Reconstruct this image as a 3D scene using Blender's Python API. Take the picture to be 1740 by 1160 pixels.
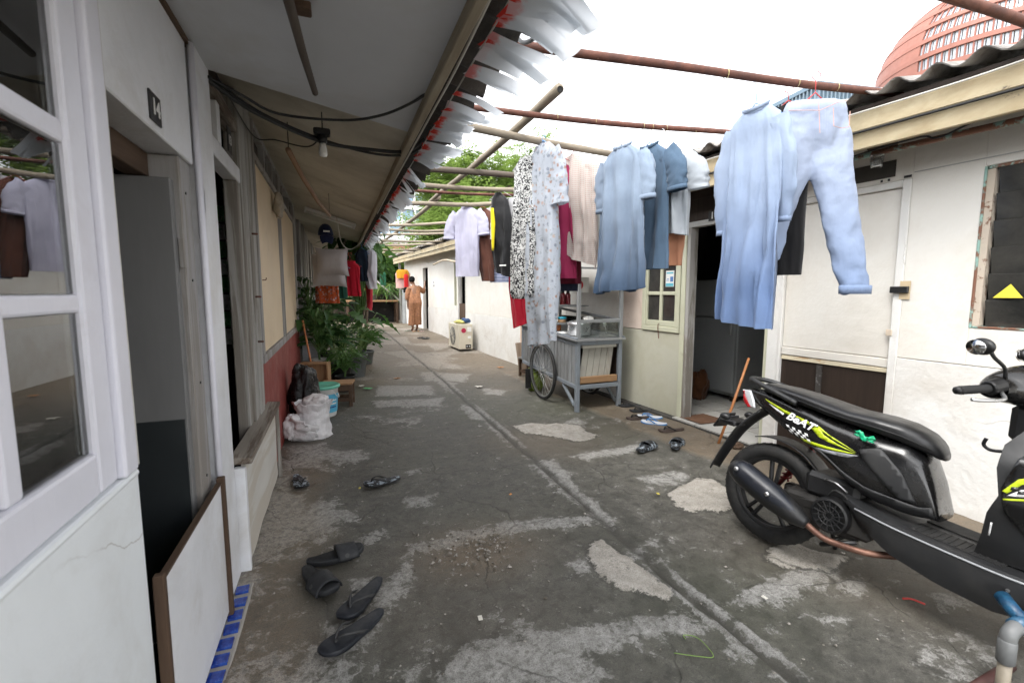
import bpy, bmesh, math, random
from math import sin, cos, pi, radians, sqrt, atan2, exp
from mathutils import Vector, Matrix, Euler, noise
from mathutils.geometry import delaunay_2d_cdt
rnd = random.Random(7)
SC = bpy.context.scene
COL = SC.collection
for o in list(bpy.data.objects): bpy.data.objects.remove(o)

# ---------------------------------------------------------------- camera
cd = bpy.data.cameras.new('camera'); cam = bpy.data.objects.new('camera', cd); COL.objects.link(cam)
cd.sensor_width = 36.0; cd.lens = 36.0 * 790.0 / 1740.0
cd.clip_start = 0.05; cd.clip_end = 2000
cam.location = (0, 0, 1.28)
cam.rotation_euler = (radians(90 - 6.1), 0, radians(-20.7))
cd.dof.use_dof = True; cd.dof.focus_distance = 4.2; cd.dof.aperture_fstop = 4.5
SC.camera = cam
# ---------------------------------------------------------------- sky and sun (bright overcast)
SUN_DIR = Vector((-0.46, -0.25, 0.85)).normalized()
w = bpy.data.worlds.new('World'); SC.world = w; w.use_nodes = True
nt = w.node_tree; nt.nodes.clear()
sky = nt.nodes.new('ShaderNodeTexSky'); sky.sky_type = 'NISHITA'; sky.sun_disc = False
sky.sun_elevation = math.asin(SUN_DIR.z); sky.sun_rotation = atan2(SUN_DIR.x, SUN_DIR.y) % (2*pi)
sky.air_density = 1.0; sky.dust_density = 1.5; sky.ozone_density = 1.0
hs = nt.nodes.new('ShaderNodeHueSaturation'); hs.inputs['Saturation'].default_value = 0.10; hs.inputs['Value'].default_value = 1.35
bg = nt.nodes.new('ShaderNodeBackground'); bg.inputs['Strength'].default_value = 0.15
wo = nt.nodes.new('ShaderNodeOutputWorld')
nt.links.new(sky.outputs[0], hs.inputs['Color']); nt.links.new(hs.outputs[0], bg.inputs['Color']); nt.links.new(bg.outputs[0], wo.inputs['Surface'])
sd = bpy.data.lights.new('sun', 'SUN'); sd.energy = 0.6; sd.angle = radians(24); sd.color = (1.0, 0.96, 0.9)
sun = bpy.data.objects.new('sun', sd); COL.objects.link(sun)
sun.rotation_euler = SUN_DIR.to_track_quat('Z', 'Y').to_euler(); sun.location = (0, 0, 12)
# ---------------------------------------------------------------- exposure
vs = SC.view_settings
SC.display_settings.display_device = 'sRGB'
vs.view_transform = 'Standard'; vs.look = 'None'; vs.gamma = 1.0; vs.use_curve_mapping = False
vs.exposure = 1.9
SC.render.engine = 'CYCLES'
SC.cycles.max_bounces = 7; SC.cycles.diffuse_bounces = 3; SC.cycles.glossy_bounces = 4
SC.cycles.transmission_bounces = 6; SC.cycles.transparent_max_bounces = 12
SC.cycles.caustics_reflective = False; SC.cycles.caustics_refractive = False
SC.cycles.use_adaptive_sampling = True; SC.cycles.adaptive_threshold = .02; SC.cycles.use_denoising = True; SC.cycles.sample_clamp_indirect = 8

# ---------------------------------------------------------------- helpers
def tag(o, label=None, cat=None, group=None, kind=None):
    if label: o['label'] = label
    if cat: o['category'] = cat
    if group: o['group'] = group
    if kind: o['kind'] = kind
    return o
def thing(name, label, cat, loc=(0,0,0), rz=0, group=None, rot=None):
    o = bpy.data.objects.new(name, None); COL.objects.link(o); o.empty_display_size = .05
    o.location = loc; o.rotation_euler = rot if rot else (0, 0, rz)
    return tag(o, label, cat, group)
def copy_tree(o, parent=None):
    c = o.copy(); COL.objects.link(c); c.parent = parent
    for ch in list(o.children): copy_tree(ch, c)
    return c
def V(*a): return Vector(a)
def lerp(a, b, t): return a + (b - a) * t
def smooth(t): t = max(0., min(1., t)); return t*t*(3-2*t)
def interp(tab, t):
    if t <= tab[0][0]: return tab[0][1]
    for (a, va), (b, vb) in zip(tab, tab[1:]):
        if t <= b: return lerp(va, vb, (t-a)/(b-a)) if b > a else vb
    return tab[-1][1]
def bez(pts, n=8):
    """Catmull-Rom through pts"""
    P = [Vector(p) for p in pts]; P = [P[0]*2-P[1]] + P + [P[-1]*2-P[-2]]; out = []
    for i in range(1, len(P)-2):
        a, b, c, d = P[i-1:i+3]
        for k in range(n):
            t = k/n
            out.append(.5*((2*b)+(c-a)*t+(2*a-5*b+4*c-d)*t*t+(3*b-a-3*c+d)*t**3))
    out.append(P[-2]); return out

class MB:
    def __init__(s): s.v = []; s.f = []; s.m = []; s.mi = 0
    def add(s, vs, fs, M=None):
        n = len(s.v)
        s.v += [tuple(M @ Vector(v)) for v in vs] if M else [tuple(v) for v in vs]
        s.f += [tuple(i+n for i in f) for f in fs]; s.m += [s.mi]*len(fs); return s
    def bx(s, x0, x1, y0, y1, z0, z1, M=None, j=0):
        vs = [(x, y, z) for z in (z0, z1) for y in (y0, y1) for x in (x0, x1)]
        if j: vs = [(x+rnd.uniform(-j, j), y+rnd.uniform(-j, j), z+rnd.uniform(-j, j)) for x, y, z in vs]
        return s.add(vs, [(0,2,3,1),(4,5,7,6),(0,1,5,4),(2,6,7,3),(0,4,6,2),(1,3,7,5)], M)
    def box(s, c, sz, R=None, j=0):
        M = Matrix.Translation(c) @ (R.to_4x4() if R else Matrix())
        a, b, c_ = [v/2 for v in sz]
        return s.bx(-a, a, -b, b, -c_, c_, M, j)
    def beam(s, p0, p1, w_, h_, up=(0,0,1)):
        p0, p1 = Vector(p0), Vector(p1); d = (p1-p0); L = d.length; d.normalize()
        u = Vector(up); sx = d.cross(u)
        if sx.length < 1e-4: sx = d.cross(Vector((0,1,0)))
        sx.normalize(); u = sx.cross(d)
        M = Matrix((( sx.x, d.x, u.x, p0.x), (sx.y, d.y, u.y, p0.y), (sx.z, d.z, u.z, p0.z), (0,0,0,1)))
        return s.bx(-w_/2, w_/2, 0, L, -h_/2, h_/2, M)
    def tube(s, pts, r, n=8, cap=True, closed=False):
        P = [Vector(p) for p in pts]; k = len(P); rr = r if isinstance(r, (list, tuple)) else [r]*k
        vs = []; prev = None
        for i in range(k):
            if closed: d = P[(i+1) % k]-P[i-1]
            else: d = P[min(i+1, k-1)]-P[max(i-1, 0)]
            d.normalize()
            if prev is None:
                a = d.cross(Vector((0,0,1)))
                if a.length < .05: a = d.cross(Vector((0,1,0)))
            else: a = prev - d*prev.dot(d)
            a.normalize(); prev = a; b = d.cross(a)
            for q in range(n):
                t = 2*pi*q/n; vs.append(P[i]+(a*cos(t)+b*sin(t))*rr[i])
        fs = []
        for i in range(k if closed else k-1):
            for q in range(n):
                A = i*n+q; B = i*n+(q+1) % n; C = ((i+1) % k)*n+(q+1) % n; D = ((i+1) % k)*n+q
                fs.append((A, B, C, D))
        if cap and not closed: fs += [tuple(range(n-1, -1, -1)), tuple(range((k-1)*n, k*n))]
        return s.add(vs, fs)
    def lathe(s, prof, n=20, M=None, cap=True):
        vs = [(r*cos(2*pi*q/n), r*sin(2*pi*q/n), z) for r, z in prof for q in range(n)]
        k = len(prof); fs = [(i*n+q, i*n+(q+1) % n, (i+1)*n+(q+1) % n, (i+1)*n+q) for i in range(k-1) for q in range(n)]
        if cap: fs += [tuple(range(n-1, -1, -1)), tuple(range((k-1)*n, k*n))]
        return s.add(vs, fs, M)
    def grid(s, fn, nu, nv, cu=False, M=None):
        vs = [fn(i/(nu if cu else nu-1), k/(nv-1)) for k in range(nv) for i in range(nu)]
        fs = [(k*nu+i, k*nu+(i+1) % nu, (k+1)*nu+(i+1) % nu, (k+1)*nu+i) for k in range(nv-1) for i in range(nu if cu else nu-1)]
        return s.add(vs, fs, M)
    def prism(s, poly, a, b, M=None):
        """poly (x,y) extruded a..b along z"""
        n = len(poly)
        return s.add([(x, y, a) for x, y in poly]+[(x, y, b) for x, y in poly],
                     [tuple(range(n-1, -1, -1)), tuple(range(n, 2*n))]+[(i, (i+1) % n, n+(i+1) % n, n+i) for i in range(n)], M)
    def ball(s, c, r, n=10, M=None):
        r = r if isinstance(r, (tuple, list)) else (r, r, r); m = n//2+1
        vs = [(c[0]+r[0]*sin(pi*(i+.001)/m)*cos(2*pi*q/n), c[1]+r[1]*sin(pi*(i+.001)/m)*sin(2*pi*q/n), c[2]-r[2]*cos(pi*(i+.001)/m)) for i in range(m+1) for q in range(n)]
        fs = [(i*n+q, i*n+(q+1) % n, (i+1)*n+(q+1) % n, (i+1)*n+q) for i in range(m) for q in range(n)]
        return s.add(vs, fs, M)
    def mesh(s, name, mats, sm=False):
        me = bpy.data.meshes.new(name); me.from_pydata(s.v, [], s.f)
        for m_ in (mats if isinstance(mats, (list, tuple)) else [mats]): me.materials.append(m_)
        if s.mi or any(s.m): me.polygons.foreach_set('material_index', s.m)
        if sm: me.polygons.foreach_set('use_smooth', [True]*len(s.f))
        me.validate(); me.update(); return me
    def build(s, name, mats, parent=None, sm=False, bev=0, loc=None, rot=None, sub=0, weld=0, solid=0, auto=None, segs=1):
        o = bpy.data.objects.new(name, s.mesh(name, mats, sm or auto is not None)); COL.objects.link(o); o.parent = parent
        if loc is not None: o.location = loc
        if rot is not None: o.rotation_euler = rot
        if weld:
            m_ = o.modifiers.new('weld', 'WELD'); m_.merge_threshold = weld
        if auto is not None:
            bm = bmesh.new(); bm.from_mesh(o.data)
            for e in bm.edges:
                if len(e.link_faces) == 2 and e.calc_face_angle(0) > radians(auto): e.smooth = False
            bm.to_mesh(o.data); bm.free()
        if solid:
            m_ = o.modifiers.new('solid', 'SOLIDIFY'); m_.thickness = solid; m_.offset = 0
        if bev:
            m_ = o.modifiers.new('bevel', 'BEVEL'); m_.width = bev; m_.segments = segs; m_.limit_method = 'ANGLE'; m_.angle_limit = radians(40)
        if sub:
            m_ = o.modifiers.new('sub', 'SUBSURF'); m_.levels = sub; m_.render_levels = sub
        return o
def inst(name, me, parent, loc=(0,0,0), rot=(0,0,0), scale=(1,1,1)):
    o = bpy.data.objects.new(name, me); COL.objects.link(o); o.parent = parent
    o.location = loc; o.rotation_euler = rot; o.scale = scale; return o
def text_mesh(s_, size, depth=.001, align='CENTER', shear=0, bold=0):
    cu = bpy.data.curves.new('t', 'FONT'); cu.body = s_; cu.size = size; cu.extrude = depth; cu.align_x = align; cu.align_y = 'CENTER'; cu.shear = shear; cu.offset = bold; cu.resolution_u = 3
    o = bpy.data.objects.new('t', cu); COL.objects.link(o)
    bpy.context.view_layer.update()
    me = bpy.data.meshes.new_from_object(o.evaluated_get(bpy.context.evaluated_depsgraph_get()))
    bpy.data.objects.remove(o); return me
def lettering(name, s_, size, mat, parent, M, **k):
    me = text_mesh(s_, size, **k); me.transform(M); me.materials.clear(); me.materials.append(mat)
    o = bpy.data.objects.new(name, me); COL.objects.link(o); o.parent = parent; return o
def frame(ex, ey, ez, p): return Matrix(((ex[0], ey[0], ez[0], p[0]), (ex[1], ey[1], ez[1], p[1]), (ex[2], ey[2], ez[2], p[2]), (0,0,0,1)))

# ---------------------------------------------------------------- materials
class NT:
    def __init__(s, name):
        s.m = bpy.data.materials.new(name); s.m.use_nodes = True; s.t = s.m.node_tree; s.n = s.t.nodes
        s.b = s.n['Principled BSDF']; s.out = s.n['Material Output']; s._c = None
    def new(s, t): return s.n.new('ShaderNode'+t)
    def set(s, k, v):
        if hasattr(v, 'is_output') or isinstance(v, bpy.types.NodeSocket): s.t.links.new(v, s.b.inputs[k])
        else: s.b.inputs[k].default_value = (*v, 1) if isinstance(v, tuple) and len(v) == 3 else v
    def plug(s, sock, v):
        if isinstance(v, bpy.types.NodeSocket): s.t.links.new(v, sock)
        else: sock.default_value = (*v, 1) if isinstance(v, tuple) and len(v) == 3 and sock.type == 'RGBA' else v
    def co(s, scale=(1,1,1), rot=(0,0,0), kind='Object'):
        if s._c is None: s._c = s.new('TexCoord')
        if scale == (1,1,1) and rot == (0,0,0): return s._c.outputs[kind]
        mp = s.new('Mapping'); mp.inputs['Scale'].default_value = scale; mp.inputs['Rotation'].default_value = rot
        s.t.links.new(s._c.outputs[kind], mp.inputs['Vector']); return mp.outputs[0]
    def noise(s, scale, detail=4, rough=.55, vec=None, dist=0):
        n = s.new('TexNoise'); n.inputs['Scale'].default_value = scale; n.inputs['Detail'].default_value = detail
        n.inputs['Roughness'].default_value = rough; n.inputs['Distortion'].default_value = dist
        s.t.links.new(vec or s.co(), n.inputs['Vector']); return n.outputs['Fac']
    def vor(s, scale, feature='F1', vec=None, out='Distance', rand=1):
        n = s.new('TexVoronoi'); n.feature = feature; n.inputs['Scale'].default_value = scale; n.inputs['Randomness'].default_value = rand
        s.t.links.new(vec or s.co(), n.inputs['Vector']); return n.outputs[out]
    def ramp(s, fac, *stops, interp='LINEAR'):
        n = s.new('ValToRGB'); n.color_ramp.interpolation = interp; e = n.color_ramp.elements
        while len(e) < len(stops): e.new(.5)
        for k, (p, c) in enumerate(stops):
            e[k].position = p; e[k].color = (c, c, c, 1) if not isinstance(c, tuple) else (*c, 1)
        s.t.links.new(fac, n.inputs[0]); return n.outputs[0]
    def math(s, op, a, b=0., c=None):
        n = s.new('Math'); n.operation = op; s.plug(n.inputs[0], a); s.plug(n.inputs[1], b)
        if c is not None: s.plug(n.inputs[2], c)
        return n.outputs[0]
    def mix(s, fac, a, b, mode='MIX'):
        n = s.new('Mix'); n.data_type = 'RGBA'; n.blend_type = mode; s.plug(n.inputs[0], fac); s.plug(n.inputs[6], a); s.plug(n.inputs[7], b); return n.outputs[2]
    def attr(s, name):
        n = s.new('Attribute'); n.attribute_name = name; return n.outputs['Fac']
    def bump(s, h, strength=.3, dist=.01, normal=None):
        n = s.new('Bump'); n.inputs['Strength'].default_value = strength; n.inputs['Distance'].default_value = dist
        s.t.links.new(h, n.inputs['Height'])
        if normal: s.t.links.new(normal, n.inputs['Normal'])
        return n.outputs[0]
def dk(c, k): return tuple(x*k for x in c)
def MAT(name, col, rough=.6, var=.18, scale=6, bump=.15, bscale=70, bdist=.004, metal=0, spec=.5, col2=None, amt=.5, s2=5, soft=.08, st=(1,1,1), coat=0, sheen=0, col3=None, amt3=.35, s3=14, crack=0, bst=None):
    """painted / plain surface: mottled base, optional second colour showing through in patches (amt: share), fine relief"""
    n = NT(name); c = n.co(st)
    base = n.mix(n.ramp(n.noise(scale, 5, .6, c), (.3, 0), (.7, 1)), dk(col, 1-var), tuple(min(1, x*(1+var*.6)) for x in col))
    if col2:
        p = 1-amt; f = n.ramp(n.noise(s2, 8, .68, c, .4), (max(0, p-soft), 0), (min(1, p+soft), 1)); base = n.mix(f, base, col2)
    if col3:
        p = 1-amt3; f = n.ramp(n.noise(s3, 6, .7, n.co(tuple(x*1.3+.07 for x in st))), (max(0, p-.03), 0), (min(1, p+.03), 1)); base = n.mix(f, base, col3)
    if crack:
        wv = n.new('Mix'); wv.data_type = 'RGBA'; wv.blend_type = 'ADD'; wv.inputs[0].default_value = .3
        nn = n.new('TexNoise'); nn.inputs['Scale'].default_value = 2.5; nn.inputs['Detail'].default_value = 6; n.t.links.new(n.co(), nn.inputs['Vector'])
        n.t.links.new(n.co(), wv.inputs[6]); n.t.links.new(nn.outputs['Color'], wv.inputs[7])
        base = n.mix(n.math('MULTIPLY', n.ramp(n.vor(crack, 'DISTANCE_TO_EDGE', wv.outputs[2]), (0, .6), (.003, 0)), n.ramp(n.noise(1.3, 3), (.54, 0), (.62, 1))), base, (.26, .23, .20))
    n.set('Base Color', base); n.set('Metallic', metal); n.set('Specular IOR Level', spec)
    n.set('Roughness', n.ramp(n.noise(scale*2.3, 4, .6, c), (.25, max(.02, rough-.1)), (.75, min(1, rough+.12))))
    if coat: n.set('Coat Weight', coat); n.set('Coat Roughness', .08)
    if sheen: n.set('Sheen Weight', sheen)
    if bump: n.set('Normal', n.bump(n.noise(bscale, 6, .65, n.co(bst) if bst else c), bump, bdist))
    return n.m
def WOOD(name, col, col2, rough=.75, axis='z', s=1.0, bump=.5, worn=None):
    n = NT(name); k = {'x': (.6, 9, 9), 'y': (9, .6, 9), 'z': (9, 9, .6)}[axis]; c = n.co(tuple(v*s for v in k))
    g = n.noise(3.5, 8, .65, c, .3); big = n.noise(1.5, 3, .5)
    base = n.mix(n.ramp(g, (.3, 0), (.72, 1)), col2, col)
    base = n.mix(n.ramp(big, (.35, 0), (.7, .55)), base, dk(col2, .8))
    if worn: base = n.mix(n.ramp(n.noise(2.2, 9, .7, n.co(tuple(v*.35 for v in k)), .6), (.5, 0), (.56, 1)), base, worn)
    n.set('Base Color', base); n.set('Roughness', rough); n.set('Specular IOR Level', .3)
    n.set('Normal', n.bump(g, bump, .004)); return n.m
def GLASS(name, tint=(.9, .95, .93), refl=1.0, dirt=.1, rough=.01, ior=1.5):
    n = NT(name); tr = n.new('BsdfTransparent'); tr.inputs[0].default_value = (*tint, 1)
    gl = n.new('BsdfGlossy'); gl.inputs['Roughness'].default_value = rough
    df = n.new('BsdfDiffuse'); df.inputs[0].default_value = (.5, .5, .48, 1)
    fr = n.new('Fresnel'); fr.inputs[0].default_value = ior
    m1 = n.new('MixShader'); n.plug(m1.inputs[0], n.math('MULTIPLY', fr.outputs[0], refl)); n.t.links.new(tr.outputs[0], m1.inputs[1]); n.t.links.new(gl.outputs[0], m1.inputs[2])
    m2 = n.new('MixShader'); n.plug(m2.inputs[0], n.ramp(n.noise(9, 5, .7), (.4, 0.), (.85, dirt))); n.t.links.new(m1.outputs[0], m2.inputs[1]); n.t.links.new(df.outputs[0], m2.inputs[2])
    n.t.links.new(m2.outputs[0], n.out.inputs[0]); return n.m

m_white = MAT('white_paint', (.76, .79, .81), .6, .06, 2.5, .3, 18, .008, col2=(.64, .65, .65), amt=.40, s2=2.2, soft=.12, col3=(.40, .37, .32), amt3=.285, s3=7, crack=1.3)
m_whiteb = MAT('white_gloss_paint', (.75, .76, .79), .42, .06, 4, .5, 14, .010, col2=(.60, .59, .58), amt=.42, s2=3, soft=.12, col3=(.36, .32, .27), amt3=.275, s3=9)
m_lilac = MAT('lilac_white_gloss_paint', (.74, .74, .81), .38, .04, 4, .35, 30, .004, bst=(3, 3, .35), col2=(.63, .61, .66), amt=.34, s2=4, soft=.12, col3=(.26, .22, .20), amt3=.275, s3=12)
m_greywood = WOOD('grey_painted_timber', (.40, .39, .39), (.28, .27, .26), .7, 'z', 1, .5, worn=(.24, .22, .20))
m_greypaint = MAT('grey_door_paint', (.165, .165, .165), .55, .12, 3, .1, 30, .003, st=(3, 3, .6))
m_darkmetal = MAT('dark_door_plate', (.020, .024, .026), .42, .25, 2, .05)
m_brownwood = WOOD('brown_timber', (.12, .075, .048), (.06, .037, .024), .8, 'z')
m_brownwood_y = WOOD('brown_timber_long', (.12, .075, .048), (.06, .037, .024), .8, 'y')
m_dkwood = WOOD('dark_brown_board', (.045, .030, .022), (.022, .015, .011), .6, 'z')
m_oldwood = WOOD('weathered_timber', (.42, .41, .385), (.31, .30, .28), .85, 'z', 1, .7, worn=(.20, .18, .155))
m_oldwood_y = WOOD('weathered_timber_long', (.36, .33, .29), (.19, .16, .13), .85, 'y', 1, .7, worn=(.12, .09, .07))
m_rawwood = WOOD('raw_wood', (.42, .26, .14), (.26, .15, .075), .75, 'z')
m_rawwood_x = WOOD('raw_wood_cross', (.42, .26, .14), (.26, .15, .075), .75, 'x')
m_ply = WOOD('peeling_white_plywood', (.64, .62, .58), (.56, .54, .50), .8, 'y', .5, .9, worn=(.50, .46, .40))
m_ceilw = MAT('ceiling_board_white', (.56, .575, .60), .75, .06, 1.5, .1, 30, .004, col2=(.47, .46, .44), amt=.38, s2=1.4, soft=.14, col3=(.36,.34,.30), amt3=.22, s3=5)
m_ceilc = MAT('ceiling_board_cream', (.58, .54, .45), .8, .1, 2, .1, 30, .004, col2=(.36, .32, .25), amt=.42, s2=1.8, soft=.15, col3=(.25,.21,.16), amt3=.26, s3=6)
m_cream = MAT('cream_panel_paint', (.72, .58, .40), .6, .05, 2, .12, 20, .003, col2=(.62, .49, .33), amt=.38, s2=3, soft=.12, col3=(.42, .30, .18), amt3=.24, s3=5)
m_red = MAT('brick_red_paint', (.23, .038, .030), .6, .12, 3, .3, 40, .004, col2=(.30, .075, .06), amt=.42, s2=4, soft=.1, col3=(.55, .50, .38), amt3=.27, s3=8)
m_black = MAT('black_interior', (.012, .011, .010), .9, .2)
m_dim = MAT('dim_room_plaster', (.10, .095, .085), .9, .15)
m_glass = GLASS('window_glass', (.75, .8, .78), 1.3, .05, .01, 2.0)
m_corr = MAT('asbestos_cement', (.50, .47, .43), .95, .22, 5, .8, 55, .012, col2=(.24, .215, .19), amt=.45, s2=7, soft=.12, col3=(.10, .085, .07), amt3=.3, s3=26)
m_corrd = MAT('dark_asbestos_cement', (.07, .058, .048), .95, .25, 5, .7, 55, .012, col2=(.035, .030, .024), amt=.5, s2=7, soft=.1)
m_signb = MAT('black_plate', (.012, .012, .013), .45, .1)
m_signw = MAT('white_lettering', (.75, .75, .73), .5, .03, bump=0)
m_rust = MAT('rusty_iron', (.16, .060, .038), .75, .25, 20, .5, 120, .003, col2=(.09, .038, .027), amt=.5, s2=14, soft=.12, col3=(.30, .17, .12), amt3=.3, s3=25)
m_bamboo = WOOD('grey_bamboo', (.34, .29, .22), (.19, .155, .115), .7, 'x', 1.2, .4)
m_bamboo_y = WOOD('grey_bamboo_long', (.34, .29, .22), (.17, .14, .10), .7, 'y', 1.2, .4)
m_bamboo_t = WOOD('tan_bamboo', (.40, .25, .15), (.24, .14, .085), .65, 'y', 1, .3)
m_blkcable = MAT('black_cable', (.012, .012, .012), .5, .1, bump=0)
m_whtcable = MAT('white_cable', (.55, .53, .48), .5, .1, bump=0)
m_steel = MAT('dull_steel', (.45, .45, .44), .35, .15, 10, .1, metal=.9)
m_alu = MAT('aluminium', (.72, .72, .72), .3, .1, 14, .08, metal=.95)
m_plwhite = MAT('white_plastic', (.72, .72, .70), .4, .05, bump=.05)
m_blackpl = MAT('black_plastic', (.008, .008, .0085), .42, .15, 20, .12, 400, .001)
m_rubber = MAT('black_rubber', (.009, .009, .009), .75, .3, 14, .2, 200, .002, col2=(.022, .020, .018), amt=.4, s2=12, soft=.12)

# ================================================================ ground
g = MB(); g.add([(-400, -400, -.30), (400, -400, -.30), (400, 700, -.30), (-400, 700, -.30)], [(0,1,2,3)])
tag(g.build('ground', MAT('earth', (.16, .14, .11), .95, .3, .5, .3, 5)), 'bare earth under and around the rows', 'ground', kind='structure')

LIGHT = [  # worn pale cement patches of the alley floor: outline in metres, weight, softness
([(1.17,1.96), (1.25,1.97), (1.26,1.81), (1.28,1.65), (1.30,1.51), (1.25,1.47), (1.16,1.55), (1.09,1.61), (1.08,1.73), (1.09,1.82)], 1.6),
([(0.95,1.86), (1.08,1.83), (1.04,1.74), (0.98,1.75)], 0.8),
([(0.32,2.28), (0.61,2.34), (1.33,2.26), (1.28,2.14), (0.93,2.19), (0.61,2.22), (0.38,2.16), (0.31,2.19)], 0.9),
([(0.10,1.92), (0.21,2.10), (0.27,2.16), (0.29,1.98), (0.21,1.82), (0.13,1.80)], 1),
([(0.11,1.80), (0.15,1.80), (0.24,1.97), (0.20,2.11)], 1),
([(0.27,1.41), (0.41,1.51), (0.63,1.49), (0.86,1.45), (1.26,1.39), (1.29,1.28), (1.02,1.30), (0.78,1.31), (0.54,1.26), (0.26,1.36)], 0.9),
([(1.44,1.35), (1.77,1.42), (2.25,1.46), (2.11,1.34), (1.62,1.29)], 1),
([(2.00,1.61), (2.10,1.62), (2.15,1.59), (2.19,1.52), (2.28,1.42), (2.16,1.38), (2.06,1.38), (2.01,1.43), (1.91,1.47), (1.90,1.54)], 1.3),
([(1.53,4.04), (1.73,4.09), (1.87,3.98), (1.97,4.00), (2.14,3.83), (2.13,3.65), (2.16,3.55), (2.02,3.46), (1.88,3.46), (1.82,3.57), (1.73,3.67), (1.58,3.80)], 1.4),
([(1.37,3.18), (1.54,3.12), (1.50,2.88), (1.45,2.39), (1.40,2.06), (1.34,2.08), (1.34,2.35), (1.37,2.81)], 1),
([(1.27,5.06), (1.49,4.77), (1.41,4.37), (1.22,4.38)], 1),
([(0.48,6.53), (1.20,6.26), (1.10,5.63), (0.42,5.79)], 1.1),
([(0.34,5.59), (1.19,5.46), (1.08,5.07), (0.38,5.28)], 1.1),
([(0.88,9.99), (1.50,10.07), (1.71,8.60), (1.28,8.60)], 1),
([(1.21,7.41), (1.93,6.91), (1.67,6.30), (1.14,6.60)], 1),
([(1.32,6.67), (1.53,6.26), (1.30,5.81)], 1),
([(1.68,3.13), (2.44,3.19), (2.37,3.03), (1.76,3.01)], 1.1),
([(1.95,2.31), (2.15,2.39), (2.29,2.44), (2.38,2.38), (2.34,2.19), (2.20,2.02), (2.05,1.99), (1.98,2.06), (1.89,2.07), (1.88,2.16)], 1.2),
([(1.89,2.59), (2.25,2.60), (2.25,2.43), (1.86,2.42)], 0.8),
([(2.06,1.31), (2.18,1.29), (2.09,1.21), (1.99,1.23)], 1),
([(1.90,0.95), (1.98,0.94), (1.85,0.88)], 1),
([(1.72,1.20), (1.81,1.13), (1.78,1.10)], 1),
([(2.34,1.09), (2.46,1.05), (2.36,0.99), (2.25,1.01)], 1),
([(1.89,0.85), (1.99,0.80), (1.90,0.76), (1.79,0.80)], 1),
([(-0.11,1.75), (0.02,1.85), (0.10,1.75), (0.01,1.57), (-0.17,1.54), (-0.23,1.56)], 0.5),
([(-0.27,2.88), (-0.08,2.97), (0.05,2.68), (-0.13,2.48), (-0.30,2.54)], 0.5),
([(-0.09,3.87), (0.15,3.85), (0.18,3.63), (-0.05,3.58)], 0.6),
([(-0.46,4.16), (-0.14,4.12), (0.08,3.74), (-0.32,3.57)], 0.5),
([(0.13,2.51), (0.21,2.52), (0.18,2.36), (0.08,2.43)], 0.8),
([(0.43,3.28), (0.56,3.29), (0.48,3.13)], 0.8),
([(0.37,2.84), (0.55,2.84), (0.50,2.68), (0.38,2.71)], 0.8),
([(0.00,2.09), (0.10,2.08), (0.12,1.98), (0.03,1.97)], 0.8),
([(1.21,8.18), (1.87,8.30), (1.54,7.53)], 1),
([(0.95,12.44), (1.71,12.47), (1.65,11.06), (0.97,11.06)], 1),
([(1.97,11.33), (2.50,10.49), (1.95,9.79)], 1),
([(1.52,15.03), (2.28,15.21), (2.14,13.73)], 1),
([(1.78,5.83), (2.03,5.58), (1.86,5.35), (1.70,5.44)], 1),
]
def poly_sd(px, py, P):
    ins = False; d2 = 1e9; n = len(P)
    for i in range(n):
        ax, ay = P[i]; bx_, by_ = P[i-1]
        ex, ey = bx_-ax, by_-ay; wx, wy = px-ax, py-ay
        t = max(0, min(1, (wx*ex+wy*ey)/(ex*ex+ey*ey+1e-12))); qx, qy = wx-ex*t, wy-ey*t
        d2 = min(d2, qx*qx+qy*qy)
        if (ay > py) != (by_ > py) and px < ex*(py-ay)/(by_-ay+1e-12)+ax: ins = not ins
    return -sqrt(d2) if ins else sqrt(d2)
GUT = [(1.37, -1.0), (1.38, 1.1), (1.345, 1.56), (1.352, 2.05), (1.377, 2.93), (1.38, 4.3), (1.42, 7.2), (1.40, 9.5), (1.3, 14), (1.2, 22)]
GUTT = [(y, x) for x, y in GUT]
def rwx(y): return 3.35-.052*y
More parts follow.
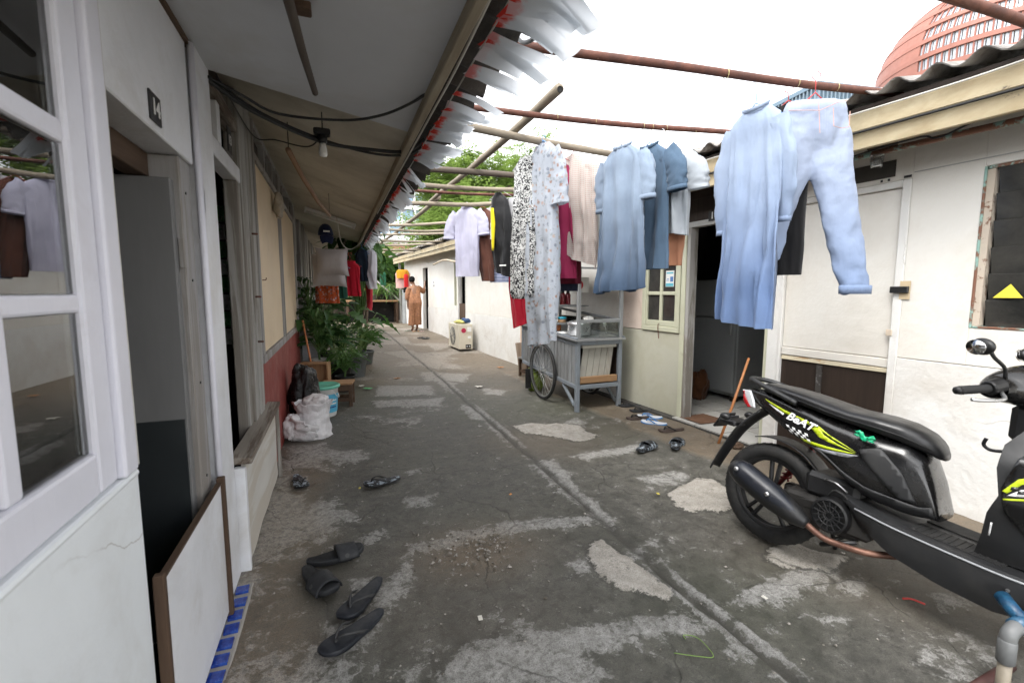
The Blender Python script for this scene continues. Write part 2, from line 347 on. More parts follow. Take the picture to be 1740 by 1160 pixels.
def make_floor():
    X0, X1 = -.62, 3.55
    ys = []; y = -.8
    while y < 20: ys.append(y); y += .022 if y < 5 else (.04 if y < 10 else .09)
    nx = 165; xs = [X0+(X1-X0)*i/(nx-1) for i in range(nx)]
    bb = [(min(p[0] for p in P)-.2, max(p[0] for p in P)+.2, min(p[1] for p in P)-.2, max(p[1] for p in P)+.2, P, wt) for P, wt in LIGHT]
    vs = []; li = []; br = []; mo = []; gu = []; fr = []
    for y in ys:
        gx = interp(GUTT, y)
        act = [b for b in bb if b[2] <= y <= b[3]]
        for x in xs:
            q = Vector((x, y, 0))
            wx = x+.05*noise.noise(q*5+Vector((3, 1, 7))); wy = y+.05*noise.noise(q*5+Vector((9, 4, 2)))
            s_ = -.3; f_ = -.3
            for b in act:
                if b[0] <= x <= b[1]:
                    sd_ = -poly_sd(x+.35*(wx-x), y+.35*(wy-y), b[4]) if b[5] >= 1.2 else -poly_sd(wx, wy, b[4])*b[5]
                    if b[5] >= 1.2: f_ = max(f_, sd_)
                    else: s_ = max(s_, sd_)
            big = noise.fractal(q*.9+Vector((5, 5, 0)), 1.0, 2.0, 4)
            far = smooth((y-5)/4)
            s_ = max(s_, -.10+.24*big*(.7+.4*far)+.04*far); lw_ = smooth((.25-x)/.7)*smooth((5-y)/1.5); s_ = max(s_, -.055+.16*big+.03*lw_) if lw_ > .3 else s_
            d = x-gx+.012*noise.noise(q*6)
            grv = exp(-(d/.019)**2)
            # cement lips either side of the drain line
            lip = max(exp(-((d-.042)/.022)**2), .8*exp(-((d+.046)/.022)**2))*(.5+.9*noise.noise(Vector((x*.5, y*1.7, 3))))
            s_ = max(s_, -.035+.11*lip)
            rw = rwx(y)-x; strip = smooth((.62-rw+.05*noise.noise(q*4))/.05) if y < 7 else smooth((.25-rw)/.1)*.6
            lstrip = smooth((.0-x+.12*noise.noise(q*2.2))/.25)*smooth((4.2-y)/.8)
            brown = max(strip*.9, .75*lstrip, .55*smooth(noise.noise(q*.7+Vector((1, 8, 3)))*1.6), .95*smooth((y-5)/3.5))
            dx, dy = x-.60, y-2.12; dirt = exp(-((dx/.30)**2+(dy/.24)**2))
            dirt2 = exp(-(((x-.55)/.7)**2+((y-6.9)/.5)**2))
            brown = max(brown, dirt, dirt2)
            moss = .8*exp(-((x-2.2)/.5)**2-((y-4.6)/.5)**2)+.6*smooth(noise.noise(q*1.1+Vector((7, 2, 1)))*1.3)*(1-lstrip)+.7*exp(-((x-.2)/.35)**2-((y-6.2)/1.2)**2)
            z = .010*noise.noise(q*1.3)+.0035*noise.noise(q*9)+.006*smooth((s_+.02)/.03)+.010*smooth((f_+.006)/.016)-.016*grv*(1-far*.5)+.006*lip*(1-grv)
            z += .012*dirt*noise.noise(q*14)-.012*dirt+.02*strip*(1-far)
            z += .0018*noise.noise(q*33)+.11*smooth((y-8.5)/5.5)
            vs.append((x, y, z)); li.append(s_); br.append(brown); mo.append(min(1, moss)); gu.append(grv); fr.append(f_)
    ny = len(ys); fs = [(k*nx+i, k*nx+i+1, (k+1)*nx+i+1, (k+1)*nx+i) for k in range(ny-1) for i in range(nx-1)]
    m = MB(); m.v = vs; m.f = fs; m.m = [0]*len(fs)
    n = NT('worn_damp_concrete')
    fine = n.noise(42, 8, .7); med = n.noise(9, 8, .68, None, .3); big = n.noise(1.7, 6, .6); grit = n.noise(260, 3, .6)
    speck = n.vor(120)
    med2 = n.noise(22, 8, .72, None, .6); vfine = n.noise(120, 6, .7)
    br_ = n.math('ADD', n.math('MULTIPLY', n.math('SUBTRACT', med, .5), .20), n.math('ADD', n.math('MULTIPLY', n.math('SUBTRACT', med2, .5), .20), n.math('MULTIPLY', n.math('SUBTRACT', fine, .5), .16)))
    L = n.math('ADD', n.attr('light'), br_)
    Lm = n.ramp(n.math('ADD', n.math('MULTIPLY', L, 4), .5), (.47, 0), (.56, .85), (.75, 1))
    Fm = n.ramp(n.math('ADD', n.math('MULTIPLY', n.math('ADD', n.attr('fresh'), n.math('MULTIPLY', br_, .42)), 14), .5), (.40, 0), (.55, 1))
    Fe = n.ramp(n.math('ADD', n.math('MULTIPLY', n.math('ADD', n.attr('fresh'), n.math('MULTIPLY', br_, .42)), 14), .5), (.12, 0), (.34, 1), (.42, 0))
    dark = n.mix(n.ramp(big, (.3, 0), (.7, 1)), (.042, .041, .034), (.092, .088, .073))
    dark = n.mix(n.ramp(med, (.35, 0), (.72, .9)), dark, (.165, .156, .134))
    dark = n.mix(n.ramp(med2, (.48, 0), (.62, .7)), dark, (.040, .038, .033))
    dark = n.mix(n.ramp(fine, (.58, 0), (.70, .6)), dark, (.22, .205, .175))
    dark = n.mix(n.math('MULTIPLY', n.attr('brown'), n.ramp(med2, (.3, .35), (.7, 1))), dark, (.225, .17, .115))
    dark = n.mix(n.math('MULTIPLY', n.attr('moss'), n.ramp(fine, (.3, .2), (.7, .8))), dark, (.070, .078, .038))
    light = n.mix(n.ramp(med2, (.3, 0), (.7, 1)), (.22, .215, .20), (.42, .41, .385))
    light = n.mix(n.math('MULTIPLY', n.attr('brown'), .5), light, (.34, .26, .18))
    light = n.mix(n.ramp(fine, (.50, 0), (.60, .75)), light, (.155, .148, .13))
    fresh = n.mix(n.ramp(fine, (.35, 0), (.7, 1)), (.37, .34, .30), (.48, .45, .40))
    fresh = n.mix(n.ramp(med, (.45, 0), (.68, .8)), fresh, (.26, .24, .20)); fresh = n.mix(n.ramp(med2, (.58, 0), (.66, .7)), fresh, (.15, .14, .12))
    col = n.mix(Lm, dark, light)
    col = n.mix(n.math('MULTIPLY', Fe, .7), col, (.035, .033, .028))
    col = n.mix(Fm, col, fresh)
    col = n.mix(n.math('MULTIPLY', n.attr('groove'), .9), col, (.042, .038, .031))
    col = n.mix(n.ramp(grit, (.35, .55), (.55, 0)), col, (.035, .033, .03))
    crack = n.vor(.55, 'DISTANCE_TO_EDGE', None); cr = n.new('TexVoronoi')
    # wandering hairline cracks
    wob = n.new('Mix'); wob.data_type = 'RGBA'; wob.blend_type = 'ADD'; wob.inputs[0].default_value = .25
    nn = n.new('TexNoise'); nn.inputs['Scale'].default_value = 3; nn.inputs['Detail'].default_value = 6; n.t.links.new(n.co(), nn.inputs['Vector'])
    n.t.links.new(n.co(), wob.inputs[6]); n.t.links.new(nn.outputs['Color'], wob.inputs[7])
    n.n.remove(cr); ck = n.vor(1.15, 'DISTANCE_TO_EDGE', wob.outputs[2])
    ckm = n.math('MULTIPLY', n.ramp(ck, (.0, 1), (.007, 0)), n.ramp(big, (.42, 0), (.55, 1)))
    col = n.mix(n.math('MULTIPLY', ckm, .6), col, (.03, .028, .024))
    n.set('Base Color', col)
    n.set('Roughness', n.mix(Lm, n.ramp(med, (.3, .50), (.7, .78)), (.88, .88, .88))); n.set('Specular IOR Level', .4)
    h = n.math('ADD', n.math('ADD', n.math('MULTIPLY', fine, .5), n.math('MULTIPLY', vfine, .4)), n.math('ADD', n.math('MULTIPLY', grit, .25), n.math('MULTIPLY', ckm, -.6)))
    n.set('Normal', n.bump(h, .6, .010))
    o = m.build('alley_floor', n.m, sm=True)
    for nm, arr in (('light', li), ('brown', br), ('moss', mo), ('groove', gu), ('fresh', fr)):
        a = o.data.attributes.new(nm, 'FLOAT', 'POINT'); a.data.foreach_set('value', arr)
    tag(o, 'worn damp concrete floor of the alley with pale patches and a drain line', 'alley floor', kind='structure')
make_floor()
# loose grit, chips and pebbles
def stone_mesh(r, m, c):
    k = rnd.uniform(.45, .8); a = rnd.uniform(0, 6)
    M = Matrix.Translation(c) @ Matrix.Rotation(a, 4, 'Z')
    vs = [(x*r*rnd.uniform(.7, 1.2), y*r*rnd.uniform(.7, 1.2)*.8, z*r*k) for x, y, z in ((1,0,0),(-1,0,0),(0,1,0),(0,-1,0),(0,0,1),(0,0,-.6),(.6,.6,.5),(-.6,-.6,.5))]
    m.add(vs, [(0,6,4),(0,2,6),(2,4,6),(2,1,4),(1,7,4),(1,3,7),(3,4,7),(3,0,4),(0,5,2),(2,5,1),(1,5,3),(3,5,0)], M)
gr = MB()
for i in range(700):
    if i < 430: x, y, r = .62+rnd.gauss(0, .13), 2.12+rnd.gauss(0, .10), .002+.011*rnd.random()**3
    elif i < 455: x, y, r = rnd.uniform(0, 1.3), 1.2+rnd.random()*1.6, rnd.uniform(.004, .010)
    else: y = 1.0+10*rnd.random()**2; x = rnd.uniform(-.35, 3.0); r = rnd.uniform(.002, .008)*(1+y*.08)
    stone_mesh(r, gr, (x, y, r*.25+.004))
tag(gr.build('gravel', MAT('mixed_grit', (.42, .39, .35), .9, .4, 60, .3, col2=(.10, .085, .065), amt=.52, s2=22)), 'loose pale grit and cement crumbs on the alley floor', 'gravel', kind='stuff')

# ================================================================ left row of rooms
XL = -.46
def wb(mb, name, mat, parent, **k):
    o = mb.build(name, mat, parent, **k); o.matrix_parent_inverse = parent.matrix_basis.inverted(); return o
def B(*a, **k): return MB().bx(*a, **k)
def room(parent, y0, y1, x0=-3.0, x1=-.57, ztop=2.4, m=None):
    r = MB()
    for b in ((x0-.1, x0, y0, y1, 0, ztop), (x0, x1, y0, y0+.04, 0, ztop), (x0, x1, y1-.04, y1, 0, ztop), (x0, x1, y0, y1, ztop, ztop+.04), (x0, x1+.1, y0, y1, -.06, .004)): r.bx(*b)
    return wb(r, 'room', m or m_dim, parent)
PITCH = .177
def sheet_mesh(name, x0, x1, zf, waves, mat, amp=.025, thick=.007, nx=10):
    """corrugated sheet: waves run along y, from x0 (eave) to x1; zf(x) height"""
    m = MB(); ny = waves*8+1
    for sgn in (1, -1):
        m.grid(lambda u, v: ((lerp(x0, x1, v)), u*waves*PITCH, zf(lerp(x0, x1, v))+amp*cos(2*pi*u*waves)+sgn*thick/2+.004*noise.noise(Vector((v*3, u*5, 1)))), ny, nx)
    n = ny*nx
    m.f += [(i, i+1, n+i+1, n+i) for i in range(ny-1)]; m.m += [0]*(ny-1)
    return m.mesh(name, mat, True)
def zroofL(x): return 2.145+(.65-x)*.285
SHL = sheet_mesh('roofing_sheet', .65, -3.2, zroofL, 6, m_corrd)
def roofL(parent, y0, y1):
    y = y0
    while y < y1-.05:
        o = inst('roofing_sheet', SHL, parent, (rnd.uniform(-.02, .02), y, rnd.uniform(-.004, .004))); o.matrix_parent_inverse = parent.matrix_basis.inverted(); y += PITCH*6-.0
def batten(parent, y0, y1):
    wb(MB().beam((.40, y0, 2.085), (.40, y1, 2.085), .035, .05), 'eave_batten', m_batten, parent, bev=.004)
m_batten = WOOD('dirty_cream_batten', (.42, .37, .28), (.24, .19, .13), .8, 'y', 1, .4)

# ---- room 14
A = thing('row_house', 'white rendered room with lilac paned window and door plate number 14', 'house', (XL, 0, 0))
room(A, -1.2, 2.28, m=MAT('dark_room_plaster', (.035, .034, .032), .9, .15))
wb(B(-.60, XL, -1.2, 1.33, 0, .86), 'wall', m_white, A, bev=.006)
wb(B(-.60, XL+.010, -1.2, 1.312, .848, .866), 'sill', m_white, A, bev=.008, segs=2)
wb(B(-.60, XL-.004, -1.2, 1.30, 2.085, 2.4), 'wall', m_white, A)
wb(B(-.60, XL-.004, 1.338, 2.035, 1.735, 2.4), 'wall', m_whiteb, A, bev=.004)
wb(B(-.60, XL-.002, 1.303, 1.338, .866, 2.4, j=.003), 'wall_edge', m_ply, A)
win = wb(B(-.56, -.448, 1.235, 1.302, .867, 2.08).bx(-.56, -.448, -1.2, 1.234, 2.0, 2.08), 'window', m_lilac, A, bev=.006, segs=2)
sash = B(-.498, -.462, 1.15, 1.232, .868, 1.998).bx(-.498, -.462, -.8, 1.149, .868, .957).bx(-.498, -.462, -.8, 1.149, 1.90, 1.998)
wb(sash, 'sash', m_lilac, win, bev=.008, segs=2)
zr = [(.957, 1.238), (1.276, 1.555), (1.60, 1.90)]; yc = [(.925, 1.149), (.655, .88), (.385, .61), (.115, .34), (-.155, .07), (-.425, -.20)]
for z0, z1 in ((1.239, 1.275), (1.556, 1.599)): wb(B(-.494, -.466, -.8, 1.149, z0, z1), 'glazing_bar', m_lilac, win, bev=.007, segs=2)
for (a, b), (c, d) in zip(yc, yc[1:]): wb(B(-.492, -.467, d, a, .957, 1.90), 'glazing_bar', m_lilac, win, bev=.007, segs=2)
for a, b in yc:
    for z0, z1 in zr: wb(B(-.480, -.476, a, b, z0, z1), 'pane', m_glass, win)
m_curt = MAT('green_curtain', (.02, .13, .09), .8, .3, 4)
wb(MB().grid(lambda u, v: (-.70+.03*sin(u*60), lerp(-.5, 1.0, u)-.35*(1-v)*u, lerp(1.35, 2.05, v)), 60, 8), 'curtain', m_curt, A, sm=True, solid=.003)
wb(B(-.62, -.56, 1.345, 2.03, 1.655, 1.733), 'door_head', m_brownwood_y, A, bev=.003)
wb(B(-.60, -.475, 1.90, 2.03, .004, 1.733, j=.002), 'door_jamb', m_greywood, A, bev=.004)
wb(B(-.60, -.53, 1.338, 1.36, .004, 1.733), 'door_jamb', m_greywood, A)
dl = wb(B(-1.18, -.492, 1.858, 1.896, .05, 1.65), 'door', m_greypaint, A, bev=.003)
wb(B(-1.17, -.50, 1.853, 1.8575, .06, .845), 'kick_plate', m_darkmetal, dl)
wb(MB().tube([(-1.18, 1.846, .80), (-1.18, 1.82, .80), (-1.10, 1.82, .80), (-1.10, 1.846, .80)], .006, 8), 'handle', m_rust, dl, sm=True)
wb(B(-.480, -.4735, 1.90, 1.935, 1.36, 1.46).bx(-.491, -.474, 1.890, 1.900, 1.36, 1.46), 'hinge', m_greywood, dl, bev=.002)
for z in (1.62, 1.32, .95, .6, .3): wb(MB().lathe([(.005, 0), (.005, .004)], 8, frame((0,1,0), (0,0,1), (1,0,0), (-.476, 1.965+rnd.uniform(-.02, .02), z))), 'nail', m_signb, A)
p14 = wb(B(-.464, -.458, 1.612, 1.700, 1.757, 1.838), 'number_plate', m_signb, A, bev=.002)
lt = lettering('numerals', '14', .062, m_signw, p14, frame((0,1,0), (0,0,1), (1,0,0), (-.4572, 1.656, 1.797)), bold=.001)
lt.matrix_parent_inverse = A.matrix_basis.inverted() @ Matrix()
lt.matrix_parent_inverse = Matrix(); lt.location = (0,0,0)
wb(B(-.58, -.448, 2.068, 2.30, .004, 2.33), 'post', m_whiteb, A, bev=.008, segs=2)
wb(MB().tube([(-.452, 2.05, .004), (-.452, 2.05, 2.16)], .012, 8), 'post_pipe', m_lilac, A, sm=True)
wb(B(-.452, -.448, 2.09, 2.10, 1.58, 1.66), 'strike_plate', m_signb, A)
wb(B(-.505, -.452, 1.365, 2.06, 0, .028), 'doorstep', m_white, A, bev=.004)
m_bluet = MAT('cobalt_glazed_tile', (.012, .035, .26), .2, .3, 14, .15, 40, .003, col2=(.03, .10, .42), amt=.45, s2=30, soft=.1, col3=(.22, .12, .10), amt3=.30, s3=40)
TL = MB().bx(-.024, .024, -.025, .025, -.006, .009).mesh('mosaic_tile', m_bluet)
for i, y in enumerate((2.155, 2.068, 1.985, 1.905, 1.825, 1.745, 1.665, 1.585, 1.505)):
    o = inst('mosaic_tile', TL, A, (-.418+rnd.uniform(-.004, .004), y, .008), (rnd.uniform(-.03, .03), rnd.uniform(-.03, .03), rnd.uniform(-.06, .06))); o.matrix_parent_inverse = A.matrix_basis.inverted()
wb(B(-.451, -.382, 1.45, 2.21, -.02, .008), 'tile_bed', MAT('tile_bed_cement', (.33, .31, .28), .9, .2), A, bev=.006)
cl = MB(); cl.add([(XL-.1, -1.2, 2.172), (XL-.1, 2.25, 2.178), (.39, 2.56, 2.108), (.39, -1.2, 2.108), (XL-.1, -1.2, 2.182), (XL-.1, 2.25, 2.188), (.39, 2.56, 2.118), (.39, -1.2, 2.118)],
    [(0,1,2,3), (7,6,5,4), (1,5,6,2), (0,4,5,1), (3,2,6,7), (0,3,7,4)])
wb(cl, 'ceiling_board', m_ceilw, A)
wb(B(XL-.1, XL+.006, -1.2, 2.2, 2.15, 2.17), 'ceiling_trim', m_brownwood_y, A)
batten(A, -1.2, 2.555)
roofL(A, -1.24, 2.2)

bar = thing('doorway_barrier', 'white panel edged in brown wood closing the foot of doorway 14', 'barrier', (XL, 1.68, 0))
wb(B(-.447, -.437, 1.366, 1.985, .034, .55), 'panel', m_whiteb, bar)
wb(B(-.459, -.432, 1.342, 1.365, .0, .568, j=.002), 'post', m_brownwood, bar, bev=.003)
wb(B(-.452, -.424, 1.986, 2.016, .0, .575, j=.002), 'post', m_brownwood, bar, bev=.003)
wb(B(-.452, -.434, 1.366, 1.985, .551, .558, j=.001), 'top_rail', m_brownwood_y, bar)

# ---- room 13
Bh = thing('row_house', 'narrow dark shop doorway in grey timber with plate number 13', 'house', (XL, 2.8, 0))
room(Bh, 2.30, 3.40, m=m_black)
wb(B(-.53, -.462, 2.302, 3.02, 1.865, 1.945), 'transom_rail', m_whiteb, Bh, bev=.004)
wb(B(-.53, -.462, 2.302, 3.02, 2.13, 2.19), 'transom_rail', m_oldwood_y, Bh, bev=.004)
wb(B(-.53, -.465, 2.50, 2.56, 1.946, 2.13), 'transom_post', m_whiteb, Bh, bev=.003)
wb(B(-.53, -.465, 2.88, 2.96, .004, 1.864), 'door_jamb', m_oldwood, Bh, bev=.004)
wb(B(-.53, -.455, 2.965, 3.13, .004, 2.36, j=.003), 'plank', m_oldwood, Bh, bev=.004)
wb(B(-.53, -.448, 3.135, 3.28, .004, 2.36, j=.003), 'plank', m_oldwood, Bh, bev=.004)
wb(B(-.53, -.458, 3.285, 3.40, .004, 2.36, j=.003), 'plank', m_oldwood, Bh, bev=.004)
wb(B(-.60, -.531, 2.302, 3.4, 2.19, 2.5), 'wall', m_dkwood, Bh)
wb(B(-.60, -.565, 2.30, 2.34, 0, 1.86).bx(-.60, -.565, 2.86, 2.9, 0, 1.86), 'door_lining', m_dkwood, Bh)
wb(B(-.62, -.575, 2.80, 2.86, .1, 1.86), 'door', MAT('red_brown_door', (.075, .03, .018), .6), Bh)
for z in (1.25, 1.62, .98): wb(MB().lathe([(.006, 0), (.006, .03), (.002, .034)], 8, frame((0,1,0), (0,0,1), (1,0,0), (-.450, 3.16, z))), 'bolt', m_rust, Bh, sm=True)
p13 = wb(B(-.460, -.455, 2.66, 2.75, 1.955, 2.075), 'number_plate', m_signb, Bh, bev=.002)
lt = lettering('numerals', '13', .062, m_signw, p13, frame((0,1,0), (0,0,1), (1,0,0), (-.4542, 2.705, 2.015)), bold=.001)
def boards(parent, y0, y1, zw, ze, mat, w_=.6):
    y = y0
    while y < y1-.01:
        b = min(y1, y+w_)-.006; d = rnd.uniform(-.004, .004)
        m = MB(); m.add([(XL-.1, y, zw+.03+d), (XL-.1, b, zw+.03+d), (.39, b, ze+d), (.39, y, ze+d), (XL-.1, y, zw+.04+d), (XL-.1, b, zw+.04+d), (.39, b, ze+.01+d), (.39, y, ze+.01+d)],
                        [(0,1,2,3), (7,6,5,4), (1,5,6,2), (0,4,5,1), (3,2,6,7), (0,3,7,4)])
        wb(m, 'ceiling_board', mat, parent); y += w_
boards(Bh, 2.28, 3.42, 2.37, 2.11, m_ceilc, .57)
batten(Bh, 2.558, 3.44); roofL(Bh, 2.3, 3.3)
b13 = thing('doorway_barrier', 'peeling white plywood board with a plank top below plate 13', 'barrier', (XL+.04, 2.9, 0))
wb(MB().grid(lambda u, v: (-.425+.006*noise.noise(Vector((u*4, v*2, 0))), lerp(2.36, 3.47, u), lerp(.03, .498, v)), 30, 14), 'panel', m_ply, b13, solid=.016)
wb(B(-.475, -.385, 2.335, 3.50, .502, .535, j=.006), 'top_plank', m_oldwood_y, b13, bev=.004)
wb(B(-.415, -.395, 3.475, 3.51, .0, .50, j=.003), 'post', m_oldwood, b13, bev=.003)
wb(B(-.455, -.41, 2.315, 2.352, .0, .49, j=.003), 'post', m_whiteb, b13, bev=.003)
sn = thing('snack_packet_strip', 'strip of small green snack packets hanging in dark doorway 13', 'snacks', (-.575, 3.12, 1.85))
m_pkt = [MAT('green_packet_foil', (.02, .13, .035), .3, .4, 20, .3, 30, .01, col2=(.35, .4, .3), amt=.36, s2=25), MAT('clear_packet_foil', (.22, .23, .22), .25, .4, 20, .3, 30, .01, col2=(.02, .12, .03), amt=.4, s2=25)]
wb(MB().tube([(-.575, 3.12, 1.86), (-.575, 3.12, .95)], .002, 5), 'string', m_whtcable, sn)
for i in range(8):
    for s_ in (-1, 1):
        wb(MB().grid(lambda u, v: (-.575+s_*.030+(u-.5)*.058, 3.115+.012*sin(u*pi)*sin(v*pi)*(1 if v else 1)-.004, 1.72-i*.10+(v-.5)*.09), 6, 6), 'packet', m_pkt[(i+(s_ > 0)) % 2], sn, sm=True, solid=.004)

# ---- cream and red room
Ch = thing('row_house', 'room front with cream panels above a brick red painted base', 'house', (XL, 5, 0))
wb(B(-.62, XL, 3.41, 6.62, -.02, .80), 'wall_base', m_red, Ch, bev=.005)
wb(B(-.62, -.50, 3.41, 6.62, .80, 2.5), 'wall', m_dkwood, Ch)
wb(B(-.50, -.452, 3.44, 6.58, .802, .862, j=.003), 'sill', m_greywood, Ch, bev=.004)
for a, b in ((3.475, 4.80), (4.955, 6.50)): wb(B(-.499, -.468, a, b, .864, 2.13), 'panel', m_cream, Ch, bev=.003)
for a, b in ((3.42, 3.472), (4.804, 4.84), (4.915, 4.952), (6.503, 6.575)): wb(B(-.50, -.452, a, b, .864, 2.36, j=.002), 'upright', m_greywood, Ch, bev=.004)
wb(B(-.50, -.466, 4.842, 4.913, .98, 2.13), 'gap_strip', m_dkwood, Ch)
wb(B(-.50, -.453, 3.474, 6.50, 2.132, 2.175), 'rail', m_greywood, Ch, bev=.003)
wb(B(-.50, -.453, 3.474, 6.50, 2.33, 2.37), 'rail', m_greywood, Ch, bev=.003)
for y in (4.0, 4.45, 5.3, 5.9): wb(B(-.50, -.46, y, y+.04, 2.176, 2.33), 'mullion', m_greywood, Ch)
wb(MB().tube([(-.466, 3.62, 1.36), (-.445, 3.62, 1.36), (-.44, 3.62, 1.375)], .004, 6), 'hook', m_rust, Ch)
boards(Ch, 3.42, 6.62, 2.37, 2.11, m_ceilc, .64)
batten(Ch, 3.442, 6.62); roofL(Ch, 3.37, 6.5)
# ---- far grey room behind the plants
Dh = thing('row_house', 'far grey timber room front behind the potted plants', 'house', (XL, 9, 0))
for i in range(18):
    y = 6.625+i*.45
    if i in (1, 2, 8, 9): continue
    wb(B(-.60, -.455-rnd.uniform(0, .03), y, y+.446, 0, 2.5), 'plank', [m_greywood, m_oldwood, m_greypaint][i % 3], Dh, bev=.004)
for a in (7.075, 10.225): wb(B(-.60, -.53, a, a+.895, 1.85, 2.5), 'lintel', m_greywood, Dh)
wb(B(-.60, -.56, 7.40, 7.97, .02, 1.849), 'door', m_brownwood, Dh)
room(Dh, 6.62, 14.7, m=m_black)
boards(Dh, 6.62, 14.6, 2.37, 2.11, m_ceilc, .8)
batten(Dh, 6.622, 14.6); roofL(Dh, 6.56, 14.5)

# ================================================================ right row of rooms
RA = math.atan(.052)
RM = Matrix.Translation((3.35, 0, 0)) @ Matrix.Rotation(RA, 4, 'Z')
def RW(x, u, z=0): return RM @ Vector((x, u, z))
def rthing(name, label, cat, u0, x0=0, z0=0, group=None):
    o = thing(name, label, cat, RW(x0, u0, z0), RA, group); o['_o'] = 0; del o['_o']; return o
def rb(mb, name, mat, parent, **k):
    """mesh given in row coordinates (x into the room, u along the row, z up)"""
    o = mb.build(name, mat, parent, **k); o.matrix_parent_inverse = Matrix() if parent.parent else parent.matrix_basis.inverted() @ RM; return o
def zr_(u): return 2.335+.012*u
m_wallw = MAT('white_wall_paint', (.74, .715, .66), .6, .05, 1.6, .5, 12, .010, col2=(.65, .61, .54), amt=.42, s2=1.6, soft=.14, col3=(.42, .34, .25), amt3=.265, s3=8)
m_wallw2 = MAT('chalk_white_wall_paint', (.72, .71, .68), .6, .05, 2, .6, 12, .012, col2=(.60, .57, .52), amt=.42, s2=2, soft=.12, col3=(.36, .31, .26), amt3=.285, s3=7, crack=1.1)
m_fascia = MAT('pale_yellow_fascia', (.45, .385, .255), .75, .12, 3, .3, 25, .004, col2=(.30, .235, .135), amt=.50, s2=3.0, soft=.12, col3=(.09, .07, .05), amt3=.30, s3=12, st=(1, .5, 1))
m_green = MAT('pale_green_wall_paint', (.50, .49, .40), .6, .08, 2, .3, 25, .004, col2=(.40, .38, .27), amt=.4, s2=2, soft=.15, col3=(.26, .21, .14), amt3=.22, s3=10)
m_greenw = MAT('pale_green_gloss', (.52, .52, .39), .45, .06, 5, .15, col2=(.38, .35, .25), amt=.33, s2=9, soft=.06)
m_tealrust = MAT('flaking_teal_paint', (.28, .45, .40), .6, .15, 8, .4, 60, .004, col2=(.19, .085, .05), amt=.52, s2=8, soft=.03)
m_dglass = MAT('dusty_dark_glass', (.030, .030, .028), .16, .25, 3, .03, spec=.6, col2=(.07, .066, .058), amt=.46, s2=3, soft=.15)
m_whitepap = MAT('white_paper', (.75, .75, .72), .7, .04, bump=0); m_cyanpap = MAT('cyan_print', (.12, .45, .55), .7, .1, bump=0)
m_greyu = MAT('grey_under_eave_board', (.42, .42, .40), .8, .1, 2, .1)

SHR = sheet_mesh('roofing_sheet', -.46, 3.2, lambda x: (x+.46)*.22, 6, m_corr)
def roofR(parent, u0, u1):
    u = u0
    while u < u1-.05:
        o = inst('roofing_sheet', SHR, parent, (rnd.uniform(-.015, .015), u, zr_(u)+.025), (.012, 0, 0)); o.matrix_parent_inverse = parent.matrix_basis.inverted() @ RM; u += PITCH*6
def fascia(parent, u0, u1):
    def sl(x0, x1, za, zb):
        m = MB(); m.add([(x, u, zr_(u)+z) for u in (u0, u1) for x in (x0, x1) for z in (za, zb)], [(0,1,3,2), (4,6,7,5), (0,4,5,1), (2,3,7,6), (1,5,7,3), (0,2,6,4)]); return m
    rb(sl(-.385, -.355, -.262, -.168), 'fascia_board', m_fascia, parent, bev=.004)
    rb(sl(-.400, -.375, -.160, -.055), 'fascia_board', m_fascia, parent, bev=.004)
    rb(sl(-.372, -.352, -.166, -.02), 'fascia_backing', m_dkwood, parent)
    rb(sl(-.351, .0, -.10, -.09), 'soffit', m_greyu, parent)

# ---- white room with louvre window
R1 = rthing('row_house', 'white painted room with louvre window and plank door beside the motor scooter', 'house', 1)
def wallp(parent, boxes, mat, name='wall'):
    m = MB()
    for b in boxes: m.bx(*b)
    return rb(m, name, mat, parent, bev=.003)
wallp(R1, [(0, .1, -1.5, .84, .875, 2.45), (0, .1, 1.51, 1.838, .875, 2.45), (0, .1, .84, 1.51, .875, 1.08), (0, .1, .84, 1.51, 1.945, 2.45)], m_wallw)
wallp(R1, [(-.006, .1, -1.5, 1.838, -.03, .871)], m_wallw2)
wallp(R1, [(.0, .1, 1.838, 2.715, 1.955, 2.45)], m_wallw)
wallp(R1, [(-.004, .1, 2.64, 2.735, -.03, 1.953)], m_wallw2)
rb(MB().bx(.1, 3.2, -1.5, -1.45, 0, 2.6).bx(3.1, 3.2, -1.5, 2.72, 0, 2.6).bx(.1, 3.1, 2.70, 2.732, 0, 2.45).bx(.1, 3.2, -1.5, 2.73, -.05, .0), 'room', m_dim, R1)
lw = rb(MB().bx(-.003, .06, 1.500, 1.511, 1.082, 1.943).bx(-.004, .06, .84, 1.494, 1.928, 1.943).bx(-.004, .06, .84, 1.494, 1.082, 1.092), 'louvre_window', m_tealrust, R1, bev=.002)
rb(MB().bx(.004, .05, 1.468, 1.498, 1.093, 1.927, j=.002), 'louvre_channel', MAT('flaking_cream_paint', (.55, .47, .38), .7, .1, col2=(.2, .1, .06), amt=.42, s2=14, soft=.03), lw)
for i in range(6):
    z = 1.160+i*.140
    rb(MB().box((.022, 1.155, z), (.005, .60, .152), Matrix.Rotation(radians(-14), 3, 'Y')), 'louvre_blade', m_dglass, lw, bev=.001)
st = rb(MB().prism([(-.058, -.036), (.058, -.036), (0, .038)], 0, .0008, frame((0, -1, 0), (.24, 0, .97), (-.97, 0, .24), (-.0025, 1.362, 1.283))), 'warning_sticker', MAT('yellow_print', (.65, .55, .03), .5, .05, bump=0), lw)
rb(MB().prism([(-.012, -.012), (.012, -.012), (.014, .004), (0, .014), (-.014, .004)], .0009, .0014, frame((0, -1, 0), (.24, 0, .97), (-.97, 0, .24), (-.0025, 1.362, 1.28))), 'sticker_mark', MAT('olive_print', (.25, .28, .02), .5, bump=0), st)
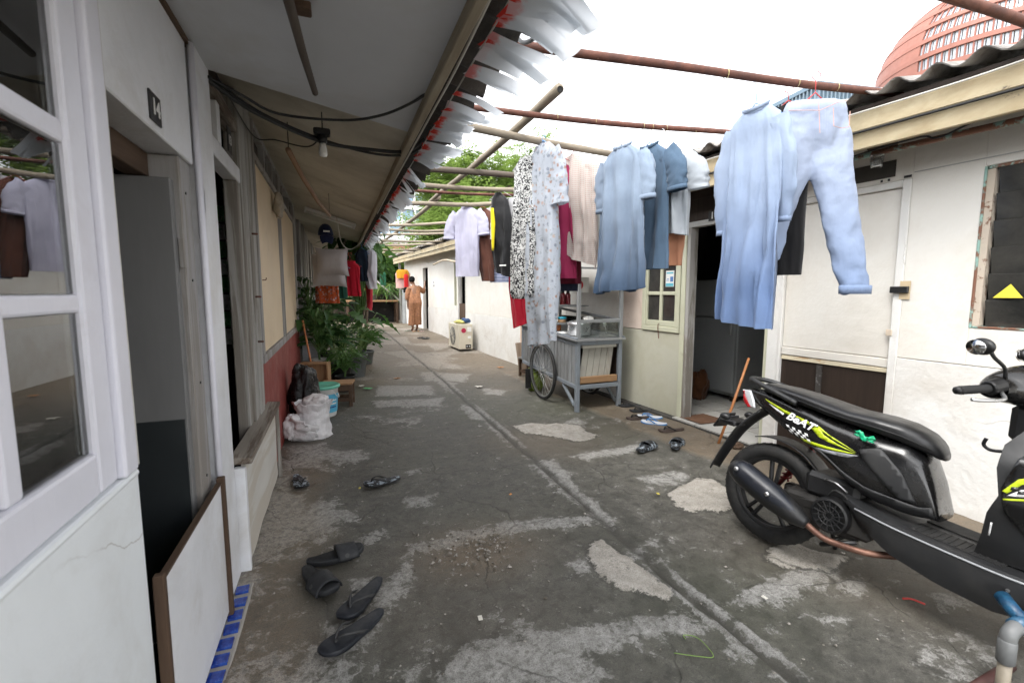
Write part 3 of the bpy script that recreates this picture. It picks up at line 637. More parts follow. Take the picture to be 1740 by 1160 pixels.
# plank door
rb(MB().bx(-.008, .05, 1.838, 1.885, 0, 1.953).bx(-.008, .05, 2.618, 2.638, 0, 1.953).bx(-.008, .05, 1.886, 2.617, 1.912, 1.953), 'door_frame', m_wallw2, R1, bev=.004)
dr = rb(MB().bx(.018, .05, 1.888, 2.615, .862, 1.910), 'door', m_wallw, R1, bev=.003)
rb(MB().bx(.006, .05, 1.888, 2.615, .800, .858, j=.002), 'door_rail', m_wallw, dr, bev=.003)
rb(MB().bx(.010, .05, 1.888, 2.615, .765, .797, j=.003), 'door_rail', MAT('peeling_cream_rail', (.60, .53, .38), .7, .08, 4, .3, col2=(.36, .22, .10), amt=.42, s2=7, soft=.03, st=(1, .4, 1)), dr, bev=.003)
rb(MB().bx(.020, .05, 1.888, 2.615, .01, .762), 'lower_panel', m_dkwood, dr)
rb(MB().bx(.008, .02, 2.30, 2.335, .1, .755), 'panel_batten', MAT('scuffed_dark_batten', (.05, .045, .04), .6, .2, col2=(.22, .22, .21), amt=.4, s2=20, soft=.05), dr)
rb(MB().bx(-.030, -.008, 1.800, 1.895, 1.272, 1.312), 'hasp', MAT('black_iron', (.014, .014, .015), .4, .1), dr, bev=.003)
rb(MB().bx(-.010, -.007, 1.795, 1.850, 1.235, 1.345), 'hasp_plate', MAT('bare_wood_plate', (.60, .47, .30), .7), R1)
rb(MB().bx(-.013, -.009, 1.87, 1.905, 1.005, 1.045), 'switch_plate', MAT('beige_plate', (.55, .46, .36), .6), R1, bev=.002)
rb(MB().bx(-.006, .0, 1.93, 2.30, 1.985, 2.085), 'transom_board', MAT('sooty_board', (.06, .055, .048), .8, .3, 6), R1)
for k, u in enumerate((1.86, 1.96, 2.0)): rb(MB().bx(-.0085, -.006, u-.02 if k == 0 else u-.006, u+.02 if k == 0 else u+.006, 1.962, 1.976), 'slot', m_signb, R1)
rb(MB().bx(-.004, .0, .84, 1.83, 1.985, 1.99), 'seam', m_greyu, R1)
fascia(R1, -1.5, 2.72)
roofR(R1, -1.45, 2.5)
rb(MB().tube([(-.20, 2.12, 2.105), (-.20, 1.6, 2.098), (-.20, 1.0, 2.085), (-.20, -.8, 2.06)], .017, 10), 'conduit_pipe', m_tealrust, R1, sm=True)
rb(MB().bx(-.27, -.13, 1.86, 1.95, 2.112, 2.16, j=.004), 'timber_block', m_brownwood, R1, bev=.003)
cp = rthing('plastic_cup', 'clear plastic cup hung under the flaking teal pipe', 'cup', 1.93, -.2, 2.0)
rb(MB().lathe([(.030, 2.020), (.036, 2.085), (.040, 2.088), (.036, 2.084), (.029, 2.023), (.002, 2.023)], 16, Matrix.Translation((-.20, 1.93, 0)), cap=False), 'cup_body', GLASS('frosted_plastic', (.8, .82, .82), 1, .5, .2), cp, sm=True)
def cable(name, label, pts, r, mat, row=False, cat='cable'):
    P = [RW(*p) for p in pts] if row else pts
    return tag(MB().tube(bez(P, 8), r, 6).build(name, mat, sm=True), label, cat)
cable('power_cable', 'black cable clipped along the pale yellow fascia boards', [(-.402, -1, 2.155), (-.404, .8, 2.175), (-.405, 1.45, 2.182), (-.404, 2.0, 2.19), (-.405, 2.7, 2.20), (-.405, 4.2, 2.21), (-.405, 8, 2.26), (-.41, 15, 2.35)], .007, m_blkcable, True)
cable('power_cable', 'thin grey cable slung just under the corrugated roof edge on the right', [(-.415, -1, 2.27), (-.42, .9, 2.292), (-.42, 1.5, 2.285), (-.42, 2.2, 2.30), (-.42, 3.0, 2.31), (-.42, 4.5, 2.33)], .005, m_whtcable, True)
cable('power_cable', 'black cable looping behind the teal pipe below the fascia', [(-.3, 2.25, 2.06), (-.28, 1.95, 2.10), (-.24, 1.7, 2.12), (-.22, 1.62, 2.10), (-.26, 1.35, 2.135), (-.3, .6, 2.13)], .005, m_blkcable, True)

# ---- room 16
R2 = rthing('row_house', 'pale green room with open doorway 16, tiled floor and paned window', 'house', 3.6)
rb(MB().bx(.0, .10, 2.735, 4.62, 1.93, 2.13).bx(.0, .10, 2.735, 4.62, 2.131, 2.5), 'lintel_board', m_dkwood, R2)
rb(MB().bx(-.014, .06, 2.735, 4.25, 1.878, 1.928), 'door_head', m_greyu, R2, bev=.003)
rb(MB().bx(-.02, .08, 3.575, 3.615, -.02, 1.876, j=.003), 'door_jamb', m_oldwood, R2, bev=.004)
rb(MB().bx(-.024, .06, 3.617, 3.672, -.02, 1.876, j=.003), 'door_post', m_greenw, R2, bev=.004)
rb(MB().bx(.0, .08, 2.737, 2.765, .0, 1.876, j=.003), 'door_jamb', m_greenw, R2, bev=.004)
rb(MB().bx(-.004, .10, 3.674, 4.62, -.03, .868), 'wall', m_green, R2, bev=.004)
rb(MB().bx(.03, .10, 4.25, 4.62, .87, 1.928), 'wall', m_wallw, R2)
rb(MB().bx(-.006, .028, 4.262, 4.60, .874, 1.42), 'board', MAT('pinkish_board', (.66, .55, .47), .7, .06, 3, .1, col2=(.55, .42, .33), amt=.35, s2=5, soft=.1), R2, bev=.002)
wn = rb(MB().bx(-.020, .05, 3.690, 4.245, .872, .925).bx(-.020, .05, 3.690, 3.745, .926, 1.876).bx(-.020, .05, 4.190, 4.245, .926, 1.876).bx(-.020, .05, 3.746, 4.189, 1.835, 1.876), 'window', m_greenw, R2, bev=.005)
uc = [(3.765, 3.948), (3.985, 4.17)]; zc = [(.985, 1.245), (1.283, 1.540), (1.578, 1.815)]
rb(MB().bx(-.012, .03, 3.747, 3.764, .927, 1.834).bx(-.012, .03, 4.171, 4.188, .927, 1.834).bx(-.012, .03, 3.765, 4.17, .927, .984).bx(-.012, .03, 3.765, 4.17, 1.816, 1.834), 'sash', m_greenw, wn, bev=.004)
rb(MB().bx(-.011, .025, 3.949, 3.984, .985, 1.815), 'glazing_bar', m_greenw, wn, bev=.004)
for z in (1.246, 1.541): rb(MB().bx(-.010, .025, 3.765, 3.948, z, z+.036).bx(-.010, .025, 3.985, 4.17, z, z+.036), 'glazing_bar', m_greenw, wn, bev=.004)
for a, b in uc:
    for z0, z1 in zc: rb(MB().bx(.008, .011, a, b, z0, z1), 'pane', m_dglass, wn)
for u0, u1, z0, z1 in ((3.80, 3.935, 1.64, 1.80), (3.80, 3.915, 1.33, 1.49)):
    pp = rb(MB().bx(.004, .006, u0, u1, z0, z1), 'notice', m_whitepap, wn)
    rb(MB().bx(.002, .0035, u0+.005, u1-.005, z0+.005, z0+.035).bx(.002, .0035, u0+.01, u1-.01, z1-.03, z1-.015), 'notice_print', m_cyanpap, pp)
    rb(MB().bx(.002, .0035, u0+.07, u1-.01, z0+.06, z0+.066).bx(.002, .0035, u0+.07, u1-.02, z0+.075, z0+.081).bx(.002, .0035, u0+.01, u0+.05, z0+.05, z0+.10), 'notice_print', MAT('blue_ink', (.08, .18, .4), .6, bump=0), pp)
rb(MB().tube([(-.015, 3.97, .95), (-.03, 3.97, .945), (-.03, 3.97, .90), (-.02, 3.965, .80)], .004, 6), 'latch', m_rust, wn)
p16 = rb(MB().bx(-.022, -.015, 3.245, 3.37, 1.905, 1.995), 'number_plate', m_signb, R2, bev=.002)
lt = lettering('numerals', '16', .085, m_signw, p16, frame((0,-1,0), (0,0,1), (-1,0,0), (-.0228, 3.305, 1.95)), bold=.001); lt.matrix_parent_inverse = Matrix()
fascia(R2, 2.724, 4.62); roofR(R2, 2.80, 4.4)
# the room seen through the doorway
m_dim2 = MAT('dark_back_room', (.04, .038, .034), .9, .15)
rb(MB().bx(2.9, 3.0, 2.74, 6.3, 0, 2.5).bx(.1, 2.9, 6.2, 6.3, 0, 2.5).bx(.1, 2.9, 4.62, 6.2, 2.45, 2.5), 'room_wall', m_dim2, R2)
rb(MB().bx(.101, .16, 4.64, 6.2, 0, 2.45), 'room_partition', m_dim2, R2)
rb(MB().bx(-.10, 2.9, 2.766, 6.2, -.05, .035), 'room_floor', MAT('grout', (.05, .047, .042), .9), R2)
m_tile = MAT('white_floor_tile', (.46, .45, .42), .35, .06, 2, .05, 30, .002, col2=(.36, .34, .30), amt=.38, s2=4, soft=.1)
TILE = MB().bx(-.142, .142, -.142, .142, 0, .012).mesh('floor_tile', m_tile)
for i in range(9):
    for k in range(9):
        x, u = .06+i*.30, 2.92+k*.30
        if u > 3.55 and x < .18: continue
        o = inst('floor_tile', TILE, R2, (x, u, .034), (rnd.uniform(-.004, .004), rnd.uniform(-.004, .004), 0)); o.matrix_parent_inverse = R2.matrix_basis.inverted() @ RM
# ---- far white row
R3 = rthing('row_house', 'long white room front with dark half doors behind the food cart', 'house', 10)
ops = [(10.45, 11.04, 0, 1.92), (14.12, 14.80, 0, 2.0), (11.18, 11.36, .95, 2.02)]
us = [4.624, 5.9, 7.08, 7.42, 8.9, 10.45]
for a, b in zip(us, us[1:]):
    if (a, b) == (7.08, 7.42): continue
    rb(MB().bx(.004, .1, a, b-.008, .80, 2.52), 'wall_panel', m_wallw, R3, bev=.003); rb(MB().bx(-.006, .1, a, b-.002, -.03, .795), 'wall_base', m_wallw2, R3, bev=.003)
rb(MB().bx(-.02, .1, 7.082, 7.41, -.03, .80), 'pilaster', MAT('peach_plaster', (.62, .45, .33), .7, .1, 3, .2, col2=(.5, .33, .22), amt=.4, s2=3), R3, bev=.004)
rb(MB().bx(-.01, .1, 7.082, 7.41, .80, 2.52), 'door_board', m_rawwood, R3, bev=.004)
for a, b in ((11.04, 11.18), (11.36, 12.6), (12.605, 14.12), (14.80, 16.2), (16.205, 17.8)):
    rb(MB().bx(.004, .1, a, b-.004, .83, 2.6), 'wall_panel', m_wallw, R3, bev=.003); rb(MB().bx(-.006, .1, a, b-.002, -.03, .825), 'wall_base', m_wallw2, R3, bev=.003)
rb(MB().bx(-.006, .1, 11.178, 11.358, -.03, .94), 'wall_base', m_wallw2, R3)
for b in ((.0, .1, 10.45, 11.036, 1.93, 2.55), (.0, .1, 14.12, 14.796, 2.01, 2.6), (.0, .1, 11.18, 11.356, 2.03, 2.55)): rb(MB().bx(*b), 'lintel', m_wallw, R3)
rb(MB().bx(.02, .08, 10.47, 11.02, .66, 1.0), 'half_door', m_brownwood, R3); rb(MB().bx(.024, .08, 10.47, 11.02, .03, .655), 'half_door', m_dkwood, R3)
rb(MB().bx(-.008, .06, 10.452, 10.47, .03, 1.93).bx(-.008, .06, 11.02, 11.037, .03, 1.93), 'door_jamb', m_wallw2, R3)
rb(MB().bx(.03, .04, 11.2, 11.34, .97, 2.0), 'window_pane', m_dglass, R3)
rb(MB().bx(-.006, .05, 11.182, 11.205, .95, 2.02).bx(-.006, .05, 11.33, 11.355, .95, 2.02), 'window_frame', m_greenw, R3)
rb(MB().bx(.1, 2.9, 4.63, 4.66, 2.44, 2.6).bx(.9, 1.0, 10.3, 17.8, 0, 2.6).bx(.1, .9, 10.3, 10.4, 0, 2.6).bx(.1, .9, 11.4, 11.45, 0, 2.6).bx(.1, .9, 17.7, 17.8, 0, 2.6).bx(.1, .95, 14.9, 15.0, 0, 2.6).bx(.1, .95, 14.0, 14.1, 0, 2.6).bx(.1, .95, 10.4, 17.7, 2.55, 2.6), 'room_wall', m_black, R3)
nt_ = rb(MB().bx(-.003, .004, 13.28, 13.48, 1.38, 1.62), 'notice', m_whitepap, R3)
rb(MB().bx(-.005, -.0032, 13.31, 13.45, 1.42, 1.48).bx(-.005, -.0032, 13.33, 13.43, 1.51, 1.58), 'notice_print', MAT('grey_print', (.25, .25, .27), .6, bump=0), nt_)
fascia(R3, 4.624, 17.8); roofR(R3, 4.5, 17.5)

# ================================================================ poles across the alley
def pole(name, label, a, b, r0, r1, mat, nodes=0, wob=.012, group=None):
    a, b = Vector(a), Vector(b); L = (b-a).length; n = max(12, int(L*14)); ph = rnd.uniform(0, 9); P = []; R = []
    m = MB()
    for i in range(n+1):
        t = i/n; p = a.lerp(b, t)
        P.append(p+Vector((0, noise.noise(Vector((t*3, ph, 0))), noise.noise(Vector((t*3, ph, 5)))))*wob*2-Vector((0, 0, .02*sin(pi*t))))
        k = 1+(.13*exp(-(((t*L+ph) % .33-.16)/.016)**2) if nodes else 0); R.append(lerp(r0, r1, t)*k)
    m.tube(P, R, 10)
    return tag(m.build(name, mat, sm=True), label, 'pole', group)
def ties(lbl, xs, ya, yb, za, zb, x0, x1, r):
    o = [q for q in bpy.data.objects if lbl in q.get('label', '')][0]
    for x in xs:
        t = (x-x0)/(x1-x0); c = Vector((x, lerp(ya, yb, t), lerp(za, zb, t)-.02*sin(pi*t)))
        MB().tube([c+Vector((.004*sin(i), (r+.003)*cos(i*pi/5), (r+.003)*sin(i*pi/5))) for i in range(11)], .002, 5).build('wire_tie', m_tie, o)
m_tie = MAT('yellow_wire_tie', (.6, .5, .25), .5, bump=0)
G = 'poles laid across the alley'
pole('iron_pipe', 'rusty iron pipe nearest the viewer, crossing the top corner over the scooter', (-.2, 1.12, 2.36), (3.3, 1.23, 2.44), .021, .021, m_rust, 0, .006, G)
pole('iron_pipe', 'rusty iron pipe carrying the blue kurta and the light blue trousers', (-.2, 2.12, 2.37), (3.1, 1.85, 2.415), .020, .020, m_rust, 0, .006, G)
pole('iron_pipe', 'rusty iron pipe running just behind the blue kurta, over the long blue dress', (-.1, 2.83, 2.365), (3.05, 2.70, 2.43), .018, .018, m_rust, 0, .006, G)
pole('bamboo_pole', 'pale grey bamboo pole carrying the floral dress', (-.05, 2.99, 2.38), (2.95, 3.52, 2.42), .029, .024, m_bamboo, 1, .012, G)
pole('bamboo_pole', 'dark thick bamboo pole in front of the tree tops', (0, 4.28, 2.37), (2.95, 4.24, 2.42), .029, .026, WOOD('dark_bamboo', (.16, .13, .105), (.085, .068, .052), .75, 'x'), 1, .012, G)
pole('bamboo_pole', 'light bamboo pole carrying the black jacket', (0, 4.95, 2.37), (2.9, 4.96, 2.44), .026, .023, m_bamboo, 1, .012, G)
pole('iron_pipe', 'thin rusty pipe between two pale bamboo poles above the white tee', (0, 5.28, 2.37), (2.9, 4.98, 2.40), .016, .016, m_rust, 0, .008, G)
pole('bamboo_pole', 'crooked bamboo pole carrying the white tee and brown shirt', (0, 6.32, 2.37), (2.8, 5.42, 2.43), .029, .024, m_bamboo, 1, .02, G)
for i, (ya, yb) in enumerate(((8.35, 7.6), (8.75, 8.8), (9.85, 9.1), (10.6, 10.9), (11.9, 11.6), (13.0, 13.2), (14.2, 14.0))):
    pole('bamboo_pole', ['first', 'second', 'third', 'fourth', 'fifth', 'sixth', 'last'][i]+' of the far bamboo poles beyond the crooked one, counting away', (0, ya, 2.38), (2.7-.04*ya+.2, yb, 2.45), .024, .021, m_bamboo if i % 2 else WOOD('pale_bamboo_%d' % i, (.44, .38, .30), (.27, .22, .165), .7, 'x'), 1, .015, G)
pole('bamboo_pole', 'long bamboo pole lying lengthwise with its cut end over the alley', (1.285, 2.60, 2.465), (1.19, 6.25, 2.44), .030, .024, m_bamboo_y, 1, .012, G)
bo = [o for o in bpy.data.objects if o.get('label', '').startswith('long bamboo')][0]
MB().lathe([(0, 0), (.019, 0), (.0195, .004)], 14, frame((1, 0, 0), (0, 0, 1), (0, -1, 0), (1.285, 2.5985, 2.465)), cap=False).build('hollow_shade_disc', m_black, bo)  # black disc paints in the dark hollow of the solid pole end
pole('bamboo_pole', 'second lengthwise bamboo pole, lying on the far poles', (1.275, 6.0, 2.47), (1.10, 12.4, 2.48), .030, .025, m_bamboo_y, 1, .012, G)
pole('bamboo_pole', 'bent pale bamboo pole under the far fascia above the half doors', tuple(RW(-.34, 8.2, 2.02)), tuple(RW(-.30, 12.2, 1.98)), .026, .022, WOOD('cream_bamboo', (.55, .47, .36), (.38, .31, .22), .65, 'y'), 1, .05)

ties('just behind the blue kurta', (1.35, 1.62, 1.98, 2.05, 2.16, 2.4), 2.83, 2.70, 2.365, 2.43, -.1, 3.05, .018)
ties('carrying the blue kurta', (1.9, 2.35, 2.62), 2.12, 1.85, 2.37, 2.415, -.2, 3.1, .020)
# ================================================================ fringe of plastic strips along the left eave
n = NT('milky_plastic_red_root'); c = n.new('SeparateXYZ'); n.t.links.new(n.co(), c.inputs[0])
rf = n.ramp(n.math('ADD', c.outputs[0], n.math('MULTIPLY', n.math('SUBTRACT', n.noise(18, 5, .7), .5), .10)), (.022, 1), (.05, 0))
oi_ = n.new('ObjectInfo'); rf = n.math('MULTIPLY', rf, n.ramp(oi_.outputs['Random'], (.3, .15), (.7, 1)))
base = n.mix(rf, n.mix(n.ramp(n.noise(5, 3), (.3, 0), (.7, 1)), (.74, .78, .82), (.86, .88, .90)), (.75, .05, .03))
n.set('Base Color', base); n.set('Roughness', .6)
tl = n.new('BsdfTranslucent'); n.t.links.new(base, tl.inputs[0]); ms = n.new('MixShader'); ms.inputs[0].default_value = .5
n.t.links.new(n.b.outputs[0], ms.inputs[1]); n.t.links.new(tl.outputs[0], ms.inputs[2]); n.t.links.new(ms.outputs[0], n.out.inputs[0])
n.set('Normal', n.bump(n.noise(14, 3, .5), .2, .006)); m_strip = n.m
def strip_mesh(L, wd, droop, fl, sd_):
    def f(u, v):
        q = Vector((v*L*7, u*2, sd_)); x = L*v; y = (u-.5)*wd*(1+.25*v)
        return (x*cos(droop*v*.6), y+.02*noise.noise(q*.7), -droop*L*v*v*.75+fl*noise.noise(q)*(.3+v)+.002*sin(u*5+sd_)*v)
    return MB().grid(f, 6, 12).mesh('plastic_strip', m_strip, True)
STR = [strip_mesh(rnd.uniform(.15, .22), rnd.uniform(.055, .085), rnd.uniform(.02, .25), .004, i) for i in range(9)]
STL = [strip_mesh(rnd.uniform(.22, .34), rnd.uniform(.05, .075), rnd.uniform(.05, .25), .005, 20+i) for i in range(6)]
bt = thing('bunting', 'fringe of milky plastic strips with red roots under the left eave', 'bunting', (.47, 1.2, 2.09))
bt.matrix_basis = Matrix.Translation((.47, 1.2, 2.09))
o = MB().tube(bez([(.495, .6, 2.11), (.495, 2, 2.10), (.495, 4, 2.105), (.495, 7, 2.10), (.49, 11, 2.10)], 10), .003, 5).build('string', m_whtcable, bt); o.matrix_parent_inverse = bt.matrix_basis.inverted()
y = .75
while y < 10.8:
    near = y < 1.62 or 1.73 < y < 1.97
    gap = any(a < y < b for a, b in ((1.66, 1.73), (1.80, 1.92), (1.97, 2.10), (3.05, 3.22), (3.62, 3.78), (4.35, 4.55), (5.2, 5.5), (6.4, 6.8)))
    if not gap:
        me = rnd.choice(STL if near else STR); k = rnd.uniform(.85, 1.1)*(1 if y < 2.9 else .75)
        o = inst('plastic_strip', me, bt, (.49, y, 2.098+rnd.uniform(-.006, .006)), (rnd.uniform(-.18, .18), rnd.uniform(-.08, .16) if y < 3.2 else rnd.uniform(.1, .9), rnd.uniform(-.15, .32)), (k, 1, 1)); o.matrix_parent_inverse = bt.matrix_basis.inverted()
    y += rnd.uniform(.035, .055)

# ================================================================ cables and lamps under the left eave
cable('power_cable', 'thin black cable swagging under the white ceiling board to the eave', [(-.45, 2.28, 2.14), (-.34, 2.35, 2.11), (-.21, 2.45, 2.085), (.06, 2.40, 2.075), (.22, 2.28, 2.075), (.34, 2.12, 2.09), (.41, 2.02, 2.12)], .006, m_blkcable)
cable('power_cable', 'thicker black cable bundle passing behind the bulb to the eave', [(-.45, 2.29, 2.13), (-.30, 2.50, 2.09), (-.03, 2.83, 2.09), (.24, 2.86, 2.085), (.41, 2.80, 2.08), (.50, 2.70, 2.13)], .010, m_blkcable)
cable('power_cable', 'second strand of the black cable bundle near the bulb', [(-.45, 2.29, 2.145), (-.28, 2.53, 2.10), (-.02, 2.85, 2.105), (.24, 2.88, 2.07), (.42, 2.83, 2.07), (.52, 2.75, 2.12)], .007, m_blkcable)
cable('power_cable', 'black loop of cable hanging over the fringe at the roof edge', [(.66, 1.95, 2.50), (.675, 1.85, 2.40), (.68, 1.80, 2.30), (.68, 1.72, 2.215), (.68, 1.65, 2.175), (.68, 1.55, 2.15), (.68, 1.47, 2.15), (.68, 1.37, 2.165), (.70, 1.2, 2.25)], .008, m_blkcable)
cable('power_cable', 'cream cord hanging from the tube light to the eave', [(.05, 6.30, 2.2), (.1, 6.8, 1.95), (.22, 7.1, 1.88), (.36, 7.0, 1.97), (.42, 6.9, 2.08)], .006, m_whtcable)
cable('power_cable', 'thin black cable along the wall top of the cream room', [(-.44, 2.4, 2.2), (-.43, 3.3, 2.22), (-.30, 3.2, 2.18), (-.12, 2.95, 2.09), (-.04, 2.85, 2.12)], .004, m_blkcable)
cable('power_cable', 'pair of frayed white cords along the eave batten', [(.43, 1.0, 2.10), (.435, 1.7, 2.075), (.44, 2.2, 2.085), (.425, 2.6, 2.06), (.43, 3.5, 2.075), (.43, 5, 2.07)], .005, m_whtcable)
bl = thing('light_bulb', 'bare white bulb in a black holder below the ceiling', 'lamp', (-.033, 2.80, 2.12))
MB().bx(-.045, .04, -.03, .03, -.005, .028).build('junction_box', m_blackpl, bl, bev=.006)
MB().lathe([(.022, 0), (.024, -.03), (.019, -.045)], 14).build('lamp_holder', m_blackpl, bl, sm=True)
MB().lathe([(.014, -.045), (.018, -.06), (.022, -.085), (.0225, -.10), (.018, -.112), (.002, -.116)], 16).build('bulb', MAT('frosted_glass', (.75, .75, .72), .25, .02, bump=0), bl, sm=True)
MB().tube([(0, 0, .02), (0, .002, .13)], .003, 6).build('hanging_wire', m_blkcable, bl)
bs = thing('hanging_bamboo_stick', 'short dark bamboo stick hung under the white ceiling board', 'stick', (-.09, 1.45, 2.06))
MB().tube([(0, -.35, .005), (0, 0, 0), (.02, .3, -.005), (.045, .63, 0)], [.015, .0145, .0135, .012], 10).build('bamboo_stick', WOOD('dark_stick', (.13, .105, .085), (.065, .052, .042), .7, 'y'), bs, sm=True)
MB().tube([(.022, .28, .012), (.022, .29, .012), (.021, .30, -.018)], .003, 6).build('tie', m_blkcable, bs)
MB().bx(.005, .055, .12, .18, .045, .065).build('timber_block', m_brownwood, bs, bev=.004)
bs = thing('hanging_bamboo_stick', 'tan bamboo stick hung slanting from the cream ceiling boards', 'stick', (-.234, 3.2, 2.13))
MB().tube([(0, 0, 0), (.05, .5, -.05), (.13, 1.1, -.11), (.215, 1.65, -.13)], [.017, .016, .015, .014], 10).build('bamboo_stick', m_bamboo_t, bs, sm=True)
MB().tube([(0, .03, .015), (0, .03, .17)], .003, 6).build('hanging_wire', m_blkcable, bs)
MB().tube([(.21, 1.62, -.12), (.21, 1.62, .07)], .002, 6).build('hanging_wire', m_blkcable, bs)
tl_ = thing('tube_light', 'unlit fluorescent tube in a white batten on the eave ceiling', 'lamp', (-.02, 6.38, 2.205), rot=(0, .297, 0))
MB().bx(-.31, .31, -.025, .025, -.01, .025).build('batten', m_plwhite, tl_, bev=.004)
MB().tube([(-.28, 0, -.028), (.28, 0, -.028)], .013, 12).build('tube', MAT('white_tube_glass', (.78, .78, .75), .2, .02, bump=0), tl_, sm=True)
for s_ in (-1, 1): MB().bx(s_*.295-.012, s_*.295+.012, -.014, .014, -.045, -.011).build('tube_socket', m_plwhite, tl_, bev=.003)
hb = MB().grid(lambda u, v: ((.02+.02*sin(v*pi))*cos(2*pi*u)+.015*noise.noise(Vector((u*6, v*4, 2))), .07*(.8+.3*v)*sin(2*pi*u)+.012*noise.noise(Vector((u*4, v*6, 7))), -.20*(1-v)+.01*noise.noise(Vector((u*7, v*2, 1)))), 24, 14, True)
hb.f.append(tuple(range(24))); hb.m.append(0)
tag(hb.build('hanging_packet', MAT('crumpled_beige_plastic', (.44, .38, .30), .5, .3, 20, .6, 40, .01), sm=True, loc=(-.42, 4.45, 2.10)), 'crumpled beige plastic packet hooked on the cream panel', 'packet')

# ================================================================ far backdrop: towers and trees
def tower():
    T = thing('office_tower', 'curved red office tower with bands of pale windows', 'building', (189, 80, 0))
    m_tr = MAT('red_cladding', (.27, .11, .08), .6, .12, .5, 0); m_tw = MAT('pale_window_glass', (.40, .44, .48), .15, .25, .3, 0, spec=.8); m_slab = MAT('dark_slab_edge', (.20, .17, .15), .8, .1, bump=0)
    def R(z): return 42*sqrt(max(.0, 1-(max(0, z-62)/27)**2))
    def pt(a, z, k=0): r = R(z)+k; return (r*cos(a), r*.75*sin(a), z)
    core = MB().grid(lambda u, v: pt(2*pi*u, v*88.9, -1.2), 72, 40, True); core.build('core', m_slab, T, sm=True)
    z = 6
    while z < 86:
        for k, (za, zb, kk) in enumerate(((0, 1.15, 0), )):
            MB().grid(lambda u, v: pt(2*pi*u, z+za+(zb-za)*v, .2), 96, 2, True).build('floor_band', m_tr, T, solid=.5)
        a0, a1, nw = pi*.92, pi*1.62, 44
        if z > 26 and z < 80:
            MB().grid(lambda u, v: pt(lerp(pi*.55, a0+.12, u), z+1.15+2.85*v, .1), 24, 2).build('red_screen', m_tr, T, solid=.4)
            for i in range(nw):
                a = lerp(a0+.12, a1, i/nw); b = lerp(a0+.12, a1, (i+.86)/nw)
                q = MB().add([pt(a, z+1.2, -.3), pt(b, z+1.2, -.3), pt(b, z+3.95, -.3), pt(a, z+3.95, -.3)], [(0,1,2,3)]); q.build('window', m_tw, T, solid=.1)
            mm = MB()
            for i in range(0, nw+1):
                a = lerp(a0+.10, a1-.02, i/nw); mm.beam(pt(a, z+1.1, 0), pt(a, z+4.05, 0), .30, .3, up=(0, 1, 0))
            tag(mm.build('mullions', m_tr, T), kind='stuff')
        z += 4.0
    MB().grid(lambda u, v: pt(2*pi*u, 87+1.8*v, .1), 72, 3, True).build('crown_band', m_tr, T, sm=True)
tower()
bb_ = thing('blue_building', 'pale blue block with vertical ribs beyond the corrugated roof', 'building', (52.5, 40, 0), -.15)
m_bl = MAT('pale_blue_cladding', (.115, .175, .23), .5, .06, .5, 0); m_bl2 = MAT('white_rib', (.17, .225, .27), .5, .05, bump=0)
MB().bx(0, 26, 0, 9, 0, 24.6).build('wall', m_bl, bb_)
MB().bx(-.3, 26.3, -.3, 9.3, 24.6, 25.1).build('parapet', m_bl, bb_)
rr = MB()
for i in range(47): rr.bx(i*.55, i*.55+.15, -.25, .0, 2, 24.6)
for i in range(16): rr.bx(-.25, 0, i*.55, i*.55+.15, 2, 24.6)
tag(rr.build('ribs', m_bl2, bb_), kind='stuff')
gb = thing('glazed_building', 'white framed glass building seen behind the far bamboo poles', 'building', (12, 62, 0), .12)
MB().bx(-9, 7, .3, 8, 0, 15.5).build('core', MAT('blue_grey_core', (.20, .27, .34), .4, .1, bump=0), gb)
m_gw = MAT('white_concrete_frame', (.70, .72, .74), .7, .04, bump=0); m_gg = MAT('blue_window_glass', (.22, .36, .48), .15, .2, .5, 0, spec=.8)
for k in range(8): MB().bx(-9, 7, -.3, .3, k*1.95, k*1.95+.55).build('floor_slab', m_gw, gb)
for k in range(10): MB().bx(-9+k*1.7, -8.75+k*1.7, -.2, .3, 0, 15.5).build('column', m_gw, gb)
for i in range(9):
    for k in range(7): MB().bx(-8.7+i*1.7, -7.35+i*1.7, .1, .25, k*1.95+.6, k*1.95+1.9).build('window', m_gg, gb)
rbk = thing('brick_house', 'low salmon coloured house wall behind the far poles', 'building', (7.5, 40, 0)); MB().bx(-4, 1.5, 0, 4, 0, 5.2).build('wall', MAT('salmon_render', (.50, .22, .18), .8, .1), rbk)
MB().bx(-4.2, 1.7, -.2, 4.2, 5.2, 5.4).build('roof', m_corr, rbk); MB().bx(-3, -2, -.05, .0, 3, 4.4).build('window', m_gg, rbk)

def leafmat(name, a, b, trans=.45):
    n = NT(name); oi = n.new('ObjectInfo'); g_ = n.new('NewGeometry')
    col = n.mix(g_.outputs['Random Per Island'], a, b); n.set('Base Color', col); n.set('Roughness', .5); n.set('Specular IOR Level', .35)
    tl = n.new('BsdfTranslucent'); n.plug(tl.inputs[0], n.mix(.5, col, dk(b, 1.3))); ms = n.new('MixShader'); ms.inputs[0].default_value = trans
    n.t.links.new(n.b.outputs[0], ms.inputs[1]); n.t.links.new(tl.outputs[0], ms.inputs[2]); n.t.links.new(ms.outputs[0], n.out.inputs[0]); return n.m
m_leafy = leafmat('feathery_leaf', (.085, .15, .028), (.22, .31, .075)); m_leafd = leafmat('dark_leaf', (.012, .045, .012), (.045, .11, .028), .25)
m_leafm = leafmat('mid_leaf', (.03, .085, .018), (.08, .17, .04), .35)
m_bark = MAT('bark', (.16, .12, .085), .9, .3, 6, .6, 30, .01, st=(1, 1, .3))
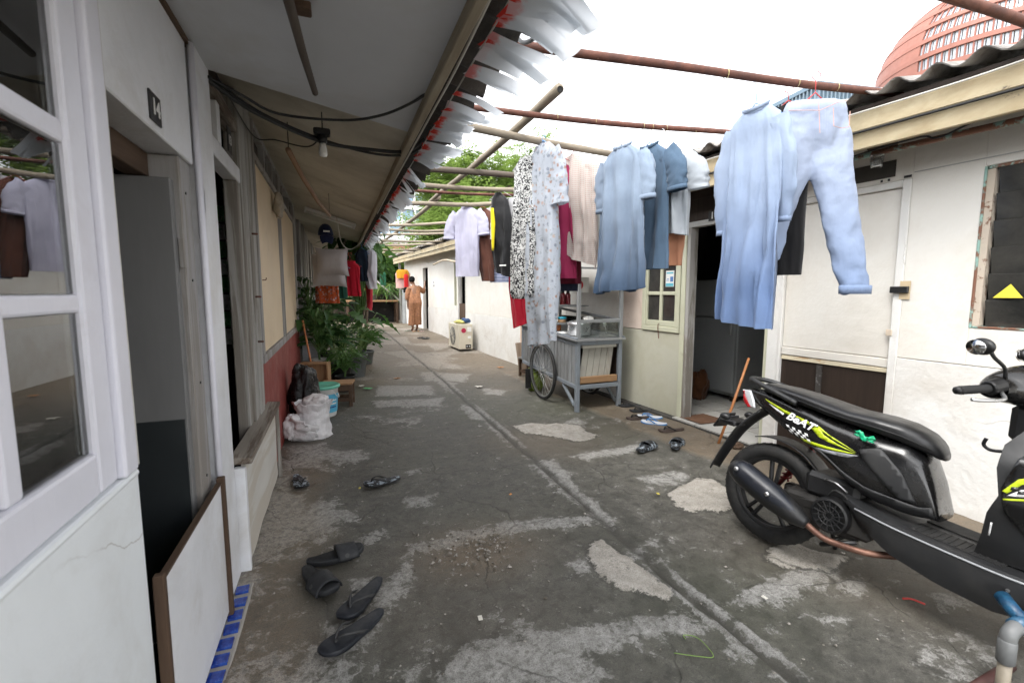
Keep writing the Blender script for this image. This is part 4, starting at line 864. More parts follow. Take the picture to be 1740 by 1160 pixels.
def tree(name, label, loc, h, crown_r, seed, nclump, leaf, mat, per=110):
    r = random.Random(seed); T = thing(name, label, 'tree', loc, r.uniform(0, 6), 'trees beyond the alley')
    tr = MB(); tips = []
    tr.tube([(0, 0, -.1), (.1, .05, h*.25), (-.05, .1, h*.5), (.1, 0, h*.72)], [h*.028, h*.022, h*.017, h*.009], 8)
    for i in range(13):
        a = i*2.4+r.uniform(-.3, .3); z0 = h*r.uniform(.30, .68); L = crown_r*r.uniform(.6, 1.05)
        e = Vector((cos(a)*L, sin(a)*L, z0+h*r.uniform(.08, .28))); mid = Vector((cos(a)*L*.5, sin(a)*L*.5, lerp(z0, e.z, .6)))
        tr.tube([(0, 0, z0), mid, e], [h*.011, h*.006, h*.002], 6); tips += [(mid, .5), (e, 1)]
    tips.append((Vector((0, 0, h*.9)), 1))
    tr.build('trunk', m_bark, T, sm=True)
    vs, fs = [], []
    for k in range(nclump):
        b, _ = r.choice(tips); c = b+Vector((r.gauss(0, 1), r.gauss(0, 1), r.gauss(0, .55)))*crown_r*.26
        d = Vector((r.gauss(0, 1), r.gauss(0, 1), r.uniform(-.5, .4))).normalized(); s_ = d.cross(Vector((0, 0, 1))).normalized(); up = s_.cross(d)
        Lf = leaf*r.uniform(5, 9)
        for i in range(per//10):   # fronds of a clump
            dd = (d+s_*r.uniform(-.9, .9)+up*r.uniform(-.5, .5)).normalized(); ss = dd.cross(Vector((0, 0, 1))).normalized(); uu = ss.cross(dd)
            for q in range(10):
                t = (q+1)/10; p = c+dd*Lf*t-Vector((0, 0, Lf*.28*t*t)); w_ = leaf*r.uniform(.7, 1.2); sg = 1 if q % 2 else -1
                a_ = p; b_ = p+ss*sg*w_+dd*w_*.35+uu*r.uniform(-.3, .3)*w_; cc = p+dd*w_*.55
                n0 = len(vs); vs += [a_, b_, cc]; fs.append((n0, n0+1, n0+2))
    m = MB(); m.v = [tuple(v) for v in vs]; m.f = fs; m.m = [0]*len(fs); m.build('crown', mat, T)
    return T
tree('feathery_tree', 'tall feathery yellow green tree behind the hung clothes', (8.2, 26, 0), 9.6, 2.6, 3, 620, .17, m_leafy)
tree('feathery_tree', 'broad feathery tree behind the diagonal bamboo pole', (6.7, 25, 0), 8.9, 2.4, 5, 640, .17, m_leafy)
tree('feathery_tree', 'lower bright green tree above the far corrugated roof', (5.9, 22, 0), 6.6, 2.0, 9, 420, .16, m_leafy)
tree('feathery_tree', 'sparse tree top at the far side of the tall feathery tree', (10.8, 29, 0), 10.0, 2.2, 12, 360, .18, m_leafy)

# ================================================================ laundry
def FAB(name, col, trans=.18, pattern=None, col2=None, var=.10, rough=.9):
    n = NT(name); c = n.co()
    base = n.mix(n.ramp(n.noise(7, 4, .6), (.3, 0), (.7, 1)), dk(col, 1-var), tuple(min(1, x*(1+var*.5)) for x in col))
    if pattern == 'floral':
        v = n.new('TexVoronoi'); v.inputs['Scale'].default_value = 24; n.t.links.new(c, v.inputs['Vector'])
        d = n.math('ADD', v.outputs['Distance'], n.math('MULTIPLY', n.noise(60, 3, .6, None, 1.5), .75))
        hue = n.ramp(n.new('SeparateColor').outputs[0], (0, 0), (1, 1)) if 0 else None
        sp = n.new('SeparateColor'); n.t.links.new(v.outputs['Color'], sp.inputs[0])
        fc = n.ramp(sp.outputs[0], (.30, (.42, .26, .20)), (.34, (.52, .38, .33)), (.62, (.58, .47, .40)), (.66, (.28, .31, .37)), interp='CONSTANT')
        base = n.mix(n.ramp(d, (.58, .95), (.74, 0)), base, fc)
        base = n.mix(n.ramp(n.noise(38, 2, .5), (.60, 0), (.66, .55)), base, (.30, .34, .36))
    elif pattern == 'scroll':
        f = n.ramp(n.noise(34, 2, .5, None, 2.5), (.47, 0), (.52, 1)); base = n.mix(f, (.025, .025, .028), base)
    elif pattern == 'check':
        s = n.new('SeparateXYZ'); n.t.links.new(c, s.inputs[0])
        f1 = n.math('GREATER_THAN', n.math('SINE', n.math('MULTIPLY', n.math('ADD', s.outputs[0], s.outputs[1]), 420)), .35); f2 = n.math('GREATER_THAN', n.math('SINE', n.math('MULTIPLY', s.outputs[2], 420)), .35)
        base = n.mix(n.math('MULTIPLY', n.math('MULTIPLY', f1, f2), .8), base, col2)
    elif pattern == 'stripe':
        s = n.new('SeparateXYZ'); n.t.links.new(c, s.inputs[0])
        base = n.mix(n.math('GREATER_THAN', n.math('SINE', n.math('MULTIPLY', s.outputs[2], 330)), .1), base, col2)
    elif pattern == 'hem_deeper':   # deeper colour towards the hem
        s = n.new('SeparateXYZ'); n.t.links.new(c, s.inputs[0])
        base = n.mix(n.ramp(n.math('ADD', s.outputs[2], 1.35), (.25, 1), (.95, 0)), base, col2)
    n.set('Base Color', base); n.set('Roughness', rough); n.set('Specular IOR Level', .2); n.set('Sheen Weight', .15)
    w_ = n.noise(260, 2, .5, n.co((1, 1, .25))); wr = n.noise(11, 5, .6)
    cr = n.noise(5, 4, .6, n.co((3.2, 3.2, .7)), .8); n.set('Normal', n.bump(n.math('ADD', n.math('MULTIPLY', w_, .10), n.math('ADD', wr, n.math('MULTIPLY', cr, 1.2))), .32, .012))
    tl = n.new('BsdfTranslucent'); n.t.links.new(base, tl.inputs[0]); ms = n.new('MixShader'); ms.inputs[0].default_value = trans
    n.t.links.new(n.b.outputs[0], ms.inputs[1]); n.t.links.new(tl.outputs[0], ms.inputs[2]); n.t.links.new(ms.outputs[0], n.out.inputs[0])
    return n.m
def drape(m, rows, seed, fold=.02, freq=14, nu=56, nv=34, wr=.006, skew=.0, hemw=.0):
    """closed cloth tube through rows (z, half width, half depth, cx, cy); folds deepen downwards"""
    zs = [r[0] for r in rows]; z0, z1 = zs[0], zs[-1]
    tabs = [[(-(r[0]), r[k]) for r in rows] for k in (1, 2, 3, 4)]
    def f(u, v):
        z = lerp(z0, z1, v**.85); w_, d, cx, cy = [interp(t, -z) for t in tabs]
        a = 2*pi*u; ca, sa = cos(a), sin(a)
        X = w_*(abs(ca)**.75)*(1 if ca >= 0 else -1); side = 1 if sa >= 0 else -1
        t = smooth((z0-z)/(z0-z1)*1.5)
        t = .25+.75*t; n1 = noise.noise(Vector((X*freq, z*.9, seed+side*7))); n2 = noise.noise(Vector((X*freq*2.4+z*1.5, z*1.3, seed+side*3+40)))
        fo = fold*t*(1.5*n1+.9*(.35-abs(n2)*1.6)+.35*noise.noise(Vector((X*freq*5, z*2.5, seed))))
        Y = d*sa+fo*2*(abs(sa)**.5)+cy
        q = Vector((X*9, Y*9, z*9+seed)); k = noise.noise(q)*wr+noise.noise(q*2.4)*wr*.5
        zz = z+(hemw*noise.noise(Vector((X*7, side*2, seed)))-skew*X)*smooth((z0-z)/(z0-z1))
        return (X*(1+.04*noise.noise(Vector((z*5, side, seed))))+cx, Y+k, zz)
    m.grid(f, nu, nv, True)
def limb(m, pts, rad, seed, flat=.40, wr=.012, n=20, per=7):
    P = bez(pts, per); k = len(P); vs = []
    rt = [(i/(len(rad)-1), r) for i, r in enumerate(rad)]
    for i, p in enumerate(P):
        d = (P[min(i+1, k-1)]-P[max(i-1, 0)]).normalized(); a = d.cross(Vector((0, 1, 0))).normalized(); b = d.cross(a); r = interp(rt, i/(k-1))
        for q in range(n):
            t = 2*pi*q/n; w_ = 1+wr/r*1.8*noise.noise(Vector((cos(t)*2.2, sin(t)*2.2, i*.33+seed))); vs.append(p+a*cos(t)*r*w_+b*sin(t)*r*flat*w_)
    m.add(vs, [(i*n+q, i*n+(q+1) % n, (i+1)*n+(q+1) % n, (i+1)*n+q) for i in range(k-1) for q in range(n)])
def hanger(parent, mat, hz, sw, hook=.0):
    """wire hanger: hook round the pole (origin), neck at hz"""
    P = [(.022*cos(a), 0, .022*sin(a)) for a in [radians(x) for x in (-20, 20, 60, 100, 140, 180, 220, 260)]]
    P = [(x, y, z) for x, y, z in P]+[(0, 0, -.035), (0, 0, hz+.02)]
    m = MB().tube(P, .0025, 6); m.tube([(-sw, 0, hz-.08), (0, 0, hz+.015), (sw, 0, hz-.08), (-sw, 0, hz-.082)], .004, 6)
    m.build('hanger', mat, parent, sm=True)
m_hang = [MAT('red_hanger', (.5, .05, .05), .4, bump=0), MAT('blue_hanger', (.1, .25, .5), .4, bump=0), MAT('white_hanger', (.6, .6, .6), .4, bump=0)]
def garment(name, label, cat, loc, rz, mat, rows, seed, sleeves=(), fold=.022, freq=14, hz=-.10, hk=0, collar=False, tilt=(0, 0), grp='laundry hung from the poles', **kw):
    T = thing(name, label, cat, loc, group=grp, rot=(tilt[0], tilt[1], radians(rz)))
    m = MB(); drape(m, rows, seed, fold, freq, **kw)
    for s in sleeves: limb(m, *s[:2], seed+len(s[0])+s[0][0][0]*50, *(s[2:]))
    m.build('cloth', mat, T, sm=True)
    if hk is not None: hanger(T, m_hang[hk], hz, .15)
    if collar:
        z0, w0, d0 = rows[0][:3]
        MB().grid(lambda u, v: ((w0*1.05+.006*v)*cos(2*pi*u), (d0*1.3+.006*v)*sin(2*pi*u)-.004, z0-.004+.020*v-.022*max(0, -sin(2*pi*u))), 28, 3, True).build('collar', mat, T, sm=True, solid=.004)
        for s in sleeves:
            P = [Vector(q) for q in s[0]]; d = (P[-1]-P[-2]).normalized(); r = s[1][-1]; e = P[-1]; a_ = d.cross(Vector((0, 1, 0))).normalized(); b_ = d.cross(a_)
            MB().grid(lambda u, v: tuple(e-d*.028*(1-v)+(a_*cos(2*pi*u)+b_*sin(2*pi*u)*.42)*(r*1.03+.003)), 20, 3, True).build('cuff', mat, T, sm=True, solid=.003)
    return T
def shirt_rows(top, L, sw=.21, chest=.23, hem=.25, d=.036, cx=0, cy=0, neck=.07):
    return [(top+.012, neck, .022, 0, 0), (top-.015, sw*.55, .03, 0, 0), (top-.06, sw*.97, .038, 0, 0), (top-.16, lerp(sw, chest, .5), d, 0, 0), (top-L*.5, chest, d*1.15, cx*.4, cy*.4), (top-L, hem, d*1.3, cx, cy)]
def slv(s, top, sw, L, r0=.068, r1=.06, out=.06, fwd=0, r2=None):
    a = (s*(sw-.045), 0, top-.075)
    rad = [r0, r0*.98, lerp(r0, r1, .5)*1.02, r1] if r2 is None else [r0, r0*1.08, r2, r1]
    return ([a, (s*(sw+out*.55), fwd*.3, top-.075-L*.33), (s*(sw+out*.9), fwd*.7, top-.075-L*.68), (s*(sw+out), fwd, top-.075-L)], rad)
blue = FAB('light_blue_cotton', (.38, .46, .60), .22, 'hem_deeper', (.14, .21, .37)); blue2 = FAB('dusty_blue_jersey', (.29, .36, .46), .2, 'hem_deeper', (.055, .09, .15))
dkblue = FAB('slate_blue_jersey', (.085, .135, .20), .12); blackf = FAB('black_jersey', (.006, .006, .007), .02); denim = FAB('pale_denim', (.38, .44, .57), .12, 'hem_deeper', (.21, .28, .43))
Z2 = 2.395; Z3 = 2.385; Z4 = 2.385
# on the nearest loaded pipe
t = -.155
garment('kurta', 'long light blue long sleeved kurta hanging nearest to doorway 16', 'shirt', (2.13, 1.965, Z2), -84, blue,
        shirt_rows(t, 1.14, .165, .165, .175, .026, .0, -.02), 1, [slv(-1, t, .165, .56, .06, .038, .02, .02, .066), slv(1, t, .165, .52, .06, .04, -.02, .06, .068)], .034, 15, t+.02, 1, skew=.10, hemw=.02, collar=True)
garment('dress', 'black short sleeved dress squeezed between blue kurta and blue trousers', 'dress', (2.385, 1.985, Z2), -70, blackf, shirt_rows(-.10, .92, .15, .12, .12, .035), 2, [slv(1, -.10, .15, .24, .07, .06, .0)], .02, 13, -.08, 0)
T = thing('trousers', 'light blue denim trousers with orange stitching, hung by the waist', 'trousers', (2.40, 1.84, Z2+.01), radians(-27), 'laundry hung from the poles')
m = MB(); n0 = 56; drape(m, [(-.13, .145, .05, 0, 0), (-.16, .155, .075, 0, 0), (-.30, .178, .062, .01, 0), (-.40, .17, .030, .012, 0)], 3, .010, 12, nv=22, wr=.006)
m.f += [tuple(range(n0-1, -1, -1)), tuple(range(21*n0, 22*n0))]; m.m += [0, 0]
def leg_(pts, rad, sd):
    k0 = len(m.v); limb(m, pts, rad, sd, .50, .012, 26); k1 = len(m.v); m.f.extend([tuple(range(k0+25, k0-1, -1)), tuple(range(k1-26, k1))]); m.m.extend([0, 0])
leg_([(.085, 0, -.30), (.112, .0, -.50), (.175, 0, -.76), (.225, -.01, -.97), (.262, -.02, -1.13)], [.105, .105, .094, .082, .072], 5)
leg_([(-.085, 0, -.30), (-.11, .02, -.50), (-.15, .06, -.72), (-.16, .08, -.95)], [.112, .11, .095, .08], 6)
tr_ = m.build('cloth', denim, T, sm=True)
rm = tr_.modifiers.new('remesh', 'REMESH'); rm.mode = 'VOXEL'; rm.voxel_size = .007; rm.use_smooth_shade = True
sm_ = tr_.modifiers.new('smooth', 'SMOOTH'); sm_.iterations = 30
tx = bpy.data.textures.new('wrinkle', 'CLOUDS'); tx.noise_scale = .09; tx.noise_depth = 3
dm_ = tr_.modifiers.new('wrinkle', 'DISPLACE'); dm_.texture = tx; dm_.strength = .012; dm_.mid_level = .5
MB().lathe([(0, -1.139), (.066, -1.139)], 24, Matrix.Translation((.258, -.02, 0)) @ Matrix.Diagonal((1, .65, 1, 1)), cap=False).build('leg_hollow_shade', FAB('denim_shade_colour', (.03, .045, .09), 0), T)  # leg end is closed; dark disc paints in its shaded inside
m_stitch = MAT('orange_stitching', (.58, .34, .28), .8, bump=0)
MB().tube([(-.02, -.078, -.15), (-.018, -.090, -.22), (-.012, -.098, -.32)], .0016, 5).build('seam', m_stitch, T)
MB().tube([(-.15, -.045, -.185), (-.06, -.092, -.205), (-.02, -.098, -.21), (.06, -.095, -.175), (.13, -.055, -.15)], .0016, 5).build('seam', m_stitch, T)
MB().tube([(.045, -.097, -.20), (.05, -.103, -.29), (.09, -.098, -.30), (.135, -.08, -.29), (.14, -.07, -.21)], .0018, 5).build('pocket_stitching', m_stitch, T)
MB().lathe([(.076, -1.137), (.080, -1.137), (.082, -1.095), (.076, -1.09)], 26, Matrix.Translation((.258, -.02, 0)) @ Matrix.Diagonal((1, .55, 1, 1)), cap=False).build('cuff', denim, T, sm=True)
hanger(T, m_hang[0], -.10, .10)
# on the second rusty pipe
t = -.15
garment('dress', 'long dusty blue short sleeved dress hanging beside the food cart', 'dress', (1.84, 2.77, Z3), -76, blue2, shirt_rows(t, .95, .19, .20, .225, .036), 11, [slv(-1, t, .19, .32, .065, .06, .01, .03), slv(1, t, .19, .29, .07, .068, .02)], .03, 15, t+.02, 2, skew=-.06, hemw=.03, collar=True)
garment('tee_shirt', 'slate blue tee shirt just behind the long dusty blue dress', 'shirt', (2.04, 2.75, Z3), -78, dkblue, shirt_rows(-.13, .82, .18, .18, .19, .034), 12, [slv(1, -.13, .19, .25, .08, .07, .05)], .022, 14, -.11, 1, collar=True)
garment('tee_shirt', 'pale grey tee shirt last on the pipe by window 16', 'shirt', (2.13, 2.71, Z3+.01), -60, FAB('pale_grey_jersey', (.50, .54, .58), .25), shirt_rows(-.17, .54, .18, .185, .19, .034), 13, [slv(1, -.17, .18, .20, .08, .08, .05)], .03, 14, -.15, 2, skew=.15)
garment('shorts', 'peach coloured garment under the pale grey tee shirt', 'clothes', (2.20, 2.78, Z3+.01), -62, FAB('peach_cotton', (.62, .30, .18), .2), [(-.25, .10, .03, 0, 0), (-.30, .15, .06, 0, 0), (-.7, .16, .065, 0, 0), (-.93, .14, .06, 0, 0)], 14, (), .02, 12, -.22, 0)
# on the pale bamboo pole
garment('blouse', 'beige and pink checked blouse with ruffled front', 'shirt', (1.76, 3.31, Z4), -62, FAB('checked_crepe', (.66, .60, .55), .3, 'check', (.50, .24, .20)), [(-.06, .06, .025, 0, 0), (-.12, .16, .035, 0, 0), (-.35, .20, .06, 0, 0), (-.66, .215, .075, .02, 0), (-.84, .19, .07, .02, 0)], 15, [slv(1, -.08, .17, .36, .075, .07, .03)], .034, 13, -.05, 0, skew=.35, hemw=.05)
garment('shirt', 'thin off white shirt between checked blouse and long blue dress', 'shirt', (1.97, 3.36, Z4), -45, FAB('off_white_voile', (.68, .70, .68), .4), shirt_rows(-.12, .72, .18, .185, .19, .034), 16, (), .024, 14, -.1, 2)
T = garment('dress', 'very long white floral dress almost touching the cart wheel', 'dress', (1.455, 3.20, Z4), -80, FAB('floral_voile', (.56, .60, .66), .35, 'floral'), [(-.04, .07, .025, 0, 0), (-.10, .15, .035, 0, 0), (-.20, .16, .05, 0, 0), (-.50, .145, .055, 0, 0), (-1.1, .17, .065, 0, 0), (-1.50, .15, .06, .0, 0)], 17,
        [slv(-1, -.06, .16, .34, .085, .095, .02), slv(1, -.06, .16, .36, .085, .10, .03)], .03, 16, -.03, 1, nv=46, skew=-.28, hemw=.05)
garment('dress', 'black and white scroll patterned dress left of the floral dress', 'dress', (1.385, 3.36, Z4), -68, FAB('scroll_print', (.70, .70, .68), .2, 'scroll'), [(-.10, .06, .025, 0, 0), (-.16, .12, .04, 0, 0), (-.35, .125, .055, 0, 0), (-1.12, .135, .07, 0, 0), (-1.16, .115, .05, 0, 0)], 18, (), .028, 15, -.09, 2, nv=40)
garment('camisole', 'deep magenta sleeveless top behind the floral dress', 'shirt', (1.69, 3.38, Z4), -50, FAB('magenta_satin', (.30, .018, .075), .12, rough=.6), [(-.09, .03, .02, -.03, 0), (-.16, .10, .03, 0, 0), (-.26, .14, .05, 0, 0), (-.60, .14, .05, 0, 0), (-1.0, .12, .05, .02, 0)], 19, (), .02, 13, -.07, 0)
garment('trousers', 'dark navy trousers low behind the floral dress', 'trousers', (1.80, 3.58, Z4), -42, FAB('navy_cotton', (.016, .02, .04), .04), [(-.40, .13, .05, 0, 0), (-.5, .15, .06, 0, 0), (-1.10, .145, .06, 0, 0)], 20, (), .015, 12, -.36, 1)
garment('skirt', 'short maroon skirt over the dark navy trousers', 'skirt', (1.83, 3.50, Z4), -42, FAB('maroon_cotton', (.11, .010, .025), .06), [(-.72, .09, .05, 0, 0), (-.8, .10, .06, 0, 0), (-1.04, .11, .06, 0, 0)], 21, (), .02, 14, -.68, None)
# on the far poles
garment('shirt', 'white to grey shirt right of the black jacket', 'shirt', (1.92, 4.96, 2.39), -44, FAB('grey_white_cotton', (.66, .65, .66), .3), shirt_rows(-.08, .80, .19, .18, .17, .036), 22, [slv(-1, -.08, .19, .36, .075, .065, .06)], .022, 14, -.06, 2)
garment('dress', 'bright red garment hanging low below the white to grey shirt', 'dress', (1.99, 5.06, 2.39), -40, FAB('bright_red_jersey', (.42, .012, .03), .12), [(-.30, .08, .03, 0, 0), (-.36, .12, .05, 0, 0), (-1.0, .12, .06, 0, 0), (-1.5, .10, .06, .04, 0)], 23, (), .03, 13, -.25, 0, skew=-.4)
T = garment('jacket', 'black sports jacket with a yellow panel and white cuff stripe', 'jacket', (1.755, 4.98, 2.39), -48, FAB('black_nylon', (.009, .009, .010), .02, rough=.5), [(-.02, .03, .03, -.04, 0), (-.10, .10, .05, -.02, 0), (-.30, .13, .07, 0, 0), (-.66, .15, .075, .02, 0), (-.92, .11, .06, .03, 0)], 24, (), .026, 12, -.01, 2, skew=.3)
MB().grid(lambda u, v: (-.085+.055*u*(1-.4*abs(v-.35)*2)+.02*v, -.092-.012*sin(u*pi)-.01*v, -.20-.46*v), 5, 12).build('yellow_panel', FAB('yellow_nylon', (.75, .62, .02), .1), T, sm=True, solid=.003)
MB().bx(.03, .11, -.10, -.094, -.83, -.815).build('white_stripe', m_signw, T)
T = garment('tee_shirt', 'white lilac tinted tee shirt at the end of the crooked pole', 'shirt', (1.60, 5.86, 2.385), -52, FAB('lilac_white_jersey', (.62, .61, .74), .3), shirt_rows(-.05, .86, .20, .19, .19, .036), 25, [slv(-1, -.05, .20, .30, .085, .085, .09), slv(1, -.05, .20, .28, .085, .08, .06)], .018, 13, -.03, 2, collar=True)
garment('shirt', 'brown shirt with one long hanging side next to the white tee', 'shirt', (1.79, 5.80, 2.385), -48, FAB('brown_cotton', (.125, .052, .036), .08), [(-.06, .05, .025, 0, 0), (-.12, .14, .04, 0, 0), (-.30, .17, .055, 0, 0), (-.55, .13, .05, .03, 0), (-.97, .09, .045, .08, 0)], 26, [slv(-1, -.07, .16, .22, .09, .08, .05)], .02, 12, -.04, 0)
garment('shirt', 'blue striped shirt peeking out below the black jacket', 'shirt', (2.0, 5.68, 2.40), -45, FAB('striped_cotton', (.50, .54, .68), .2, 'stripe', (.06, .09, .22)), shirt_rows(-.10, .90, .17, .16, .16, .034), 27, (), .02, 12, -.08, 1)
garment('tee_shirt', 'plain white tee shirt half hidden behind brown shirt and jacket', 'shirt', (1.90, 5.78, 2.39), -50, FAB('plain_white_jersey', (.74, .74, .76), .3), shirt_rows(-.06, .62, .17, .16, .16, .034), 28, (), .02, 12, -.04, 2)
# under the left eave, by the plants
def pillow(name, label, loc, rz, sx, sz, seed):
    def f(u, v):
        a = 2*pi*u; rim = sin(pi*v); x = (v-.5)*2
        ca, sa = cos(a), sin(a)
        X = sx*(abs(ca)**.45)*(1 if ca > 0 else -1); Zz = sz*x
        p = (1-abs(ca)**3)*(1-abs(x)**3); return (X*(1-.10*(1-abs(x)**2)), .075*sa**1*p*(1)+.006*noise.noise(Vector((X*18, Zz*18, seed))), Zz*(1-.10*(1-abs(ca)))-.02*noise.noise(Vector((X*5, seed, 0))))
    return tag(MB().grid(f, 40, 24, True).build(name, FAB('grey_white_pillow_cotton', (.40, .37, .37), .05), sm=True, loc=loc, rot=(.12, 0, rz)), label, 'pillow')
pillow('pillow', 'grey white pillow hung up to dry in front of another', (-.02, 5.95, 1.63), -.1, .185, .165, 4)
pillow('pillow', 'second pillow hanging lower, half hidden behind the first', (-.06, 6.10, 1.53), -.05, .20, .20, 9)
c = thing('cap', 'navy blue baseball cap hung above the pillows', 'cap', (-.08, 5.9, 1.93), .15)
MB().grid(lambda u, v: (.085*cos(2*pi*u)*sin(pi*.5*v+.05)*(1.0), .08*sin(2*pi*u)*sin(pi*.5*v+.05), .13*cos(pi*.5*v)), 24, 10, True).build('crown', FAB('navy_twill', (.010, .016, .05), 0), c, sm=True)
MB().grid(lambda u, v: ((u-.5)*.15*(1-.3*v*v), -.075-.02*v+.02*abs(u-.5), .0-.09*v-.02*(2*u-1)**2), 10, 6).build('peak', FAB('navy_twill_peak', (.012, .018, .055), 0), c, sm=True, solid=.004)
MB().bx(-.035, .035, -.083, -.078, .028, .046).build('emblem', m_signw, c)
grp = 'clothes under the left eave'
garment('shirt', 'orange red batik shirt hanging behind the potted plants', 'shirt', (-.10, 6.6, 1.75), -20, FAB('orange_batik', (.42, .075, .02), .1, 'floral'), shirt_rows(-.1, .52, .16, .15, .16, .05), 31, (), .02, 12, -.08, 0, grp=grp)
garment('shirt', 'dark green garment between the orange and red shirts', 'shirt', (.06, 6.65, 1.75), -25, FAB('bottle_green', (.012, .06, .04), .05), shirt_rows(-.1, .46, .10, .09, .09, .04), 32, (), .02, 12, -.08, 1, grp=grp)
garment('shirt', 'bright red shirt hanging beside the green garment by the plants', 'shirt', (.20, 6.7, 1.78), -15, FAB('scarlet_cotton', (.48, .012, .03), .12), shirt_rows(-.1, .46, .13, .12, .13, .04), 33, (), .02, 12, -.08, 0, grp=grp)
garment('shirt', 'white long sleeved shirt hanging below the eave fringe', 'shirt', (.50, 7.1, 1.98), -60, FAB('white_poplin', (.74, .73, .78), .25), [(-.1, .05, .03, 0, 0), (-.16, .12, .05, 0, 0), (-.4, .14, .06, 0, 0), (-.66, .08, .05, .04, 0)], 34, (), .03, 12, -.08, 2, grp=grp)
garment('jeans', 'dark blue jeans beside the white shirt under the eave', 'trousers', (.38, 7.15, 1.98), -50, FAB('dark_denim', (.02, .035, .06), .03), [(-.1, .08, .04, 0, 0), (-.2, .12, .06, 0, 0), (-.55, .11, .06, 0, 0)], 35, (), .02, 12, -.08, 1, grp=grp)
garment('scarf', 'narrow red and white cloth under the white shirt', 'cloth', (.47, 7.3, 1.98), -50, FAB('red_white_cloth', (.5, .03, .05), .1), [(-.5, .05, .03, 0, 0), (-.7, .06, .04, 0, 0), (-.98, .04, .03, 0, 0)], 36, (), .02, 12, -.45, None, grp=grp)
# far clothes line at the end of the row
grp = 'clothes on the far line'
for k, (nm, lb, u, x, c_, w_, zt, L) in enumerate((('shirt', 'orange yellow shirt on the far line above the woman', 15.7, -.45, (.55, .26, .02), .20, 2.0, .28), ('shirt', 'pink shirt on the far line under the orange one', 15.8, -.42, (.60, .38, .34), .24, 1.95, .55), ('scarf', 'red cloth on the far line beside the woman', 15.6, -.36, (.55, .02, .02), .07, 1.85, .42),
        ('shirt', 'dark green cloth on the far line near the shed', 16.6, -.95, (.02, .10, .05), .10, 1.95, .45), ('towel', 'mustard cloth leftmost on the far line', 17.2, -1.45, (.45, .27, .03), .08, 1.8, .45), ('towel', 'dark teal cloth between mustard cloth and green cloth', 17.0, -1.2, (.02, .10, .11), .09, 1.85, .40), ('trousers', 'black trousers at the bottom of the far line by the wall', 15.75, -.33, (.015, .015, .016), .10, 1.45, .2))):
    p = RW(x, u, zt); garment(nm, lb, 'clothes', tuple(p), -15, FAB(nm+'_far_%d' % k, c_, .1), [(0, w_*.7, .03, 0, 0), (-.05, w_, .05, 0, 0), (-L, w_, .05, 0, 0)], 50+k, (), .02, 10, .02, None, grp=grp, nu=28, nv=12)

# ================================================================ motor scooter (x forward, y left, z up; origin under the rear axle)
m_gloss = MAT('gloss_black_panel', (.005, .005, .0055), .24, .1, 8, .03, 200, .001, spec=.5, coat=.3, col2=(.014, .013, .012), amt=.42, s2=7, soft=.14, col3=(.035, .033, .03), amt3=.26, s3=30)
m_matte = MAT('matte_black_panel', (.014, .0145, .0155), .5, .2, 10, .25, 500, .0008, col2=(.030, .029, .028), amt=.38, s2=6, soft=.15)
m_seat = MAT('black_vinyl_seat', (.009, .009, .0095), .36, .2, 6, .3, 350, .001, col2=(.026, .026, .026), amt=.36, s2=4, soft=.15)
m_lime = MAT('lime_decal', (.42, .52, .015), .35, .05, bump=0); m_dec_w = MAT('white_decal', (.78, .78, .78), .35, .03, bump=0); m_dec_g = MAT('grey_decal', (.25, .26, .27), .4, .05, bump=0)
m_exh = MAT('matte_exhaust_black', (.010, .010, .0105), .45, .2, 9, .15); m_copper = MAT('heat_stained_header', (.26, .14, .10), .5, .25, 16, .2, 60, .002, metal=.6, col2=(.12, .06, .045), amt=.5, s2=12, soft=.15)
m_cast = MAT('dirty_cast_metal', (.035, .033, .031), .55, .3, 14, .3, 80, .003, metal=.5)
m_redl = MAT('red_lens', (.35, .008, .012), .12, .1, bump=0, coat=.6); m_clear = MAT('clear_lens', (.62, .64, .66), .12, .08, bump=0, coat=.6)
m_disc = MAT('bright_bolt', (.55, .55, .55), .3, .1, metal=.9, bump=0)
BK = thing('motor_scooter', 'black motor scooter with lime green and white side stripes parked by white wall', 'scooter', (2.03, 1.665, .0))
_a, _l = radians(-79), radians(7)
fx = Vector((cos(_a), sin(_a), 0)); fy0 = Vector((-sin(_a), cos(_a), 0)); fz0 = Vector((0, 0, 1))
fy = fy0*cos(_l)-fz0*sin(_l); fz = fz0*cos(_l)+fy0*sin(_l)
BK.matrix_basis = frame(fx, fy, fz, (2.03, 1.665, .008))
